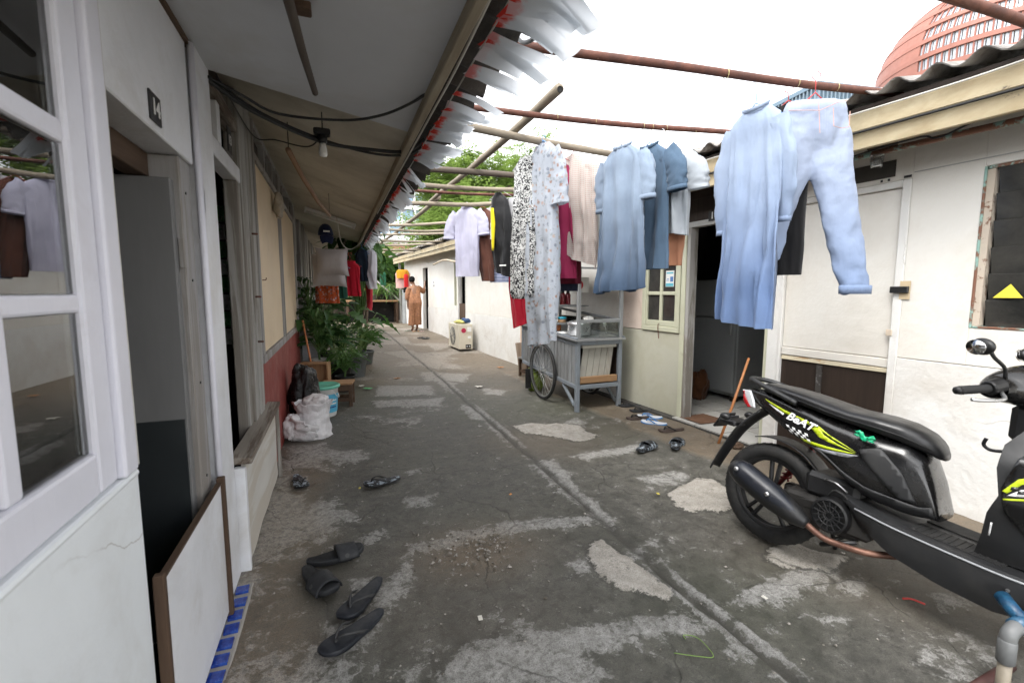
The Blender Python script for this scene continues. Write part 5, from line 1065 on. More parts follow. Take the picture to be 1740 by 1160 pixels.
def wheel(name, x, z, wd=.043, R=.25):
    Wm = frame((1, 0, 0), (0, 0, 1), (0, -1, 0), (x, 0, z))  # lathe axis along -y
    Wp = bpy.data.objects.new(name, None); COL.objects.link(Wp); Wp.parent = BK; Wp.empty_display_size = .05
    prof = [(R-.068, -wd*.62), (R-.055, -wd*.95), (R-.03, -wd), (R-.010, -wd*.72), (R-.002, -wd*.35), (R, 0), (R-.002, wd*.35), (R-.010, wd*.72), (R-.03, wd), (R-.055, wd*.95), (R-.068, wd*.62)]
    MB().lathe(prof, 64, Wm, cap=False).build('tyre', m_rubber, Wp, sm=True)
    tr = MB()
    for i in range(44):
        a = 2*pi*i/44
        for s in (-1, 1):
            q = [(R-.0005)*1.0, R-.009]
            p0 = Wm @ Vector(((R+.0006)*cos(a), (R+.0006)*sin(a), s*wd*.10)); p1 = Wm @ Vector(((R-.0095)*cos(a+.05), (R-.0095)*sin(a+.05), s*wd*.74))
            tr.beam(p0, p1, .004, .003)
    tag(tr.build('tread_grooves', MAT('tread_shadow_rubber', (.008, .008, .008), .9, bump=0), Wp), kind='stuff')
    MB().lathe([(R-.066, -wd*.62), (R-.085, -wd*.66), (R-.088, -wd*.4), (R-.075, -wd*.25), (R-.075, wd*.25), (R-.088, wd*.4), (R-.085, wd*.66), (R-.066, wd*.62)], 56, Wm, cap=False).build('rim', m_exh, Wp, sm=True)
    MB().lathe([(.0, -.05), (.034, -.05), (.045, -.03), (.052, 0), (.045, .03), (.034, .055), (.018, .06), (0, .06)], 24, Wm, cap=False).build('hub', m_exh, Wp, auto=35)
    for i in range(5):
        for s in (-1, 1):
            a = 2*pi*i/5+.3; b = a+s*.13
            MB().beam(Wm @ Vector((.038*cos(a+s*.28), .038*sin(a+s*.28), .004)), Wm @ Vector(((R-.078)*cos(b), (R-.078)*sin(b), .0)), .024, .016, up=Wm.to_3x3() @ Vector((-sin(b), cos(b), 0))).build('spoke', m_exh, Wp, bev=.004)
    return Wp
wheel('rear_wheel', 0, .25); wheel('front_wheel', 1.215, .25, .038)
# body under the seat
XT = [(-.20, .738, .752, .022), (-.15, .705, .765, .05), (-.06, .655, .768, .078), (.06, .588, .75, .105), (.18, .54, .725, .122), (.28, .49, .70, .132), (.36, .43, .69, .138), (.45, .39, .675, .138), (.54, .378, .665, .125), (.60, .378, .62, .108), (.635, .38, .53, .10), (.662, .385, .42, .09)]
def bsec(x): return [interp([(r[0], r[k]) for r in XT], x) for k in (1, 2, 3)]
def bside(x, z, off=.0015):
    b, t, w_ = bsec(x); q = min(.995, abs((z-(b+t)/2)/((t-b)/2))); return -(w_*(1-q**3.2)**(1/3.2))-off
def bodyf(u, v):
    x = lerp(-.20, .662, v); b, t, w_ = bsec(x); a = 2*pi*u; c_, s_ = cos(a), sin(a); e = 2/3.2
    return (x, w_*(abs(c_)**e)*(1 if c_ >= 0 else -1), (b+t)/2+(t-b)/2*(abs(s_)**e)*(1 if s_ >= 0 else -1))
bd = MB().grid(bodyf, 48, 60, True); bd.f += [tuple(range(48)), tuple(range(59*48, 60*48))]; bd.m += [0, 0]
bd.build('body_panel', m_gloss, BK, sm=True)
def shell(outline, yf, name, mat, parent, th=.004, step=.02, both=False, sm=True):
    P = [Vector(p) for p in outline]; n = len(P); lo = [min(p[k] for p in P) for k in (0, 1)]; hi = [max(p[k] for p in P) for k in (0, 1)]
    pts = []
    for i in range(n):
        a, b = P[i], P[(i+1) % n]; k = max(1, int((b-a).length/step))
        pts += [a.lerp(b, q/k) for q in range(k)]
    ne = len(pts); edges = [(i, (i+1) % ne) for i in range(ne)]
    x = lo[0]+step/2
    while x < hi[0]:
        z = lo[1]+step/2
        while z < hi[1]: pts.append(Vector((x, z))); z += step
        x += step
    vs, _, fs, *_r = delaunay_2d_cdt(pts, edges, [list(range(ne))], 1, 1e-5)
    m = MB()
    for s in ((-1, 1) if both else (-1,)):
        m.add([(v[0], yf(v[0], v[1])*(1 if s == -1 else -1), v[1]) for v in vs], [tuple(f) if s == -1 else tuple(reversed(f)) for f in fs])
    return m.build(name, mat, parent, sm=sm, solid=th)
decal = lambda o, name, mat, off=.002: shell(o, lambda x, z: bside(x, z, off), name, mat, BK, .0006, .012)
decal([(-.055, .728), (.06, .694), (.19, .664), (.232, .655), (.275, .630), (.34, .605), (.392, .583), (.30, .612), (.25, .634), (.21, .646), (.06, .680), (-.035, .715)], 'lime_stripe', m_lime)
decal([(.197, .640), (.232, .648), (.258, .622), (.318, .598), (.392, .580), (.30, .592), (.238, .606)], 'lime_stripe', m_lime, .0026)
decal([(.150, .580), (.277, .576), (.388, .577), (.358, .570), (.241, .562), (.162, .566)], 'lime_stripe', m_lime)
decal([(-.03, .708), (.062, .676), (.058, .666), (.015, .684)], 'white_stripe', m_dec_w)
decal([(.20, .556), (.278, .560), (.40, .572), (.36, .552), (.26, .545)], 'grey_stripe', m_dec_g)
for i in range(7):
    for k in range(3):
        if (i+k) % 2 == 0:
            x0 = .076+i*.0155+k*.006; z0 = .628-k*.0125-i*.0028
            decal([(x0, z0), (x0+.0155, z0-.0028), (x0+.0215, z0-.0153), (x0+.006, z0-.0125)], 'checker_square', m_dec_w)
te = text_mesh('BeAT', .052, .0006, shear=.35, bold=.0016)
ang = atan2(.630-.668, .16)
for v in te.vertices:
    x, y = v.co.x, v.co.y; X = .142+x*1.12*cos(ang)-y*sin(ang); Z = .657+x*1.12*sin(ang)+y*cos(ang); v.co = (X, bside(X, Z, .0035)-v.co.z*.3, Z)
te.materials.clear(); te.materials.append(m_dec_w); inst('lettering', te, BK)
te2 = text_mesh('BeAT', .052, .0003, shear=.35, bold=.0045)
for v in te2.vertices:
    x, y = v.co.x, v.co.y; X = .142+x*1.12*cos(ang)-y*sin(ang); Z = .657+x*1.12*sin(ang)+y*cos(ang); v.co = (X, bside(X, Z, .0029)-v.co.z*.3, Z)
te2.materials.clear(); te2.materials.append(m_gloss); inst('lettering_shadow', te2, BK)
for sd in (-1, 1):
    f = (lambda x, z: bside(x, z, .008)) if sd == -1 else (lambda x, z: -bside(x, z, .008))
    shell([(.205, .560), (.25, .548), (.34, .488), (.43, .450), (.605, .428), (.644, .440), (.655, .40), (.59, .385), (.484, .386), (.388, .392), (.36, .425), (.30, .50)], f, 'lower_side_panel', m_matte, BK, .008)
    shell([(.40, .60), (.47, .625), (.545, .55), (.60, .44), (.55, .44), (.47, .51), (.42, .56)], f, 'front_side_panel', m_matte, BK, .006)
# seat
ST = [(-.085, .765, .800, .05), (-.06, .757, .806, .085), (.04, .742, .802, .112), (.16, .720, .785, .125), (.26, .70, .765, .132), (.33, .690, .752, .136), (.44, .672, .748, .134), (.52, .655, .737, .118), (.585, .635, .712, .094), (.625, .618, .68, .066), (.642, .615, .645, .04)]
def seatf(u, v):
    x = lerp(-.085, .642, v); b, t, w_ = [interp([(r[0], r[k]) for r in ST], x) for k in (1, 2, 3)]
    a = 2*pi*u; c_, s_ = cos(a), sin(a); e = .55
    return (x, w_*(abs(c_)**e)*(1 if c_ >= 0 else -1), (b+t)/2+(t-b)/2*(abs(s_)**.7)*(1 if s_ >= 0 else -1))
se = MB().grid(seatf, 40, 56, True); se.f += [tuple(range(40)), tuple(range(55*40, 56*40))]; se.m += [0, 0]
seat = se.build('seat', m_seat, BK, sm=True)
for s in (-1, 1): MB().tube([(x, s*(interp([(r[0], r[3]) for r in ST], x)+.002), lerp(interp([(r[0], r[1]) for r in ST], x), interp([(r[0], r[2]) for r in ST], x), .42)) for x in [-.05+.03*i for i in range(23)]], .0022, 5).build('piping', m_blackpl, seat, sm=True)
MB().tube(bez([(.12, -.125, .738), (.0, -.112, .775), (-.10, -.088, .802), (-.155, -.05, .812), (-.165, 0, .814), (-.155, .05, .812), (-.10, .088, .802), (0, .112, .775), (.12, .125, .738)], 6), .0125, 10).build('grab_rail', m_matte, BK, sm=True)
# tail light
shell([(-.205, .748), (-.15, .752), (-.115, .705), (-.10, .668), (-.135, .672), (-.17, .705)], lambda x, z: -.030-.55*max(0, min(.09, x+.19)), 'tail_lens', m_clear, BK, .01, .01)
shell([(-.195, .728), (-.165, .70), (-.125, .668), (-.150, .662), (-.190, .690)], lambda x, z: -.033-.5*max(0, min(.09, x+.19)), 'tail_light', m_redl, BK, .012, .01)
MB().grid(lambda u, v: (-.198+.045*(1-v)*1.0-.0*u, lerp(-.035, .035, u), lerp(.69, .742, v)), 6, 4).build('tail_light', m_redl, BK, solid=.01)
# rear fender and plate bracket
fe = bez([(-.10, 0, .665), (-.17, 0, .60), (-.235, 0, .52), (-.30, 0, .40), (-.352, 0, .285)], 6); nf = len(fe)-1
MB().grid(lambda u, v: (fe[int(round(v*nf))][0]+.02*(2*u-1)**2, (u-.5)*lerp(.13, .085, v), fe[int(round(v*nf))][2]-.012*(2*u-1)**2), 9, nf+1).build('rear_fender', m_matte, BK, sm=True, solid=.006)
pb = MB().add([(-.335, -.06, .515), (-.335, .06, .515), (-.285, .06, .60), (-.285, -.06, .60)], [(0, 1, 2, 3)]).build('plate_bracket', m_blackpl, BK, solid=.012, bev=.003)
MB().bx(-.30, -.20, -.075, .075, .545, .575, Matrix()).build('plate_arm', m_blackpl, BK, bev=.008)
for s in (-1, 1):
    MB().tube([(-.20, s*.05, .60), (-.23, s*.10, .595)], .007, 8).build('indicator_stem', m_blackpl, BK); MB().ball((-.235, s*.115, .595), (.03, .022, .02), 12).build('indicator', m_blackpl, BK, sm=True)
# engine, fan cover, muffler
MB().bx(.10, .42, -.10, .10, .19, .33).bx(.02, .30, .05, .12, .18, .31).build('engine', m_cast, BK, bev=.02, segs=2)
MB().bx(.18, .40, -.09, .09, .33, .44).build('air_box', m_blackpl, BK, bev=.02)
Fm = frame((1, 0, 0), (0, 0, 1), (0, -1, 0), (.322, -.095, .282))
fan = MB().lathe([(.078, 0), (.08, .03), (.074, .052), (.066, .056), (.064, .044), (.0, .04)], 32, Fm, cap=False).build('fan_cover', m_blackpl, BK, auto=40)
for i in range(14):
    a = 2*pi*i/14; MB().beam(Fm @ Vector((.012*cos(a), .012*sin(a), .05)), Fm @ Vector((.066*cos(a+.25), .066*sin(a+.25), .052)), .004, .006, up=(0, 1, 0)).build('fan_rib', m_matte, fan)
for r in (.02, .042): MB().tube([Fm @ Vector((r*cos(2*pi*i/24), r*sin(2*pi*i/24), .051)) for i in range(24)], .0025, 5, closed=True).build('fan_ring', m_matte, fan)
MB().bx(.37, .47, -.12, .06, .215, .34).build('crankcase', m_cast, BK, bev=.015)
mp = bez([(-.118, -.185, .375), (-.06, -.187, .352), (.06, -.185, .30), (.17, -.178, .252), (.25, -.165, .215)], 6); km = len(mp)-1
rt = [(0, .022), (.06, .044), (.3, .062), (.6, .06), (.85, .045), (1, .024)]
MB().tube(mp, [interp(rt, i/km) for i in range(km+1)], 20).build('muffler', m_exh, BK, sm=True)
mps = [p+Vector((.004, -.012, .010)) for p in mp[3:-4]]
MB().tube(mps, [interp([(0, .03), (.15, .052), (.6, .054), (1, .03)], i/(len(mps)-1)) for i in range(len(mps))], 16).build('heat_shield', MAT('blue_black_shield', (.014, .016, .022), .35, .15, 8, .1), BK, sm=True)
for t in (.22, .70):
    p = mps[int(t*(len(mps)-1))]+Vector((0, -.050, .014)); MB().lathe([(.011, 0), (.011, .006), (.006, .010)], 12, frame((1, 0, 0), (0, .3, .95), (0, -.95, .3), p)).build('shield_bolt', m_disc, BK, sm=True)
MB().tube(bez([(.22, -.165, .228), (.27, -.155, .20), (.31, -.14, .178), (.36, -.13, .172), (.46, -.115, .178), (.54, -.05, .19)], 6), .014, 12).build('header_pipe', m_copper, BK, sm=True)
MB().beam((.0, -.075, .255), (.28, -.10, .30), .02, .045).build('swing_arm', m_cast, BK, bev=.006)
MB().lathe([(.016, 0), (.016, .03), (.010, .034)], 12, frame((1, 0, 0), (0, 0, 1), (0, -1, 0), (0, -.055, .25))).build('axle_nut', m_disc, BK, sm=True)
sk = MB(); sk.tube([(-.02+.012*0, .09, .28), (.14, .09, .55)], .012, 8); sk.tube([Vector((.0, .09, .31)).lerp(Vector((.11, .09, .50)), i/60)+Vector((cos(i*.9)*.024, sin(i*.9)*.024, 0)) for i in range(61)], .005, 5); sk.build('rear_shock', MAT('red_spring', (.25, .02, .02), .5), BK, sm=True)
MB().grid(lambda u, v: (.0+.285*cos(lerp(.35, 1.9, v)), (u-.5)*.12, .25+.285*sin(lerp(.35, 1.9, v))), 6, 16).build('inner_mudguard', m_blackpl, BK, sm=True, solid=.004)
MB().tube(bez([(.30, -.12, .36), (.34, -.15, .40), (.38, -.13, .37), (.36, -.10, .31)], 5), .006, 6).build('hose', m_rubber, BK, sm=True)
MB().tube(bez([(.26, -.09, .42), (.33, -.14, .43), (.37, -.12, .40)], 5), .004, 6).build('cable', m_disc, BK, sm=True)
# floorboard
FT = [(.36, .345, .388, .13, .10), (.42, .275, .372, .165, .13), (.55, .205, .352, .180, .15), (.70, .168, .338, .188, .155), (.85, .150, .325, .188, .15), (.98, .175, .318, .175, .13), (1.04, .24, .315, .15, .09)]
def ff(u, v):
    x = lerp(.36, 1.04, v); b, t, wt, wb_ = [interp([(r[0], r[k]) for r in FT], x) for k in (1, 2, 3, 4)]
    sec = [(-wb_*.6, b), (-wb_, b+.015), (-wt, t-.022), (-wt+.006, t-.004), (-wt+.03, t), (0, t), (wt-.03, t), (wt-.006, t-.004), (wt, t-.022), (wb_, b+.015), (wb_*.6, b), (0, b-.004)]
    y, z = sec[int(round(u*12)) % 12]; return (x, y, z)
fl = MB().grid(ff, 12, 22, True); fl.f += [tuple(range(12)), tuple(range(21*12, 22*12))]; fl.m += [0, 0]
fb = fl.build('floorboard', m_matte, BK, auto=50)
MB().grid(lambda u, v: (lerp(.60, .86, v), lerp(-.155, -.03, u), interp([(r[0], r[2]) for r in FT], lerp(.60, .86, v))+.003), 6, 10).build('foot_mat', m_rubber, fb, solid=.005)
MB().grid(lambda u, v: (lerp(.60, .86, v), lerp(.03, .155, u), interp([(r[0], r[2]) for r in FT], lerp(.60, .86, v))+.003), 6, 10).build('foot_mat', m_rubber, fb, solid=.005)
for i in range(13):
    x = .61+i*.02; z = interp([(r[0], r[2]) for r in FT], x)+.006
    MB().bx(x, x+.006, -.15, -.035, z-.001, z+.002).build('mat_rib', m_rubber, fb)
MB().tube([(x, -interp([(r[0], r[3]) for r in FT], x)-.001, interp([(r[0], r[2]) for r in FT], x)-.016) for x in [.42+.05*i for i in range(12)]], .004, 6).build('edge_trim', m_dec_g, fb, sm=True)
for x, z in ((.88, .265), (.76, .30)): MB().lathe([(.006, 0), (.005, .004)], 10, frame((1, 0, 0), (0, 0, 1), (0, -1, 0), (x, -.180, z))).build('bolt', m_disc, fb)
# leg shield and front cowl
def cw(x, z):
    t = max(0, min(1, (x-.80)/.40)); k = interp([(.30, .10), (.40, .15), (.55, .20), (.68, .19), (.78, .14), (.88, .09)], z); return -(k*(1-t*t)+.03*t)
co = [(.775, .33), (.795, .42), (.805, .50), (.83, .57), (.815, .66), (.82, .74), (.86, .80), (.93, .84), (1.02, .85), (1.10, .79), (1.16, .68), (1.15, .60), (1.10, .50), (1.02, .42), (.99, .33)]
def closed_slab(outline, yf, name, mat, step=.025):
    o = shell(outline, yf, name, mat, BK, 0, step, True, False)
    bm = bmesh.new(); bm.from_mesh(o.data); n = len(bm.verts)//2; bm.verts.ensure_lookup_table()
    be = [e for e in bm.edges if e.is_boundary and e.verts[0].index < n and e.verts[1].index < n]
    for e in be:
        a, b = e.verts; q = [a, b, bm.verts[b.index+n], bm.verts[a.index+n]]
        try: bm.faces.new(q)
        except ValueError: pass
    bmesh.ops.recalc_face_normals(bm, faces=bm.faces)
    for f_ in bm.faces: f_.smooth = True
    for e in bm.edges:
        if len(e.link_faces) == 2 and e.calc_face_angle(0) > radians(38): e.smooth = False
    bm.to_mesh(o.data); bm.free(); return o
closed_slab(co, cw, 'leg_shield', m_matte)
shell([(.835, .60), (.86, .70), (.92, .79), (1.02, .83), (1.10, .77), (1.15, .66), (1.12, .54), (1.02, .45), (.90, .46), (.85, .52)], lambda x, z: cw(x, z)-.006, 'front_panel', m_gloss, BK, .006, .02, True)
fd = lambda o, nm, mt, off=.0095: shell(o, lambda x, z: cw(x, z)-off, nm, mt, BK, .0006, .012)
fd([(.838, .590), (.87, .640), (.92, .668), (1.0, .70), (1.0, .685), (.92, .650), (.88, .625), (.850, .585)], 'lime_stripe', m_lime)
fd([(.842, .566), (.90, .584), (1.0, .61), (1.0, .602), (.90, .577), (.845, .561)], 'lime_stripe', m_lime)
fd([(.850, .578), (.88, .608), (.93, .625), (1.0, .645), (1.0, .618), (.90, .590)], 'white_stripe', m_dec_w)
for i in range(8):
    for k in range(2):
        if (i+k) % 2: x0 = .856+i*.016; z0 = .587+i*.004+k*.012; fd([(x0, z0), (x0+.016, z0+.004), (x0+.018, z0+.016), (x0+.002, z0+.012)], 'checker_square', m_gloss, .0105)
fd([(.812, .42), (.817, .42), (.822, .47), (.817, .47)], 'warning_label', m_dec_w, .004)
MB().tube(bez([(.80, -.02, .70), (.76, -.02, .695), (.74, -.02, .71), (.745, -.02, .735)], 5), .006, 8).build('bag_hook', m_blackpl, BK, sm=True)
MB().lathe([(.028, 0), (.024, .012), (.0, .014)], 18, frame((0, 1, 0), (0, 0, 1), (-1, 0, 0), (.818, -.085, .70))).build('ignition_lock', m_matte, BK, auto=40)
MB().bx(.80, .86, -.05, .05, .74, .88).build('steering_cover', m_blackpl, BK, bev=.02)
# handlebar
def hc(u, v):
    a = 2*pi*u; y = lerp(-.17, .17, v); k = sqrt(max(.02, 1-(y/.185)**2)); return (.83-.02*(y/.17)**2*3+.095*k*cos(a)*(1.15 if cos(a) > 0 else .9), y, .945+.02*(1-k)*-2+.075*k*sin(a))
hm = MB().grid(hc, 24, 18, True); hm.f += [tuple(range(24)), tuple(range(17*24, 18*24))]; hm.m += [0, 0]
hd = hm.build('handlebar_cowl', m_gloss, BK, sm=True)
MB().grid(lambda u, v: (lerp(.765, .85, v), lerp(-.08, .08, u), .985+.04*v+.006*sin(u*pi)), 8, 6).build('instrument_panel', GLASS('instrument_glass', (.15, .15, .16), 1, .05), hd, sm=True, solid=.006)
MB().ball((.955, 0, .93), (.03, .09, .05), 16).build('headlight', m_clear, hd, sm=True)
for s in (-1, 1):
    g0, g1 = Vector((.775, s*.20, .925)), Vector((.728, s*.335, .908))
    MB().tube([Vector((.80, s*.12, .935)), g0, g0.lerp(g1, .15)], .011, 10).build('handlebar', m_exh, BK, sm=True)
    MB().tube([g0.lerp(g1, t) for t in [i/24 for i in range(25)]], [.0140+.0012*(i % 2) for i in range(25)], 14).build('grip', m_rubber, BK, sm=True)
    MB().tube([g1, g1.lerp(g0, -.07)], .013, 12).build('bar_end', m_exh, BK, sm=True)
    MB().tube([(.79, s*.165, .94), (.772, s*.215, .925)], [.027, .025], 12).build('switch_box', m_blackpl, BK, bev=.004)
    MB().tube(bez([(.80, s*.19, .915), (.82, s*.25, .895), (.785, s*.32, .885), (.765, s*.345, .884)], 5), .006, 8).build('brake_lever', m_disc, BK, sm=True)
    MB().tube(bez([(.80, s*.17, .965), (.80, s*.20, 1.0), (.785, s*.26, 1.03), (.775, s*.275, 1.055)], 6), .006, 8).build('mirror_stem', m_exh, BK, sm=True)
    mm_ = Matrix.Translation((.762, s*.300, 1.062)) @ Matrix.Rotation(radians(-s*(52 if s < 0 else 14)), 4, 'Z') @ Matrix.Rotation(radians(-12), 4, 'Y')
    mh = MB().ball((0, 0, 0), (.020, .044, .029), 18, mm_).build('mirror_housing', m_blackpl, BK, sm=True)
    MB().lathe([(0, 0), (.035, 0), (.036, .003), (0, .0035)], 24, mm_ @ frame((0, 1.06, 0), (0, 0, .7), (-1, 0, 0), (-.0185, 0, 0)), cap=False).build('mirror_glass', MAT('mirror', (.75, .75, .75), .04, 0, bump=0, metal=1), mh, sm=True)
# front fork and fender
for s in (-1, 1): MB().tube([(1.215, s*.06, .25), (1.13, s*.06, .50), (1.06, s*.05, .68)], .015, 10).build('fork_leg', m_exh, BK, sm=True)
MB().grid(lambda u, v: (1.215+.275*cos(lerp(.2, 2.7, v)), (u-.5)*.12, .25+.275*sin(lerp(.2, 2.7, v))-.02*(2*u-1)**2), 8, 20).build('front_fender', m_gloss, BK, sm=True, solid=.005)
MB().tube([(.22, .12, .20), (.22, .24, .0)], .010, 8).build('side_stand', m_exh, BK, sm=True)
MB().tube([(.42, -.10, .2), (.30, -.12, .14), (.30, .12, .14), (.42, .10, .2)], .010, 8).build('centre_stand', m_exh, BK, sm=True)
# scrap of plastic tucked under the seat edge
def rag(u, v): q = Vector((u*5, v*5, 3)); return ((u-.5)*.075*(.6+.5*abs(sin(v*9))), -.012*abs(noise.noise(q))-.004, (v-.5)*.024+.007*noise.noise(q*1.6)+.006*sin(u*9))
rg = MB().grid(rag, 14, 8).build('plastic_scrap', MAT('green_plastic_film', (.012, .42, .20), .3, .2, 20, .4, 60, .004), sm=True, solid=.003)
rg.matrix_world = BK.matrix_basis @ Matrix.Translation((.415, -.142, .655)) @ Matrix.Rotation(.28, 4, 'Y'); tag(rg, 'crumpled green plastic scrap tucked under the scooter seat edge', 'plastic')

# ================================================================ food cart (origin at its near left foot, x right, y away)
CT = thing('food_cart', 'grey painted wooden food cart with glass case and spoked wheels', 'cart', (2.37, 4.31, 0), radians(2))
m_cg = MAT('grey_blue_cart_paint', (.19, .215, .24), .5, .12, 6, .2, 40, .003, col2=(.15, .16, .17), amt=.42, s2=6, soft=.1, col3=(.42, .42, .40), amt3=.22, s3=16)
m_cs = MAT('grey_slat_paint', (.235, .245, .25), .6, .12, 5, .2, 40, .003, col2=(.15, .15, .145), amt=.42, s2=4, soft=.12, st=(1, 1, .4))
m_cslat = MAT('cream_slat_paint', (.36, .345, .30), .65, .1, 4, .2, col2=(.25, .22, .18), amt=.40, s2=4, soft=.1, st=(1, 1, .4))
m_clglass = GLASS('case_glass', (.88, .92, .90), 1.0, .25)
CW, CL = .53, 1.42
def zt(y): return .062*y
for x in (0, CW): MB().bx(x-.022, x+.022, -.022, .022, 0, .765).build('leg', m_cg, CT, bev=.004)
for x in (0, CW): MB().bx(x-.022, x+.022, CL-.044, CL, .30+zt(CL), .765+zt(CL)).build('corner_post', m_cg, CT, bev=.004)
for x in (0, CW):
    MB().beam((x, .022, .27), (x, CL-.02, .27+zt(CL)), .04, .045).build('side_rail', m_cg, CT, bev=.004)
    MB().beam((x, .022, .735), (x, CL-.02, .735+zt(CL)), .04, .05).build('side_rail', m_cg, CT, bev=.004)
MB().bx(.022, CW-.022, -.02, .02, .245, .29).build('front_rail', m_cg, CT, bev=.004)
MB().bx(.022, CW-.022, -.02, .02, .715, .76).build('front_rail', m_cg, CT, bev=.004)
MB().beam((0, .05, .06), (0, .30, .25), .03, .02).build('brace', m_cg, CT); MB().beam((CW, .05, .06), (CW, .30, .25), .03, .02).build('brace', m_cg, CT)
for i in range(17):
    y = .026+i*.0815
    for x in (-.004, CW+.004): MB().bx(x-.007, x+.007, y, y+.070, .292+zt(y), .708+zt(y), j=.0015).build('slat', m_cs, CT)
for x in (.006, CW-.006): MB().add([(x, .02, .29), (x, CL-.03, .29+zt(CL)), (x, CL-.03, .71+zt(CL)), (x, .02, .71)], [(0, 1, 2, 3)]).build('slat_gap_shade', m_dkwood, CT, solid=.004)  # dark sheets added behind the slats so the gaps look shaded
MB().bx(.02, CW-.02, CL-.04, CL-.025, .30+zt(CL), .74+zt(CL)).build('back_panel', m_cs, CT)
MB().add([(.0, .02, .272), (CW, .02, .272), (CW, CL-.03, .272+zt(CL)), (0, CL-.03, .272+zt(CL))], [(0, 1, 2, 3)]).build('shelf', m_rawwood, CT, solid=.014)
for i in range(5):
    x = .10+i*.078; dx = -.07
    MB().add([(x+dx, .02, .36), (x+dx+.072, .02, .36), (x+.072, .05, .70), (x, .05, .70)], [(0, 1, 2, 3)]).build('loose_slat', m_cslat, CT, solid=.010)
MB().bx(.03, .50, -.012, .03, .305, .375).build('loose_board', m_rawwood_x, CT, bev=.004)
MB().bx(.05, .48, -.015, .02, .683, .712).build('loose_rail', m_cslat, CT, bev=.003)
MB().add([(-.05, -.045, .772), (CW+.05, -.045, .772), (CW+.05, CL, .772+zt(CL)), (-.05, CL, .772+zt(CL))], [(0, 1, 2, 3)]).build('counter', MAT('scratched_zinc_sheet', (.40, .41, .42), .4, .2, 8, .15, metal=.5, col2=(.25, .25, .25), amt=.4, s2=8), CT, solid=.02)
for x in (-.03, CW+.03):
    MB().beam((x, -.04, .784), (x, CL, .784+zt(CL)), .02, .03).build('counter_edge', m_cg, CT, bev=.003)
def cpost(x, y, z0, z1): MB().bx(x-.018, x+.018, y-.018, y+.018, z0, z1).build('case_post', m_cs, CT, bev=.003)
for x in (0.0, CW): cpost(x, -.01, .784, 1.52); cpost(x, CL-.05, .784+zt(CL), 1.60)
cpost(.0, .62, .83, 1.55); cpost(CW-.16, .62, .83, 1.55)
MB().bx(.018, CW-.018, -.025, .005, .952, .988).build('case_rail', m_cs, CT, bev=.003)
MB().beam((CW, .01, .97), (CW, CL-.07, .97+zt(CL)), .03, .03).build('case_rail', m_cs, CT, bev=.003)
MB().beam((0, .64, 1.0), (0, CL-.07, 1.03), .03, .03).build('case_rail', m_cs, CT, bev=.003)
MB().bx(.01, CW-.15, .615, .645, 1.10, 1.13).build('case_rail', m_cs, CT, bev=.003)
MB().bx(.02, CW-.02, -.012, -.006, .795, .95).build('glass_pane', m_clglass, CT)
MB().bx(CW-.004, CW+.002, .02, CL-.08, .84, .97).build('glass_pane', m_clglass, CT)
MB().add([(-.08, -.10, 1.52), (CW+.08, -.10, 1.52), (CW+.08, CL+.05, 1.62), (-.08, CL+.05, 1.62)], [(0, 1, 2, 3)]).build('case_roof', m_cs, CT, solid=.02)
MB().bx(.0, CW, .64, CL-.06, 1.10, 1.115).build('upper_shelf', m_cs, CT)
MB().bx(.0, CW*.7, .55, .80, .90, .915).build('low_shelf', m_cs, CT)
for x in (.03, CW*.66): MB().bx(x-.012, x+.012, .56, .58, .80, .90).build('shelf_leg', m_cs, CT)
for k, x in enumerate((-.055, CW+.055)):
    Wp = bpy.data.objects.new('wheel', None); COL.objects.link(Wp); Wp.parent = CT; Wp.location = (x, .72, .335); Wp.empty_display_size = .05
    Wm = frame((0, 1, 0), (0, 0, 1), (1, 0, 0), (0, 0, 0)); R = .335
    MB().tube([Wm @ Vector((R*.955*cos(2*pi*i/56), R*.955*sin(2*pi*i/56), 0)) for i in range(56)], .019, 10, closed=True).build('tyre', m_rubber, Wp, sm=True)
    MB().lathe([(R*.885, -.014), (R*.91, -.016), (R*.925, -.014), (R*.925, .014), (R*.91, .016), (R*.885, .014), (R*.885, -.014)], 48, Wm, cap=False).build('rim', m_steel, Wp, sm=True)
    MB().lathe([(.012, -.05), (.03, -.04), (.03, -.034), (.015, -.03), (.015, .03), (.03, .034), (.03, .04), (.012, .05)], 16, Wm).build('hub', m_steel, Wp, auto=40)
    for i in range(28):
        a = 2*pi*i/28; b = a+(.45 if i % 2 else -.45); s = .036*(1 if i % 4 < 2 else -1)
        MB().tube([Wm @ Vector((.028*cos(b), .028*sin(b), s)), Wm @ Vector((R*.89*cos(a), R*.89*sin(a), 0))], .0016, 4).build('spoke', m_steel, Wp)
MB().tube([(-.055, .72, .335), (CW+.055, .72, .335)], .012, 10).build('axle', m_steel, CT, sm=True)
for x in (.0, CW): MB().bx(x-.015, x+.015, .70, .74, .32, .40).build('axle_bracket', m_cg, CT)
MB().bx(-.10, -.02, 1.10, 1.12, .05, .30).build('mud_flap', m_rubber, CT)
MB().bx(.30, .60, CL-.045, CL-.030, 1.15, 1.52).build('sign_board', m_plwhite, CT)
sg = MB().lathe([(0, 0), (.06, 0), (.06, .003), (0, .003)], 28, frame((-1, 0, 0), (0, 0, 1), (0, 1, 0), (.36, .60, 1.36))).build('sign_disc', MAT('red_sign', (.55, .015, .03), .4, bump=0), CT)
MB().bx(.28, .50, .605, .62, 1.27, 1.45).build('sign_board', m_plwhite, CT)
lettering('sign_letter', 'M', .07, m_signw, CT, frame((1, 0, 0), (0, 0, 1), (0, -1, 0), (.36, .596, 1.36)), bold=.002)
def onct(name, label, cat, x, y, z): p = CT.matrix_basis @ Vector((x, y, z)); return thing(name, label, cat, p, radians(2))
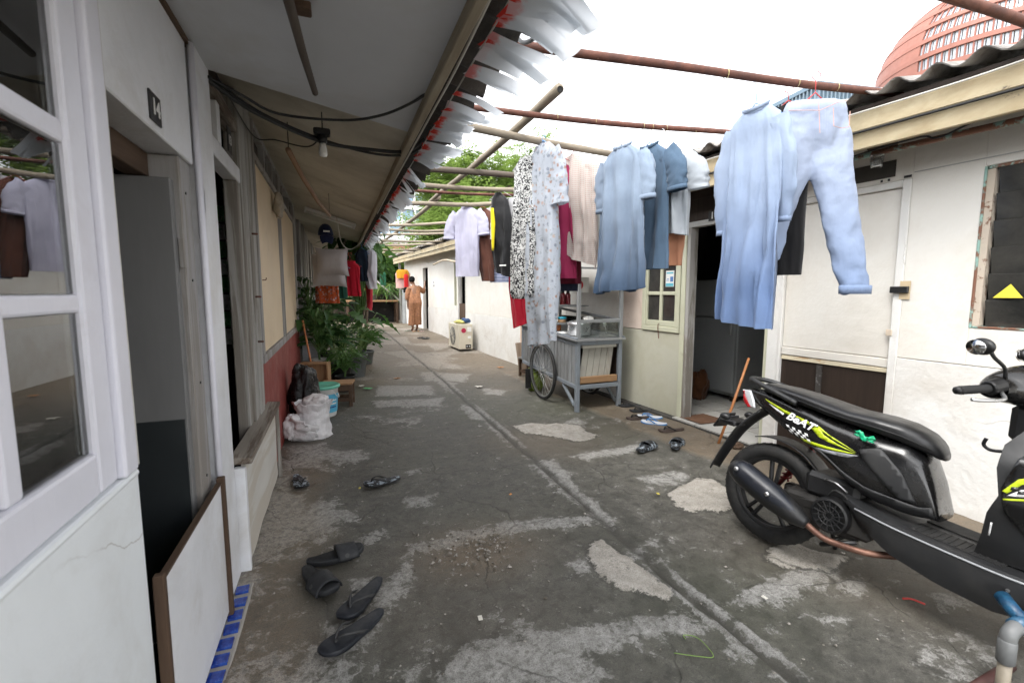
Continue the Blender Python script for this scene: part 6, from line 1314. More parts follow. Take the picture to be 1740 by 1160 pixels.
CT.rotation_euler = (0, 0, radians(2)); bpy.context.view_layer.update()
t = onct('steamer_pot', 'large aluminium steamer pot with lid on the cart counter', 'pot', .16, .24, .80)
MB().lathe([(.115, 0), (.128, .008), (.13, .115), (.135, .12), (.135, .125)], 36).build('pot_body', m_alu, t, sm=True)
MB().lathe([(.136, .125), (.138, .135), (.11, .155), (.05, .168), (.012, .17)], 36).build('lid', m_alu, t, sm=True)
MB().tube([(-.02, 0, .168), (-.015, 0, .19), (.015, 0, .19), (.02, 0, .168)], .006, 8).build('knob', m_blackpl, t, sm=True)
def crumple(name, label, cat, mat, r, seed, loc, n=24, amp=.3, grp=None):
    m = MB()
    def f(u, v):
        a = 2*pi*u; b = pi*(v-.5); d = Vector((cos(b)*cos(a), cos(b)*sin(a), sin(b))); k = 1+amp*noise.noise(d*1.6+Vector((seed, 0, 0)))+amp*.5*noise.noise(d*4+Vector((seed, 3, 0)))+amp*.22*noise.noise(d*9+Vector((seed, 3, 5)))
        return (d.x*r[0]*k, d.y*r[1]*k, max(-r[2]*.94, d.z*r[2]*k)+r[2]*.94)
    m.grid(f, n*2, n, True); return tag(m.build(name, mat, sm=True, loc=loc), label, cat, grp)
crumple('dish_cloth', 'crumpled white cloth on the steamer pot lid', 'cloth', FAB('white_rag', (.7, .69, .66), .1), (.065, .05, .028), 3, tuple(CT.matrix_basis @ Vector((.25, .20, .955))))
for i, (nm, lb, x, y, z, col, r, h, capc) in enumerate((('sauce_bottle', 'dark red sauce bottle on the cart shelf, left one', .20, .70, 1.116, (.16, .01, .015), .034, .15, (.015, .015, .015)), ('sauce_bottle', 'dark red sauce bottle on the cart shelf, right one', .27, .70, 1.116, (.17, .01, .02), .034, .15, (.015, .015, .015)),
        ('spice_jar', 'brown jar with pale lid on the cart shelf', .10, .72, 1.116, (.13, .05, .025), .042, .12, (.5, .5, .45)), ('cup', 'orange plastic cup standing on the cart counter', -.0, .86, .84, (.6, .14, .02), .032, .10, None), ('tub', 'blue lidded tub on the low cart shelf', .17, .66, .915, (.40, .25, .14), .05, .045, (.02, .30, .42)), ('cup', 'second orange container under the low cart shelf', .11, .66, .82, (.5, .16, .05), .045, .07, None))):
    t = onct(nm, lb, 'container', x, y, z)
    MB().lathe([(r*.92, 0), (r, .01), (r, h*.85), (r*(.6 if 'bottle' in nm else .97), h)], 18).build('container_body', MAT('%s_colour_%d' % (nm, i), col, .3, .1, bump=0), t, sm=True)
    if capc: MB().lathe([(r*(.62 if 'bottle' in nm else 1.04), h-.004), (r*(.5 if 'bottle' in nm else 1.04), h+.022), (.008, h+(.05 if 'bottle' in nm else .024))], 16).build('cap', MAT('%s_cap_%d' % (nm, i), capc, .35, .05, bump=0), t, sm=True)
tag(MB().grid(lambda u, v: ((u-.5)*.16, (v-.5)*.11, .004+.006*noise.noise(Vector((u*3, v*3, 0)))), 8, 6).build('paper_sheets', m_whitepap, loc=tuple(CT.matrix_basis @ Vector((.03, .44, .812))), rot=(.06, 0, .3), solid=.003), 'white paper sheets lying on the cart counter', 'paper')
t = onct('serving_spoon', 'metal spoon leaning inside the cart glass case', 'spoon', .42, .08, .80)
MB().tube([(0, 0, 0), (.01, .06, .10)], .004, 6).build('spoon_handle', m_alu, t); MB().ball((.012, .07, .12), (.022, .008, .03), 12).build('spoon_bowl', m_alu, t, sm=True)
# gas cylinder behind the wheel
t = thing('gas_cylinder', 'small green gas cylinder behind the cart wheel', 'gas cylinder', (2.40, 5.50, 0))
m_gas = MAT('green_gas_paint', (.16, .22, .03), .45, .15, 6, .15, col2=(.10, .11, .03), amt=.4, s2=6)
MB().lathe([(.08, .0), (.085, .02), (.12, .05), (.13, .09), (.13, .17), (.115, .215), (.06, .24), (.02, .245)], 24).build('tank', m_gas, t, sm=True)
MB().lathe([(.075, .225), (.08, .30), (.084, .30), (.08, .225)], 20, cap=False).build('collar', m_gas, t, sm=True)
MB().lathe([(.018, .24), (.018, .275), (.01, .285)], 10).build('valve', MAT('brass', (.5, .35, .12), .35, metal=.9, bump=0), t, sm=True)
# stool and leaning board by the pilaster
def stool(label, loc, rz, w_, d, h, mat, mat2):
    t = thing('wooden_stool', label, 'stool', loc, rz)
    for k in range(2): MB().bx(-w_/2, w_/2, -d/2+k*d/2+.003, -d/2+(k+1)*d/2-.003, h-.022, h, j=.002).build('seat_plank', mat, t, bev=.003)
    for x in (-1, 1):
        for y in (-1, 1): MB().bx(x*(w_/2-.025)-.018, x*(w_/2-.025)+.018, y*(d/2-.022)-.018, y*(d/2-.022)+.018, 0, h-.023).build('leg', mat2, t, bev=.003)
        MB().bx(x*(w_/2-.025)-.008, x*(w_/2-.025)+.008, -d/2+.04, d/2-.04, h*.25, h*.38).build('stretcher', mat2, t)
    for y in (-1, 1):
        MB().bx(-w_/2+.043, w_/2-.043, y*(d/2-.022)-.009, y*(d/2-.022)+.009, h-.09, h-.024).build('apron', mat2, t); MB().bx(-w_/2+.043, w_/2-.043, y*(d/2-.022)-.009, y*(d/2-.022)+.009, h*.22, h*.36).build('stretcher', mat2, t)
    return t
stool('weathered grey wooden stool beside the food cart', (2.70, 6.35, 0), .1, .28, .30, .30, m_oldwood, m_brownwood)
stool('low raw wood stool next to the bucket with green lid', (-.01, 5.55, 0), -.15, .34, .24, .27, m_rawwood, m_brownwood)
tag(MB().bx(-.17, .17, -.012, .012, 0, .50, j=.006).build('leaning_board', WOOD('beige_board', (.45, .36, .28), (.30, .22, .16), .8, 'z'), loc=(2.78, 6.62, 0), rot=(-.22, 0, .25), bev=.003), 'beige board leaning on the wall behind the stool', 'board')
# air conditioner outdoor unit
t = thing('outdoor_unit', 'cream air conditioner outdoor unit on the alley floor', 'air conditioner', tuple(RW(-.30, 9.95, .035)), RA)
m_ac = MAT('yellowed_white_enamel', (.60, .55, .44), .45, .08, 4, .1, col2=(.46, .38, .27), amt=.38, s2=4)
MB().bx(-.15, .15, -.40, .40, .03, .56).build('casing', m_ac, t, bev=.012, segs=2)
for y in (-.3, .3): MB().bx(-.13, .13, y-.04, y+.04, 0, .03).build('foot', m_blackpl, t)
MB().lathe([(.19, 0), (.20, .006), (.18, .010)], 32, frame((0, -1, 0), (0, 0, 1), (-1, 0, 0), (-.151, .06, .29))).build('fan_guard', MAT('grey_grille', (.16, .16, .15), .5, bump=0), t, auto=40)
for i in range(12): MB().beam((-.163, .06+.03*cos(i*pi/6), .29+.03*sin(i*pi/6)), (-.163, .06+.18*cos(i*pi/6), .29+.18*sin(i*pi/6)), .006, .006, up=(1, 0, 0)).build('guard_wire', m_ac, t)
MB().lathe([(0, 0), (.052, 0), (.052, .004), (0, .004)], 24, frame((-1, 0, 0), (0, 0, 1), (0, -1, 0), (-.05, -.401, .43))).build('maker_badge', MAT('crimson_badge', (.45, .01, .06), .4, bump=0), t)
MB().bx(.03, .12, -.408, -.401, .40, .50).build('label_plate', m_whitepap, t); MB().bx(.04, .11, -.405, -.4005, .26, .31).build('label_plate', m_whitepap, t)
for x in (.02, .075): MB().tube([(x, -.40, .09), (x, -.43, .09)], .016, 10).build('pipe_valve', m_steel, t, sm=True)
MB().bx(-.01, .11, -.405, -.4005, .05, .13).build('valve_plate', m_blackpl, t)
crumple('folded_cloth', 'yellow cloth lying on the air conditioner unit', 'cloth', FAB('yellow_rag', (.55, .52, .18), .1), (.12, .16, .04), 8, tuple(RW(-.33, 9.85, .597)))
crumple('folded_cloth', 'blue cloth lying on the air conditioner unit', 'cloth', FAB('blue_rag', (.04, .08, .18), .1), (.11, .14, .06), 9, tuple(RW(-.22, 9.82, .597)))
# doorway 16: fridge, mat and dim bundles
t = rthing('refrigerator', 'grey refrigerator standing in the dark room 16', 'refrigerator', 4.25, 1.18, .046)
m_fr = MAT('grey_fridge_enamel', (.26, .27, .27), .35, .06, 3, .05)
rb(MB().bx(1.0, 1.55, 3.86, 4.50, .10, 1.42), 'cabinet', m_fr, t, bev=.015, segs=2)
rb(MB().bx(.955, .998, 3.865, 4.495, .14, .98), 'door', m_fr, t, bev=.012, segs=2); rb(MB().bx(.955, .998, 3.865, 4.495, .99, 1.41), 'door', m_fr, t, bev=.012, segs=2)
for z in (.80, 1.02): rb(MB().bx(.935, .953, 3.90, 3.93, z, z+.14), 'handle', m_steel, t, bev=.004)
for u in (3.9, 4.46):
    for x in (1.03, 1.5): rb(MB().bx(x-.03, x+.03, u-.03, u+.03, .046, .10), 'foot', m_blackpl, t)
tag(rb(MB().bx(-.05, .28, 3.22, 3.50, .047, .054, j=.012), 'doormat', MAT('brown_cardboard', (.13, .065, .035), .9, .2), R2), None); bpy.data.objects['doormat'].parent = None
dm = bpy.data.objects['doormat']; dm.matrix_parent_inverse = Matrix(); dm.matrix_world = RM @ Matrix.Translation((0.02, .12, 0)); tag(dm, 'piece of brown cardboard on the tiles inside doorway 16', 'doormat')
for i, (x, u, c_, r) in enumerate(((.75, 4.15, (.09, .035, .013), (.12, .10, .17)), (.80, 4.3, (.02, .04, .22), (.14, .12, .10)), (.7, 4.35, (.25, .02, .02), (.12, .10, .07)))):
    crumple('cloth_bundle', ['orange brown', 'dark blue', 'dark red'][i]+' bundle in the dim corner of room 16', 'bundle', FAB('bundle_%d' % i, c_, 0), r, 20+i, tuple(RW(x, u, .046)))
# cane leaning by the doorway
t = tag(MB().tube([(2.945, 2.92, 0.012), (3.06, 2.90, .34), (3.185, 2.875, .735)], [.011, .011, .010], 8).build('wooden_stick', MAT('orange_cane', (.42, .17, .06), .5, .2, 10, .1), sm=True), 'orange brown stick leaning at the corner of doorway 16', 'stick')
crumple('coconut_husk', 'small brown husk lying under the leaning stick', 'husk', m_brownwood, (.055, .04, .03), 14, (3.0, 2.78, .01))
# ================================================================ sandals
def sole_pts(L, w_, n=28):
    pts = []
    for i in range(n):
        a = 2*pi*i/n; ca, sa = cos(a), sin(a); x = (abs(ca)**.82)*(1 if ca > 0 else -1)*L/2; k = interp([(-1, .80), (-.5, .78), (-.1, .74), (.35, .95), (.7, 1.0), (1, .95)], x/(L/2)); pts.append((x, (abs(sa)**.68)*(1 if sa > 0 else -1)*w_/2*k+.005*sin(a*2)))
    return pts
def sole(m, L, w_, h, z0=0, curl=.012):
    P = sole_pts(L, w_); n = len(P); bend = lambda x: curl*(abs(x)/(L/2))**3
    rings = [(.94, z0), (1.0, z0+h*.3), (1.0, z0+h*.8), (.95, z0+h)]
    vs = [(x*k, y*k, z+bend(x)) for k, z in rings for x, y in P]; fs = [(i*n+q, i*n+(q+1) % n, (i+1)*n+(q+1) % n, (i+1)*n+q) for i in range(3) for q in range(n)]
    fs += [tuple(range(n-1, -1, -1)), tuple(range(3*n, 4*n))]; m.add(vs, fs)
def flipflop(label, x, y, rz, mat, smat, L=.255, flip=1, roll=0, edge=None, grp='sandals left on the alley floor'):
    t = thing('flip_flop', label, 'sandal', (x, y, .012), group=grp, rot=(roll, 0, radians(rz)))
    if edge: m = MB(); sole(m, L*1.005, .098, .011); m.build('outsole', edge, t, auto=40); m = MB(); sole(m, L*.97, .094, .008, .0115); m.build('footbed', mat, t, auto=40)
    else: m = MB(); sole(m, L, .098, .019); m.build('footbed', mat, t, auto=40)
    p = Vector((.075, 0, .02)); st_ = MB()
    for s in (-1, 1):
        C = bez([p, p+Vector((-.015, s*.012, .022)), (.02, s*.036, .040), (-.025, s*.043, .020)], 5)
        st_.grid(lambda u, v: tuple(C[int(round(v*(len(C)-1)))]+Vector((.5*s*(u-.5)*.0, 0, 0))+Vector((lerp(-.003, -.011, v)*(u-.5)*2, 0, .004*(1-(2*u-1)**2)))), 4, len(C))
    st_.tube([p+Vector((0, 0, -.006)), p+Vector((-.002, 0, .012))], .004, 6)
    st_.build('strap', smat, t, sm=True, solid=.004); return t
def slide(label, x, y, rz, mat, L=.26):
    t = thing('slide_sandal', label, 'sandal', (x, y, .012), radians(rz), 'sandals left on the alley floor')
    m = MB(); sole(m, L, .104, .026, 0, .016); m.build('footbed', mat, t, auto=40)
    MB().grid(lambda u, v: (lerp(-.005, .088, v)+.01*(abs(2*u-1)), -.058*cos(pi*u)*(1-.06*v), .012+.052*sin(pi*u)*(1.0-.18*v)), 16, 8).build('band', mat, t, sm=True, solid=.007)
    MB().lathe([(0, 0), (.010, 0), (.009, .002), (0, .002)], 14, frame((1, 0, 0), (0, .5, .86), (0, -.86, .5), (.04, -.053, .034))).build('emblem', m_strapw, t); return t
m_navy = MAT('navy_black_rubber', (.008, .010, .015), .55, .2, 20, .25, 300, .001, col2=(.020, .022, .028), amt=.38, s2=9, soft=.12)
m_charc = MAT('charcoal_foam', (.011, .012, .014), .65, .2, 20, .3, 300, .001, col2=(.026, .027, .030), amt=.38, s2=9, soft=.12)
m_strapb = MAT('black_strap_rubber', (.007, .007, .0075), .45, .1); m_strapw = MAT('worn_strap', (.035, .035, .035), .6, .2)
m_pat = MAT('black_white_print_foam', (.008, .009, .011), .6, .1, 20, .1, col2=(.26, .30, .34), amt=.46, s2=26, soft=.02)
m_bluew = MAT('white_footbed', (.62, .64, .68), .6, .06, bump=.05); m_blues = MAT('blue_strap_rubber', (.03, .20, .50), .45, .1); m_brownf = MAT('brown_footbed', (.06, .040, .032), .6, .2)
slide('charcoal slide sandal lying crosswise, upper of the pair', -.045, 2.255, 12, m_charc); slide('charcoal slide sandal turned toward the camera, lower of the pair', -.115, 2.075, -62, m_charc)
flipflop('navy black flip flop, upper of the pair in front of slides', .055, 1.895, 232, m_navy, m_strapw, .27); flipflop('navy black flip flop, nearest to the camera', .015, 1.705, 215, m_navy, m_strapw, .275)
flipflop('patterned black and white flip flop alone by red wall', -.27, 3.28, -75, m_pat, m_strapb, .24, edge=m_strapb); flipflop('patterned black and white flip flop alone in mid alley', .245, 3.09, 188, m_pat, m_strapb, .245, edge=m_strapb)
flipflop('black flip flop closest to the green wall', 3.0, 4.26, 155, m_charc, m_strapb, .25); flipflop('black flip flop with a white mark beside the green wall', 2.985, 4.03, 165, m_charc, m_strapb, .25)
flipflop('dark brown flip flop left of the blue and white pair', 2.78, 3.80, 172, m_brownf, m_strapb, .25); flipflop('blue and white flip flop, upper of the pair', 2.915, 3.79, 140, m_bluew, m_blues, .25, edge=m_blues)
flipflop('blue and white flip flop, lower of the pair', 2.82, 3.60, 128, m_bluew, m_blues, .25, edge=m_blues); flipflop('dark brown flip flop right of the blue and white pair', 2.815, 3.345, 170, m_brownf, m_strapb, .25)
slide('patterned slide sandal, left one of the pair near the scooter tail', 2.30, 3.03, 25, m_pat); slide('patterned slide sandal, right one of the pair near the scooter tail', 2.58, 3.0, 40, m_pat)
# ================================================================ bags, bucket and odds by the red wall
m_bag = MAT('black_bin_bag', (.003, .003, .0035), .3, .2, 9, .8, 26, .02)
crumple('bin_bag', 'knotted black bin bag leaning on the red wall', 'bag', m_bag, (.13, .15, .31), 2, (-.31, 4.72, .02), 40, .22)
sk_ = thing('plastic_sack', 'open white woven plastic sack by the red wall', 'sack', (-.24, 4.40, 0))
m_sack = MAT('white_woven_plastic', (.66, .65, .66), .45, .1, 8, .6, 30, .012, col2=(.52, .49, .48), amt=.36, s2=6, soft=.12)
def sackf(u, v):
    a = 2*pi*u; r = interp([(0, 1.12), (.15, 1.05), (.55, .82), (.8, .80), (1, .95)], v); q = Vector((cos(a)*1.5, sin(a)*1.5, v*2.4))
    k = 1+.16*noise.noise(q)+.09*noise.noise(q*2.7)+.04*noise.noise(q*6); return (.165*r*k*cos(a)+.02*v, .13*r*k*sin(a), 0.31*v*(1+.10*noise.noise(q*1.7))+.004)
MB().grid(sackf, 60, 30, True).build('sack_body', m_sack, sk_, sm=True, solid=.003)
MB().grid(lambda u, v: (-.15+.20*u+.05*noise.noise(Vector((u*4, v*4, 1))), -.12-.05*v-.05*sin(u*3), .02+.22*v*(1-.5*u)+.03*noise.noise(Vector((u*5, v*5, 4)))), 16, 14).build('sack_flap', m_sack, sk_, sm=True, solid=.003)
crumple('carrier_bag', 'thin white carrier bag stuffed at the mouth of the sack', 'bag', MAT('milky_bag_film', (.62, .60, .60), .35, .15, 12, .7, 30, .015), (.12, .10, .07), 6, (-.20, 4.43, .235), 30, .3)
crumple('carrier_bag', 'small knotted white bag against the red wall', 'bag', m_sack, (.075, .07, .12), 16, (-.385, 4.30, .01), 26, .3)
bk = thing('bucket', 'white bucket with green lid and blue label', 'bucket', (-.16, 5.12, 0))
MB().lathe([(.12, 0), (.125, .01), (.15, .29), (.157, .295), (.157, .305)], 36).build('bucket_body', m_plwhite, bk, sm=True)
MB().lathe([(.162, .296), (.170, .30), (.170, .322), (.155, .330), (.145, .322), (.03, .325), (.0, .328)], 36, cap=False).build('lid', MAT('mint_green_plastic', (.13, .46, .33), .4, .06, bump=.05), bk, sm=True)
MB().grid(lambda u, v: ((.1275+.0000+.025*(.06+.16*v)/.29+.0018)*cos(lerp(-1.75, .15, u)), (.1275+.025*(.06+.16*v)/.29+.0018)*sin(lerp(-1.75, .15, u)), .05+.19*v), 16, 4).build('label', MAT('sky_blue_label', (.10, .42, .62), .4, .1, 8, bump=0), bk, sm=True)
for k in range(3): MB().grid(lambda u, v: ((.1285+.025*(.10+.03*k+.012*v)/.29+.003)*cos(lerp(-1.3, -.5, u)), (.1285+.025*(.10+.03*k+.012*v)/.29+.003)*sin(lerp(-1.3, -.5, u)), .10+.035*k+.012*v), 8, 2).build('label_print', m_whitepap if k else MAT('navy_ink', (.02, .05, .2), .5, bump=0), bk)
MB().tube([(.155*cos(a), .155*sin(a), .27-.08*sin((a+.9)/1.6*pi)) for a in [-.9+.1*i for i in range(17)]], .004, 6).build('handle', m_plwhite, bk, sm=True)
bx_ = thing('wooden_tray', 'upright raw wood tray standing behind the bucket', 'tray', (-.25, 5.85, 0), -.3)
MB().bx(-.16, .16, .03, .045, .08, .46).build('base_board', m_rawwood, bx_)
for b in ((-.16, .16, -.06, .029, .44, .46), (-.16, .16, -.06, .029, .08, .10), (-.16, -.14, -.06, .029, .101, .439), (.14, .16, -.06, .029, .101, .439)): MB().bx(*b).build('side_board', m_rawwood, bx_, bev=.002)
MB().bx(-.14, .14, -.03, .03, 0, .079).build('foot_block', m_brownwood, bx_)
br_ = thing('broom', 'broom with orange handle leaning on the grey timber', 'broom', (-.30, 5.75, .02), 0)
MB().tube([(.06, .15, .0), (-.08, .35, .92)], .011, 8).build('handle', MAT('orange_handle', (.45, .16, .06), .45), br_, sm=True)
MB().bx(-.05, .12, .10, .16, -.02, .10).build('head', MAT('red_broom', (.3, .05, .03), .7), br_, bev=.01)
t = thing('metal_cabinet', 'narrow grey metal cabinet past the end of the red wall', 'cabinet', (-.34, 6.85, 0))
MB().bx(-.10, .10, -.18, .18, .02, .62).build('cabinet_body', MAT('grey_metal', (.26, .28, .29), .5, .1, col2=(.16, .13, .10), amt=.38, s2=6), t, bev=.006); MB().bx(.101, .108, -.16, .16, .05, .60).build('door', m_greypaint, t, bev=.003); MB().bx(-.09, .09, -.17, .17, 0, .019).build('plinth', m_blackpl, t)
# ================================================================ small litter and pipes near the viewer
tag(MB().tube(bez([(1.075, 1.221, .008), (1.15, 1.175, .008), (1.19, 1.155, .012), (1.205, 1.21, .012), (1.20, 1.255, .010), (1.168, 1.278, .008), (1.162, 1.262, .007)], 8), .0016, 5).build('green_twine', MAT('green_twine', (.18, .30, .06), .6, bump=0), sm=True), 'thin bent green twine on the near concrete', 'twine')
tag(MB().tube(bez([(2.163, 1.121, .010), (2.185, 1.10, .016), (2.21, 1.066, .010)], 6), .004, 6).build('red_straw', MAT('red_straw', (.55, .05, .04), .4, bump=0), sm=True), 'short red plastic strip on the floor under the scooter', 'straw')
pp = thing('water_pipes', 'grey and blue plastic water pipes standing at the near corner', 'pipes', (1.895, .70, 0))
m_pvc = MAT('grey_pvc', (.15, .155, .155), .4, .12, 10, .1); m_pvcw = MAT('stained_cream_pvc', (.30, .26, .20), .5, .15, 12, .15, col2=(.18, .13, .09), amt=.4, s2=14); m_pvcb = MAT('blue_painted_pvc', (.018, .09, .17), .35, .25, 12, .2, col2=(.008, .04, .09), amt=.5, s2=16, soft=.06)
MB().tube([(0, 0, -.02), (0, 0, .16)], .017, 16).build('riser', m_pvcw, pp, sm=True)
MB().lathe([(.018, .14), (.0225, .145), (.0225, .215), (.018, .22)], 20).build('socket', m_pvc, pp, sm=True)
MB().tube(bez([(0, 0, .20), (.004, 0, .232), (.025, -.001, .247), (.05, -.002, .25)], 6), .021, 16).build('elbow', m_pvc, pp, sm=True)
MB().tube([(.035, 0, .25), (.12, 0, .252)], .024, 16).build('coupling', m_pvcb, pp, sm=True); MB().tube([(.10, 0, .252), (.30, .0, .255)], .019, 16).build('run', m_pvcb, pp, sm=True)
MB().tube([(.08, .0, .252), (.085, .03, .275), (.12, .07, .285)], .021, 14).build('branch', m_pvcb, pp, sm=True)
MB().tube([(-.05, .05, .02), (.2, .06, .02)], .016, 12).build('floor_pipe', MAT('dark_red_pipe', (.07, .025, .02), .6), pp, sm=True)
lf = MB()
m_lit = [MAT('litter_%d' % i, c_, .6, .1, bump=0) for i, c_ in enumerate(((.65, .62, .55), (.5, .42, .05), (.35, .16, .06), (.6, .25, .06), (.1, .4, .15)))]
r2 = random.Random(4)
LT = (('yellow scrap between the two patterned flip flops', .10, 3.05, 1, .012), ('orange scrap beside the drain line in mid alley', .98, 2.62, 3, .012), ('green plastic wrapper by the pots on the left', .35, 6.3, 4, .07), ('white wrapper near the green one by the pots', .28, 6.5, 0, .05),
      ('brown dead leaf on the reddish dirt in front of the pots', .8, 6.9, 2, .06), ('pale paper scrap lying mid alley in front of the cart', 1.75, 5.9, 0, .06), ('brown brick chip at the foot of the far white wall', 2.55, 7.3, 2, .07), ('pale chip on the near concrete right of the drain line', 1.62, 1.32, 0, .014), ('pale pebble in front of the gravel heap', .48, 1.62, 0, .016), ('yellow leaf scrap left of the scooter wheel', 1.85, 2.3, 1, .014))
for i, (lb, x, y, k, s) in enumerate(LT):
    o = MB().grid(lambda u, v: ((u-.5)*s*1.6, (v-.5)*s, .006+s*.25*noise.noise(Vector((u*3, v*3, i)))+.004), 5, 4).build('litter_scrap', m_lit[k], loc=(x, y, .01), rot=(0, 0, r2.uniform(0, 6)), solid=.002)
    tag(o, lb, 'litter', 'litter scraps on the alley floor')

# ================================================================ potted plants
def leaf_mesh(name, L, w_, mat, lobes=0, droop=.35, fold=.18, seed=0):
    r = random.Random(seed); n = 15; m = MB(); rows = []
    for i in range(n):
        t = i/(n-1); k = (sin(pi*min(1, t**.75*1.0))**.8)*(1-.25*t)
        if lobes: k *= (1 if (int(t*n) % 3) else .42) if .12 < t < .9 else 1
        rows.append((t*L, w_/2*max(.02, k)))
    z = lambda x: -droop*L*(x/L)**2
    vs = []; fs = []
    for x, hw in rows: vs += [(x, -hw, z(x)+fold*hw), (x, -hw*.5, z(x)+fold*hw*.55), (x, 0, z(x)), (x, hw*.5, z(x)+fold*hw*.55), (x, hw, z(x)+fold*hw)]
    for i in range(n-1):
        for q in range(4): fs.append((i*5+q, i*5+q+1, i*5+q+6, i*5+q+5))
    m.add(vs, fs); return m.mesh(name, mat, True)
def pot(parent, r, h, mat, soil=True):
    MB().lathe([(r*.72, 0), (r*.76, .01), (r*.97, h*.88), (r*1.04, h*.89), (r*1.04, h), (r*.95, h), (r*.90, h*.86), (.005, h*.85)], 28, cap=False).build('pot', mat, parent, sm=True)
m_pg = MAT('grey_pot', (.13, .14, .14), .6, .15); m_pb = MAT('black_pot', (.02, .021, .022), .5, .15); m_pw = MAT('white_pot', (.55, .53, .49), .55, .12, col2=(.36, .32, .27), amt=.4, s2=8)
m_stem = MAT('green_stem', (.10, .19, .05), .5, .15); m_stemp = MAT('pale_green_stem', (.22, .32, .10), .5, .15)
BIG = [leaf_mesh('leaf', .30, .24, m_leafm, 1, .35, .15, 1), leaf_mesh('leaf', .26, .20, m_leafm, 1, .5, .2, 2)]
MED = [leaf_mesh('leaf', .20, .085, m_leafd, 0, .45, .25, 3), leaf_mesh('leaf', .17, .10, m_leafd, 0, .3, .3, 4)]
SML = [leaf_mesh('leaf', .09, .05, m_leafm, 0, .3, .3, 5)]
FRN = [leaf_mesh('leaf', .45, .035, m_leafm, 0, .8, .2, 6), leaf_mesh('leaf', .38, .03, m_leafy, 0, .7, .2, 7)]
def plant(name, label, loc, potspec, nleaf, meshes, h0, h1, spread, seed, stem=m_stem, up=.5, base=None, grp='potted plants beside the left rooms', thick=.006, aim=None, sc=(.8, 1.25)):
    r = random.Random(seed); T = thing(name, label, 'plant', loc, r.uniform(0, 6) if aim is None else 0, grp)
    if potspec: pot(T, *potspec)
    hb = potspec[1]*.85 if potspec else 0
    st = MB()
    for i in range(nleaf):
        a = (i*2.399+r.uniform(-.3, .3)) if aim is None else aim[0]+r.gauss(0, aim[1]); R_ = spread*r.uniform(.25, 1)**.8; z = lerp(h0, h1, r.random())
        e = Vector((cos(a)*R_, sin(a)*R_, z)); b0 = Vector((r.uniform(-.03, .03), r.uniform(-.03, .03), hb)) if base is None else Vector((0, 0, lerp(hb, z, r.uniform(.3, .8)))); mid = b0.lerp(e, .5)+Vector((0, 0, .10*R_*3))
        st.tube(bez([b0, mid, e], 4), [thick, thick, thick, thick*.9, thick*.8, thick*.7, thick*.7, thick*.6, thick*.5], 5)
        me = r.choice(meshes); k = r.uniform(*sc)
        inst('leaf', me, T, e, (r.uniform(-.4, .4), r.uniform(-.5, .35) if up else r.uniform(-.2, 1.0), a+r.uniform(-.6, .6)), (k, k, k))
    if base: st.tube(bez([(0, 0, hb), (base*.3, .02, h1*.4), (-.02, base*.3, h1*.75), (.02, 0, h1*.95)], 5), [.014]*16, 7)
    tag(st.build('stems', stem, T, sm=True), kind=None); return T
plant('split_leaf_plant', 'big split leaf plant with pale stalks arching over the alley', (.02, 6.85, 0), (.16, .26, m_pb), 20, BIG, .62, 1.05, .50, 1, m_stemp)
plant('split_leaf_plant', 'second split leaf plant drooping beside a grey pot', (.25, 7.35, 0), (.17, .34, m_pg), 16, BIG, .55, .95, .48, 2, m_stemp)
plant('leafy_shrub', 'dense dark leafed pot plant against the grey timber', (-.22, 6.45, .22), (.12, .20, m_pw), 70, MED, .38, .90, .34, 3, base=.1)
plant('leafy_shrub', 'dark leafy pot plant behind the white pot', (-.18, 7.2, 0), (.15, .28, m_pb), 80, MED, .45, 1.15, .40, 4, base=.1)
plant('leafy_shrub', 'low small leafed plant in black pot by the wooden stool', (.08, 6.35, 0), (.13, .20, m_pb), 90, SML, .28, .55, .24, 5, base=.05, sc=(.8, 1.5))
plant('leafy_shrub', 'pot plant with small dark leaves beyond the split leaf plants', (.45, 8.6, 0), (.16, .24, m_pg), 110, SML, .34, .70, .30, 6, base=.05, sc=(1, 1.8))
plant('leafy_shrub', 'tall thin leafy plant against the far grey rooms', (-.22, 8.2, 0), (.16, .30, m_pb), 90, MED, .5, 1.5, .42, 7, base=.1)
plant('leafy_shrub', 'tall plant with trailing leaves next to the cream panel end', (-.33, 6.75, .63), (.09, .14, m_pw), 40, MED, .25, .85, .18, 8, base=.05, sc=(.6, 1))
T = plant('climbing_tree', 'slim tree with broad leaves rising past the eave behind the laundry', (.42, 8.9, 0), None, 170, [leaf_mesh('leaf', .20, .14, m_leafd, 0, .4, .25, 11), leaf_mesh('leaf', .18, .13, m_leafm, 0, .35, .25, 12)], 1.55, 2.75, .55, 9, base=.2, up=0, sc=(.8, 1.4), grp=None)
MB().tube(bez([(0, 0, 0), (-.06, -.1, .7), (-.10, -.05, 1.4), (.02, 0, 2.2)], 6), [.035]*6+[.028]*7+[.02]*6, 9).build('trunk', m_bark, T, sm=True)
MB().tube(bez([(.05, .1, 0), (-.05, .05, .8), (-.22, .0, 1.5)], 6), .016, 8).build('branch', m_bark, T, sm=True)
MB().tube(bez([(0, 0, .6), (.12, -.06, 1.2), (.3, -.1, 2.0)], 6), .013, 8).build('branch', m_bark, T, sm=True)
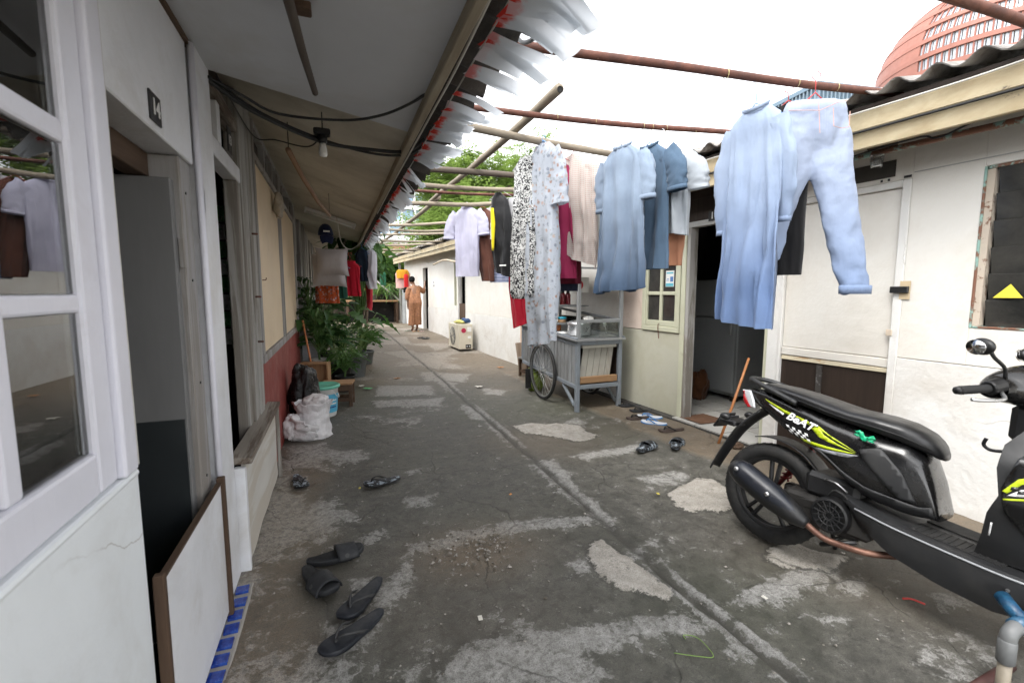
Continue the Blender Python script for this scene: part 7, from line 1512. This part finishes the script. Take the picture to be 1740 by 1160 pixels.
# ================================================================ shed and plants at the end of the alley
sh = thing('plant_bench', 'brown wooden bench holding pots at the end of the alley', 'bench', (1.35, 18.2, .11))
MB().bx(-1.0, .85, -.35, .45, .80, .86).build('top', m_rawwood_x, sh, bev=.005)
for x in (-.95, .80):
    for y in (-.3, .4): MB().bx(x-.04, x+.04, y-.04, y+.04, 0, .80).build('leg', m_brownwood, sh)
MB().bx(-1.0, .85, .40, .44, 0, .80).build('back_board', m_black, sh)
tag(MB().bx(-1.9, 2.3, 0, .08, 0, 1.5).build('back_wall', m_dkwood, loc=(.75, 19.6, .0)), 'dark board wall closing the far end of the alley', 'wall')
tag(MB().bx(-.04, .04, -.04, .04, 0, 2.3).build('timber_post', m_oldwood, loc=(2.28, 17.9, .08)), 'grey timber post at the far end beside the bench', 'post')
tag(MB().beam((.9, 18.3, 2.2), (2.25, 17.95, .95), .05, .05).build('timber_prop', m_oldwood), 'slanting timber prop running down to the far bench', 'post')
tag(MB().tube([(2.42, 17.6, .1), (2.44, 17.62, 1.35)], .13, 16).build('metal_drum_roll', MAT('grey_roll', (.27, .28, .28), .6, .15)), 'grey upright roll standing beside the far timber post', 'roll')
tag(MB().bx(-.09, .09, -.05, .05, 0, 1.3).build('dark_plank', m_dkwood, loc=(2.58, 17.4, .1)), 'dark upright plank between grey roll and white wall', 'plank')
for i, x in enumerate((.62, 1.0, 1.35, 1.7, 2.0)):
    plant('fern', ['leftmost', 'second', 'middle', 'fourth', 'rightmost'][i]+' fern in a pot on the far bench', (x, 18.2, .97), (.11, .2, m_pb if i % 2 else m_pg), 34, FRN, .28, .62, .20, 20+i, grp='ferns on the far bench', sc=(.9, 1.5))
tree('dense_shrub', 'dark green shrub mass behind the far bench', (1.2, 20.6, 0), 3.1, 1.15, 33, 300, .11, m_leafm)
tree('dense_shrub', 'yellow green palm like shrub above the far post', (2.4, 20.8, 0), 3.4, .9, 35, 220, .12, m_leafy)
# ================================================================ woman at the far door
P_ = thing('person', 'woman in a long brown dress leaning with one hand on the far doorway', 'person', tuple(RW(-.42, 14.0, .10)), RA+radians(8))
def person():
    # x right (towards the wall), y away, z up; facing away towards the door
    V_ = {'pel': (0, 0, .86), 'bel': (.0, .02, 1.0), 'che': (.02, .09, 1.20), 'nk0': (.03, .15, 1.355), 'nk': (.02, .18, 1.40), 'hd0': (.0, .215, 1.46), 'hd1': (-.01, .23, 1.56),
          'sl': (-.15, .10, 1.29), 'el': (-.20, .06, 1.04), 'wl': (-.19, .10, .83), 'hl': (-.185, .13, .75),
          'sr': (.17, .13, 1.30), 'er': (.34, .20, 1.18), 'wr': (.42, .28, 1.36), 'hr': (.435, .30, 1.44),
          'll': (-.09, 0, .82), 'kl': (-.09, .03, .46), 'al': (-.10, -.03, .09), 'fl': (-.105, .10, .03),
          'lr': (.09, 0, .82), 'kr': (.08, .06, .46), 'ar': (.05, .02, .09), 'fr': (.05, .15, .03)}
    R_ = {'pel': (.15, .115), 'bel': (.135, .10), 'che': (.14, .10), 'nk0': (.06, .055), 'nk': (.048, .048), 'hd0': (.075, .08), 'hd1': (.075, .085), 'sl': (.055, .055), 'el': (.042, .042), 'wl': (.028, .028), 'hl': (.03, .02), 'sr': (.058, .058), 'er': (.044, .044), 'wr': (.03, .03), 'hr': (.032, .02),
          'll': (.085, .085), 'kl': (.055, .055), 'al': (.034, .034), 'fl': (.03, .022), 'lr': (.085, .085), 'kr': (.055, .055), 'ar': (.034, .034), 'fr': (.03, .022)}
    E_ = [('pel', 'bel'), ('bel', 'che'), ('che', 'nk0'), ('nk0', 'nk'), ('nk', 'hd0'), ('hd0', 'hd1'), ('che', 'sl'), ('sl', 'el'), ('el', 'wl'), ('wl', 'hl'), ('che', 'sr'), ('sr', 'er'), ('er', 'wr'), ('wr', 'hr'), ('pel', 'll'), ('ll', 'kl'), ('kl', 'al'), ('al', 'fl'), ('pel', 'lr'), ('lr', 'kr'), ('kr', 'ar'), ('ar', 'fr')]
    for s, hnd, wst in ((-1, 'hl', 'wl'), (1, 'hr', 'wr')):
        h = Vector(V_[hnd]); d = (h-Vector(V_[wst])).normalized(); side = Vector((0, 1, 0)) if s < 0 else Vector((0, .8, -.2)).normalized()
        for k in range(4):
            o = (k-1.5)*.019; L = (.055, .068, .072, .06)[k]; n1, n2 = '%s%da' % (hnd, k), '%s%db' % (hnd, k)
            V_[n1] = tuple(h+side*o+d*.03); V_[n2] = tuple(h+side*o*1.15+d*(.03+L)+Vector((-s*.012, 0, 0))); R_[n1] = R_[n2] = (.0085, .0085); E_ += [(hnd, n1), (n1, n2)]
        n1, n2 = hnd+'ta', hnd+'tb'; V_[n1] = tuple(h-side*.03+d*.0); V_[n2] = tuple(h-side*.05+d*.04); R_[n1] = R_[n2] = (.010, .010); E_ += [(hnd, n1), (n1, n2)]
    names = list(V_); me = bpy.data.meshes.new('body'); me.from_pydata([V_[k] for k in names], [(names.index(a), names.index(b)) for a, b in E_], [])
    o = bpy.data.objects.new('body', me); COL.objects.link(o); o.parent = P_
    sk = o.modifiers.new('skin', 'SKIN'); sk.use_smooth_shade = True
    for i, k in enumerate(names): me.skin_vertices[0].data[i].radius = R_[k]
    me.skin_vertices[0].data[0].use_root = True
    sb = o.modifiers.new('sub', 'SUBSURF'); sb.levels = sb.render_levels = 2
    me.materials.append(MAT('brown_skin', (.24, .125, .075), .55, .06, bump=0))
    fab = FAB('brown_batik_cotton', (.30, .145, .07), .05, 'scroll'); n = fab.node_tree
    fab = MAT('brown_textured_dress', (.33, .155, .075), .85, .2, 14, .5, 60, .006, col2=(.20, .085, .045), amt=.46, s2=26, soft=.08)
    d = MB(); drape(d, [(1.36, .07, .06, .03, .145), (1.31, .175, .085, .02, .125), (1.20, .178, .115, .02, .095), (1.0, .178, .13, .0, .03), (.85, .195, .16, .0, .0), (.55, .185, .15, -.005, .02), (.20, .20, .14, -.02, .01)], 70, .022, 11, 60, 40, .008, skew=-.05)
    limb(d, [(-.13, .10, 1.28), (-.185, .085, 1.16), (-.205, .07, 1.03), (-.20, .08, .94)], [.075, .072, .068, .062], 71, .95, .008, 18)
    limb(d, [(.14, .12, 1.29), (.24, .16, 1.25), (.33, .195, 1.19), (.375, .235, 1.26)], [.078, .074, .068, .058], 72, .95, .008, 18)
    d.build('dress', fab, P_, sm=True, solid=.006)
    hr = MB(); hr.ball((-.01, .205, 1.545), (.088, .092, .10), 18); hr.ball((-.02, .12, 1.53), (.062, .055, .058), 14)
    hr.build('hair', MAT('black_hair', (.005, .0045, .004), .85, .2, 30, .5, 90, .006, spec=.15), P_, sm=True)
    for s in (-1, 1): MB().ball((-.01+s*.083, .235, 1.515), (.012, .02, .03), 8).build('ear', me.materials[0], P_, sm=True)
    MB().ball((-.01, .318, 1.505), (.012, .018, .022), 8).build('nose', me.materials[0], P_, sm=True)
person()
for i, (x, u, rz, c_) in enumerate(((-.50, 13.92, 70, (.42, .18, .05)), (-.36, 13.98, 95, (.40, .20, .06)), (-.62, 14.1, 20, (.03, .10, .04)), (-.28, 13.85, 60, (.5, .34, .32)), (-.70, 12.1, 40, (.05, .05, .05)), (-.62, 11.9, 30, (.05, .055, .06)))):
    p = RW(x, u, 0); f = flipflop(['orange sandal under the woman\'s left foot', 'orange sandal under the woman\'s right foot', 'dark green sandal beside the woman', 'pink sandal at the far doorstep', 'black sandal lying in the far alley, left one', 'black sandal lying in the far alley, right one'][i], p.x, p.y, rz, MAT('far_sandal_%d' % i, c_, .6), m_strapb, .25, grp='sandals at the far door'); f.location.z = .095 if i < 4 else .08
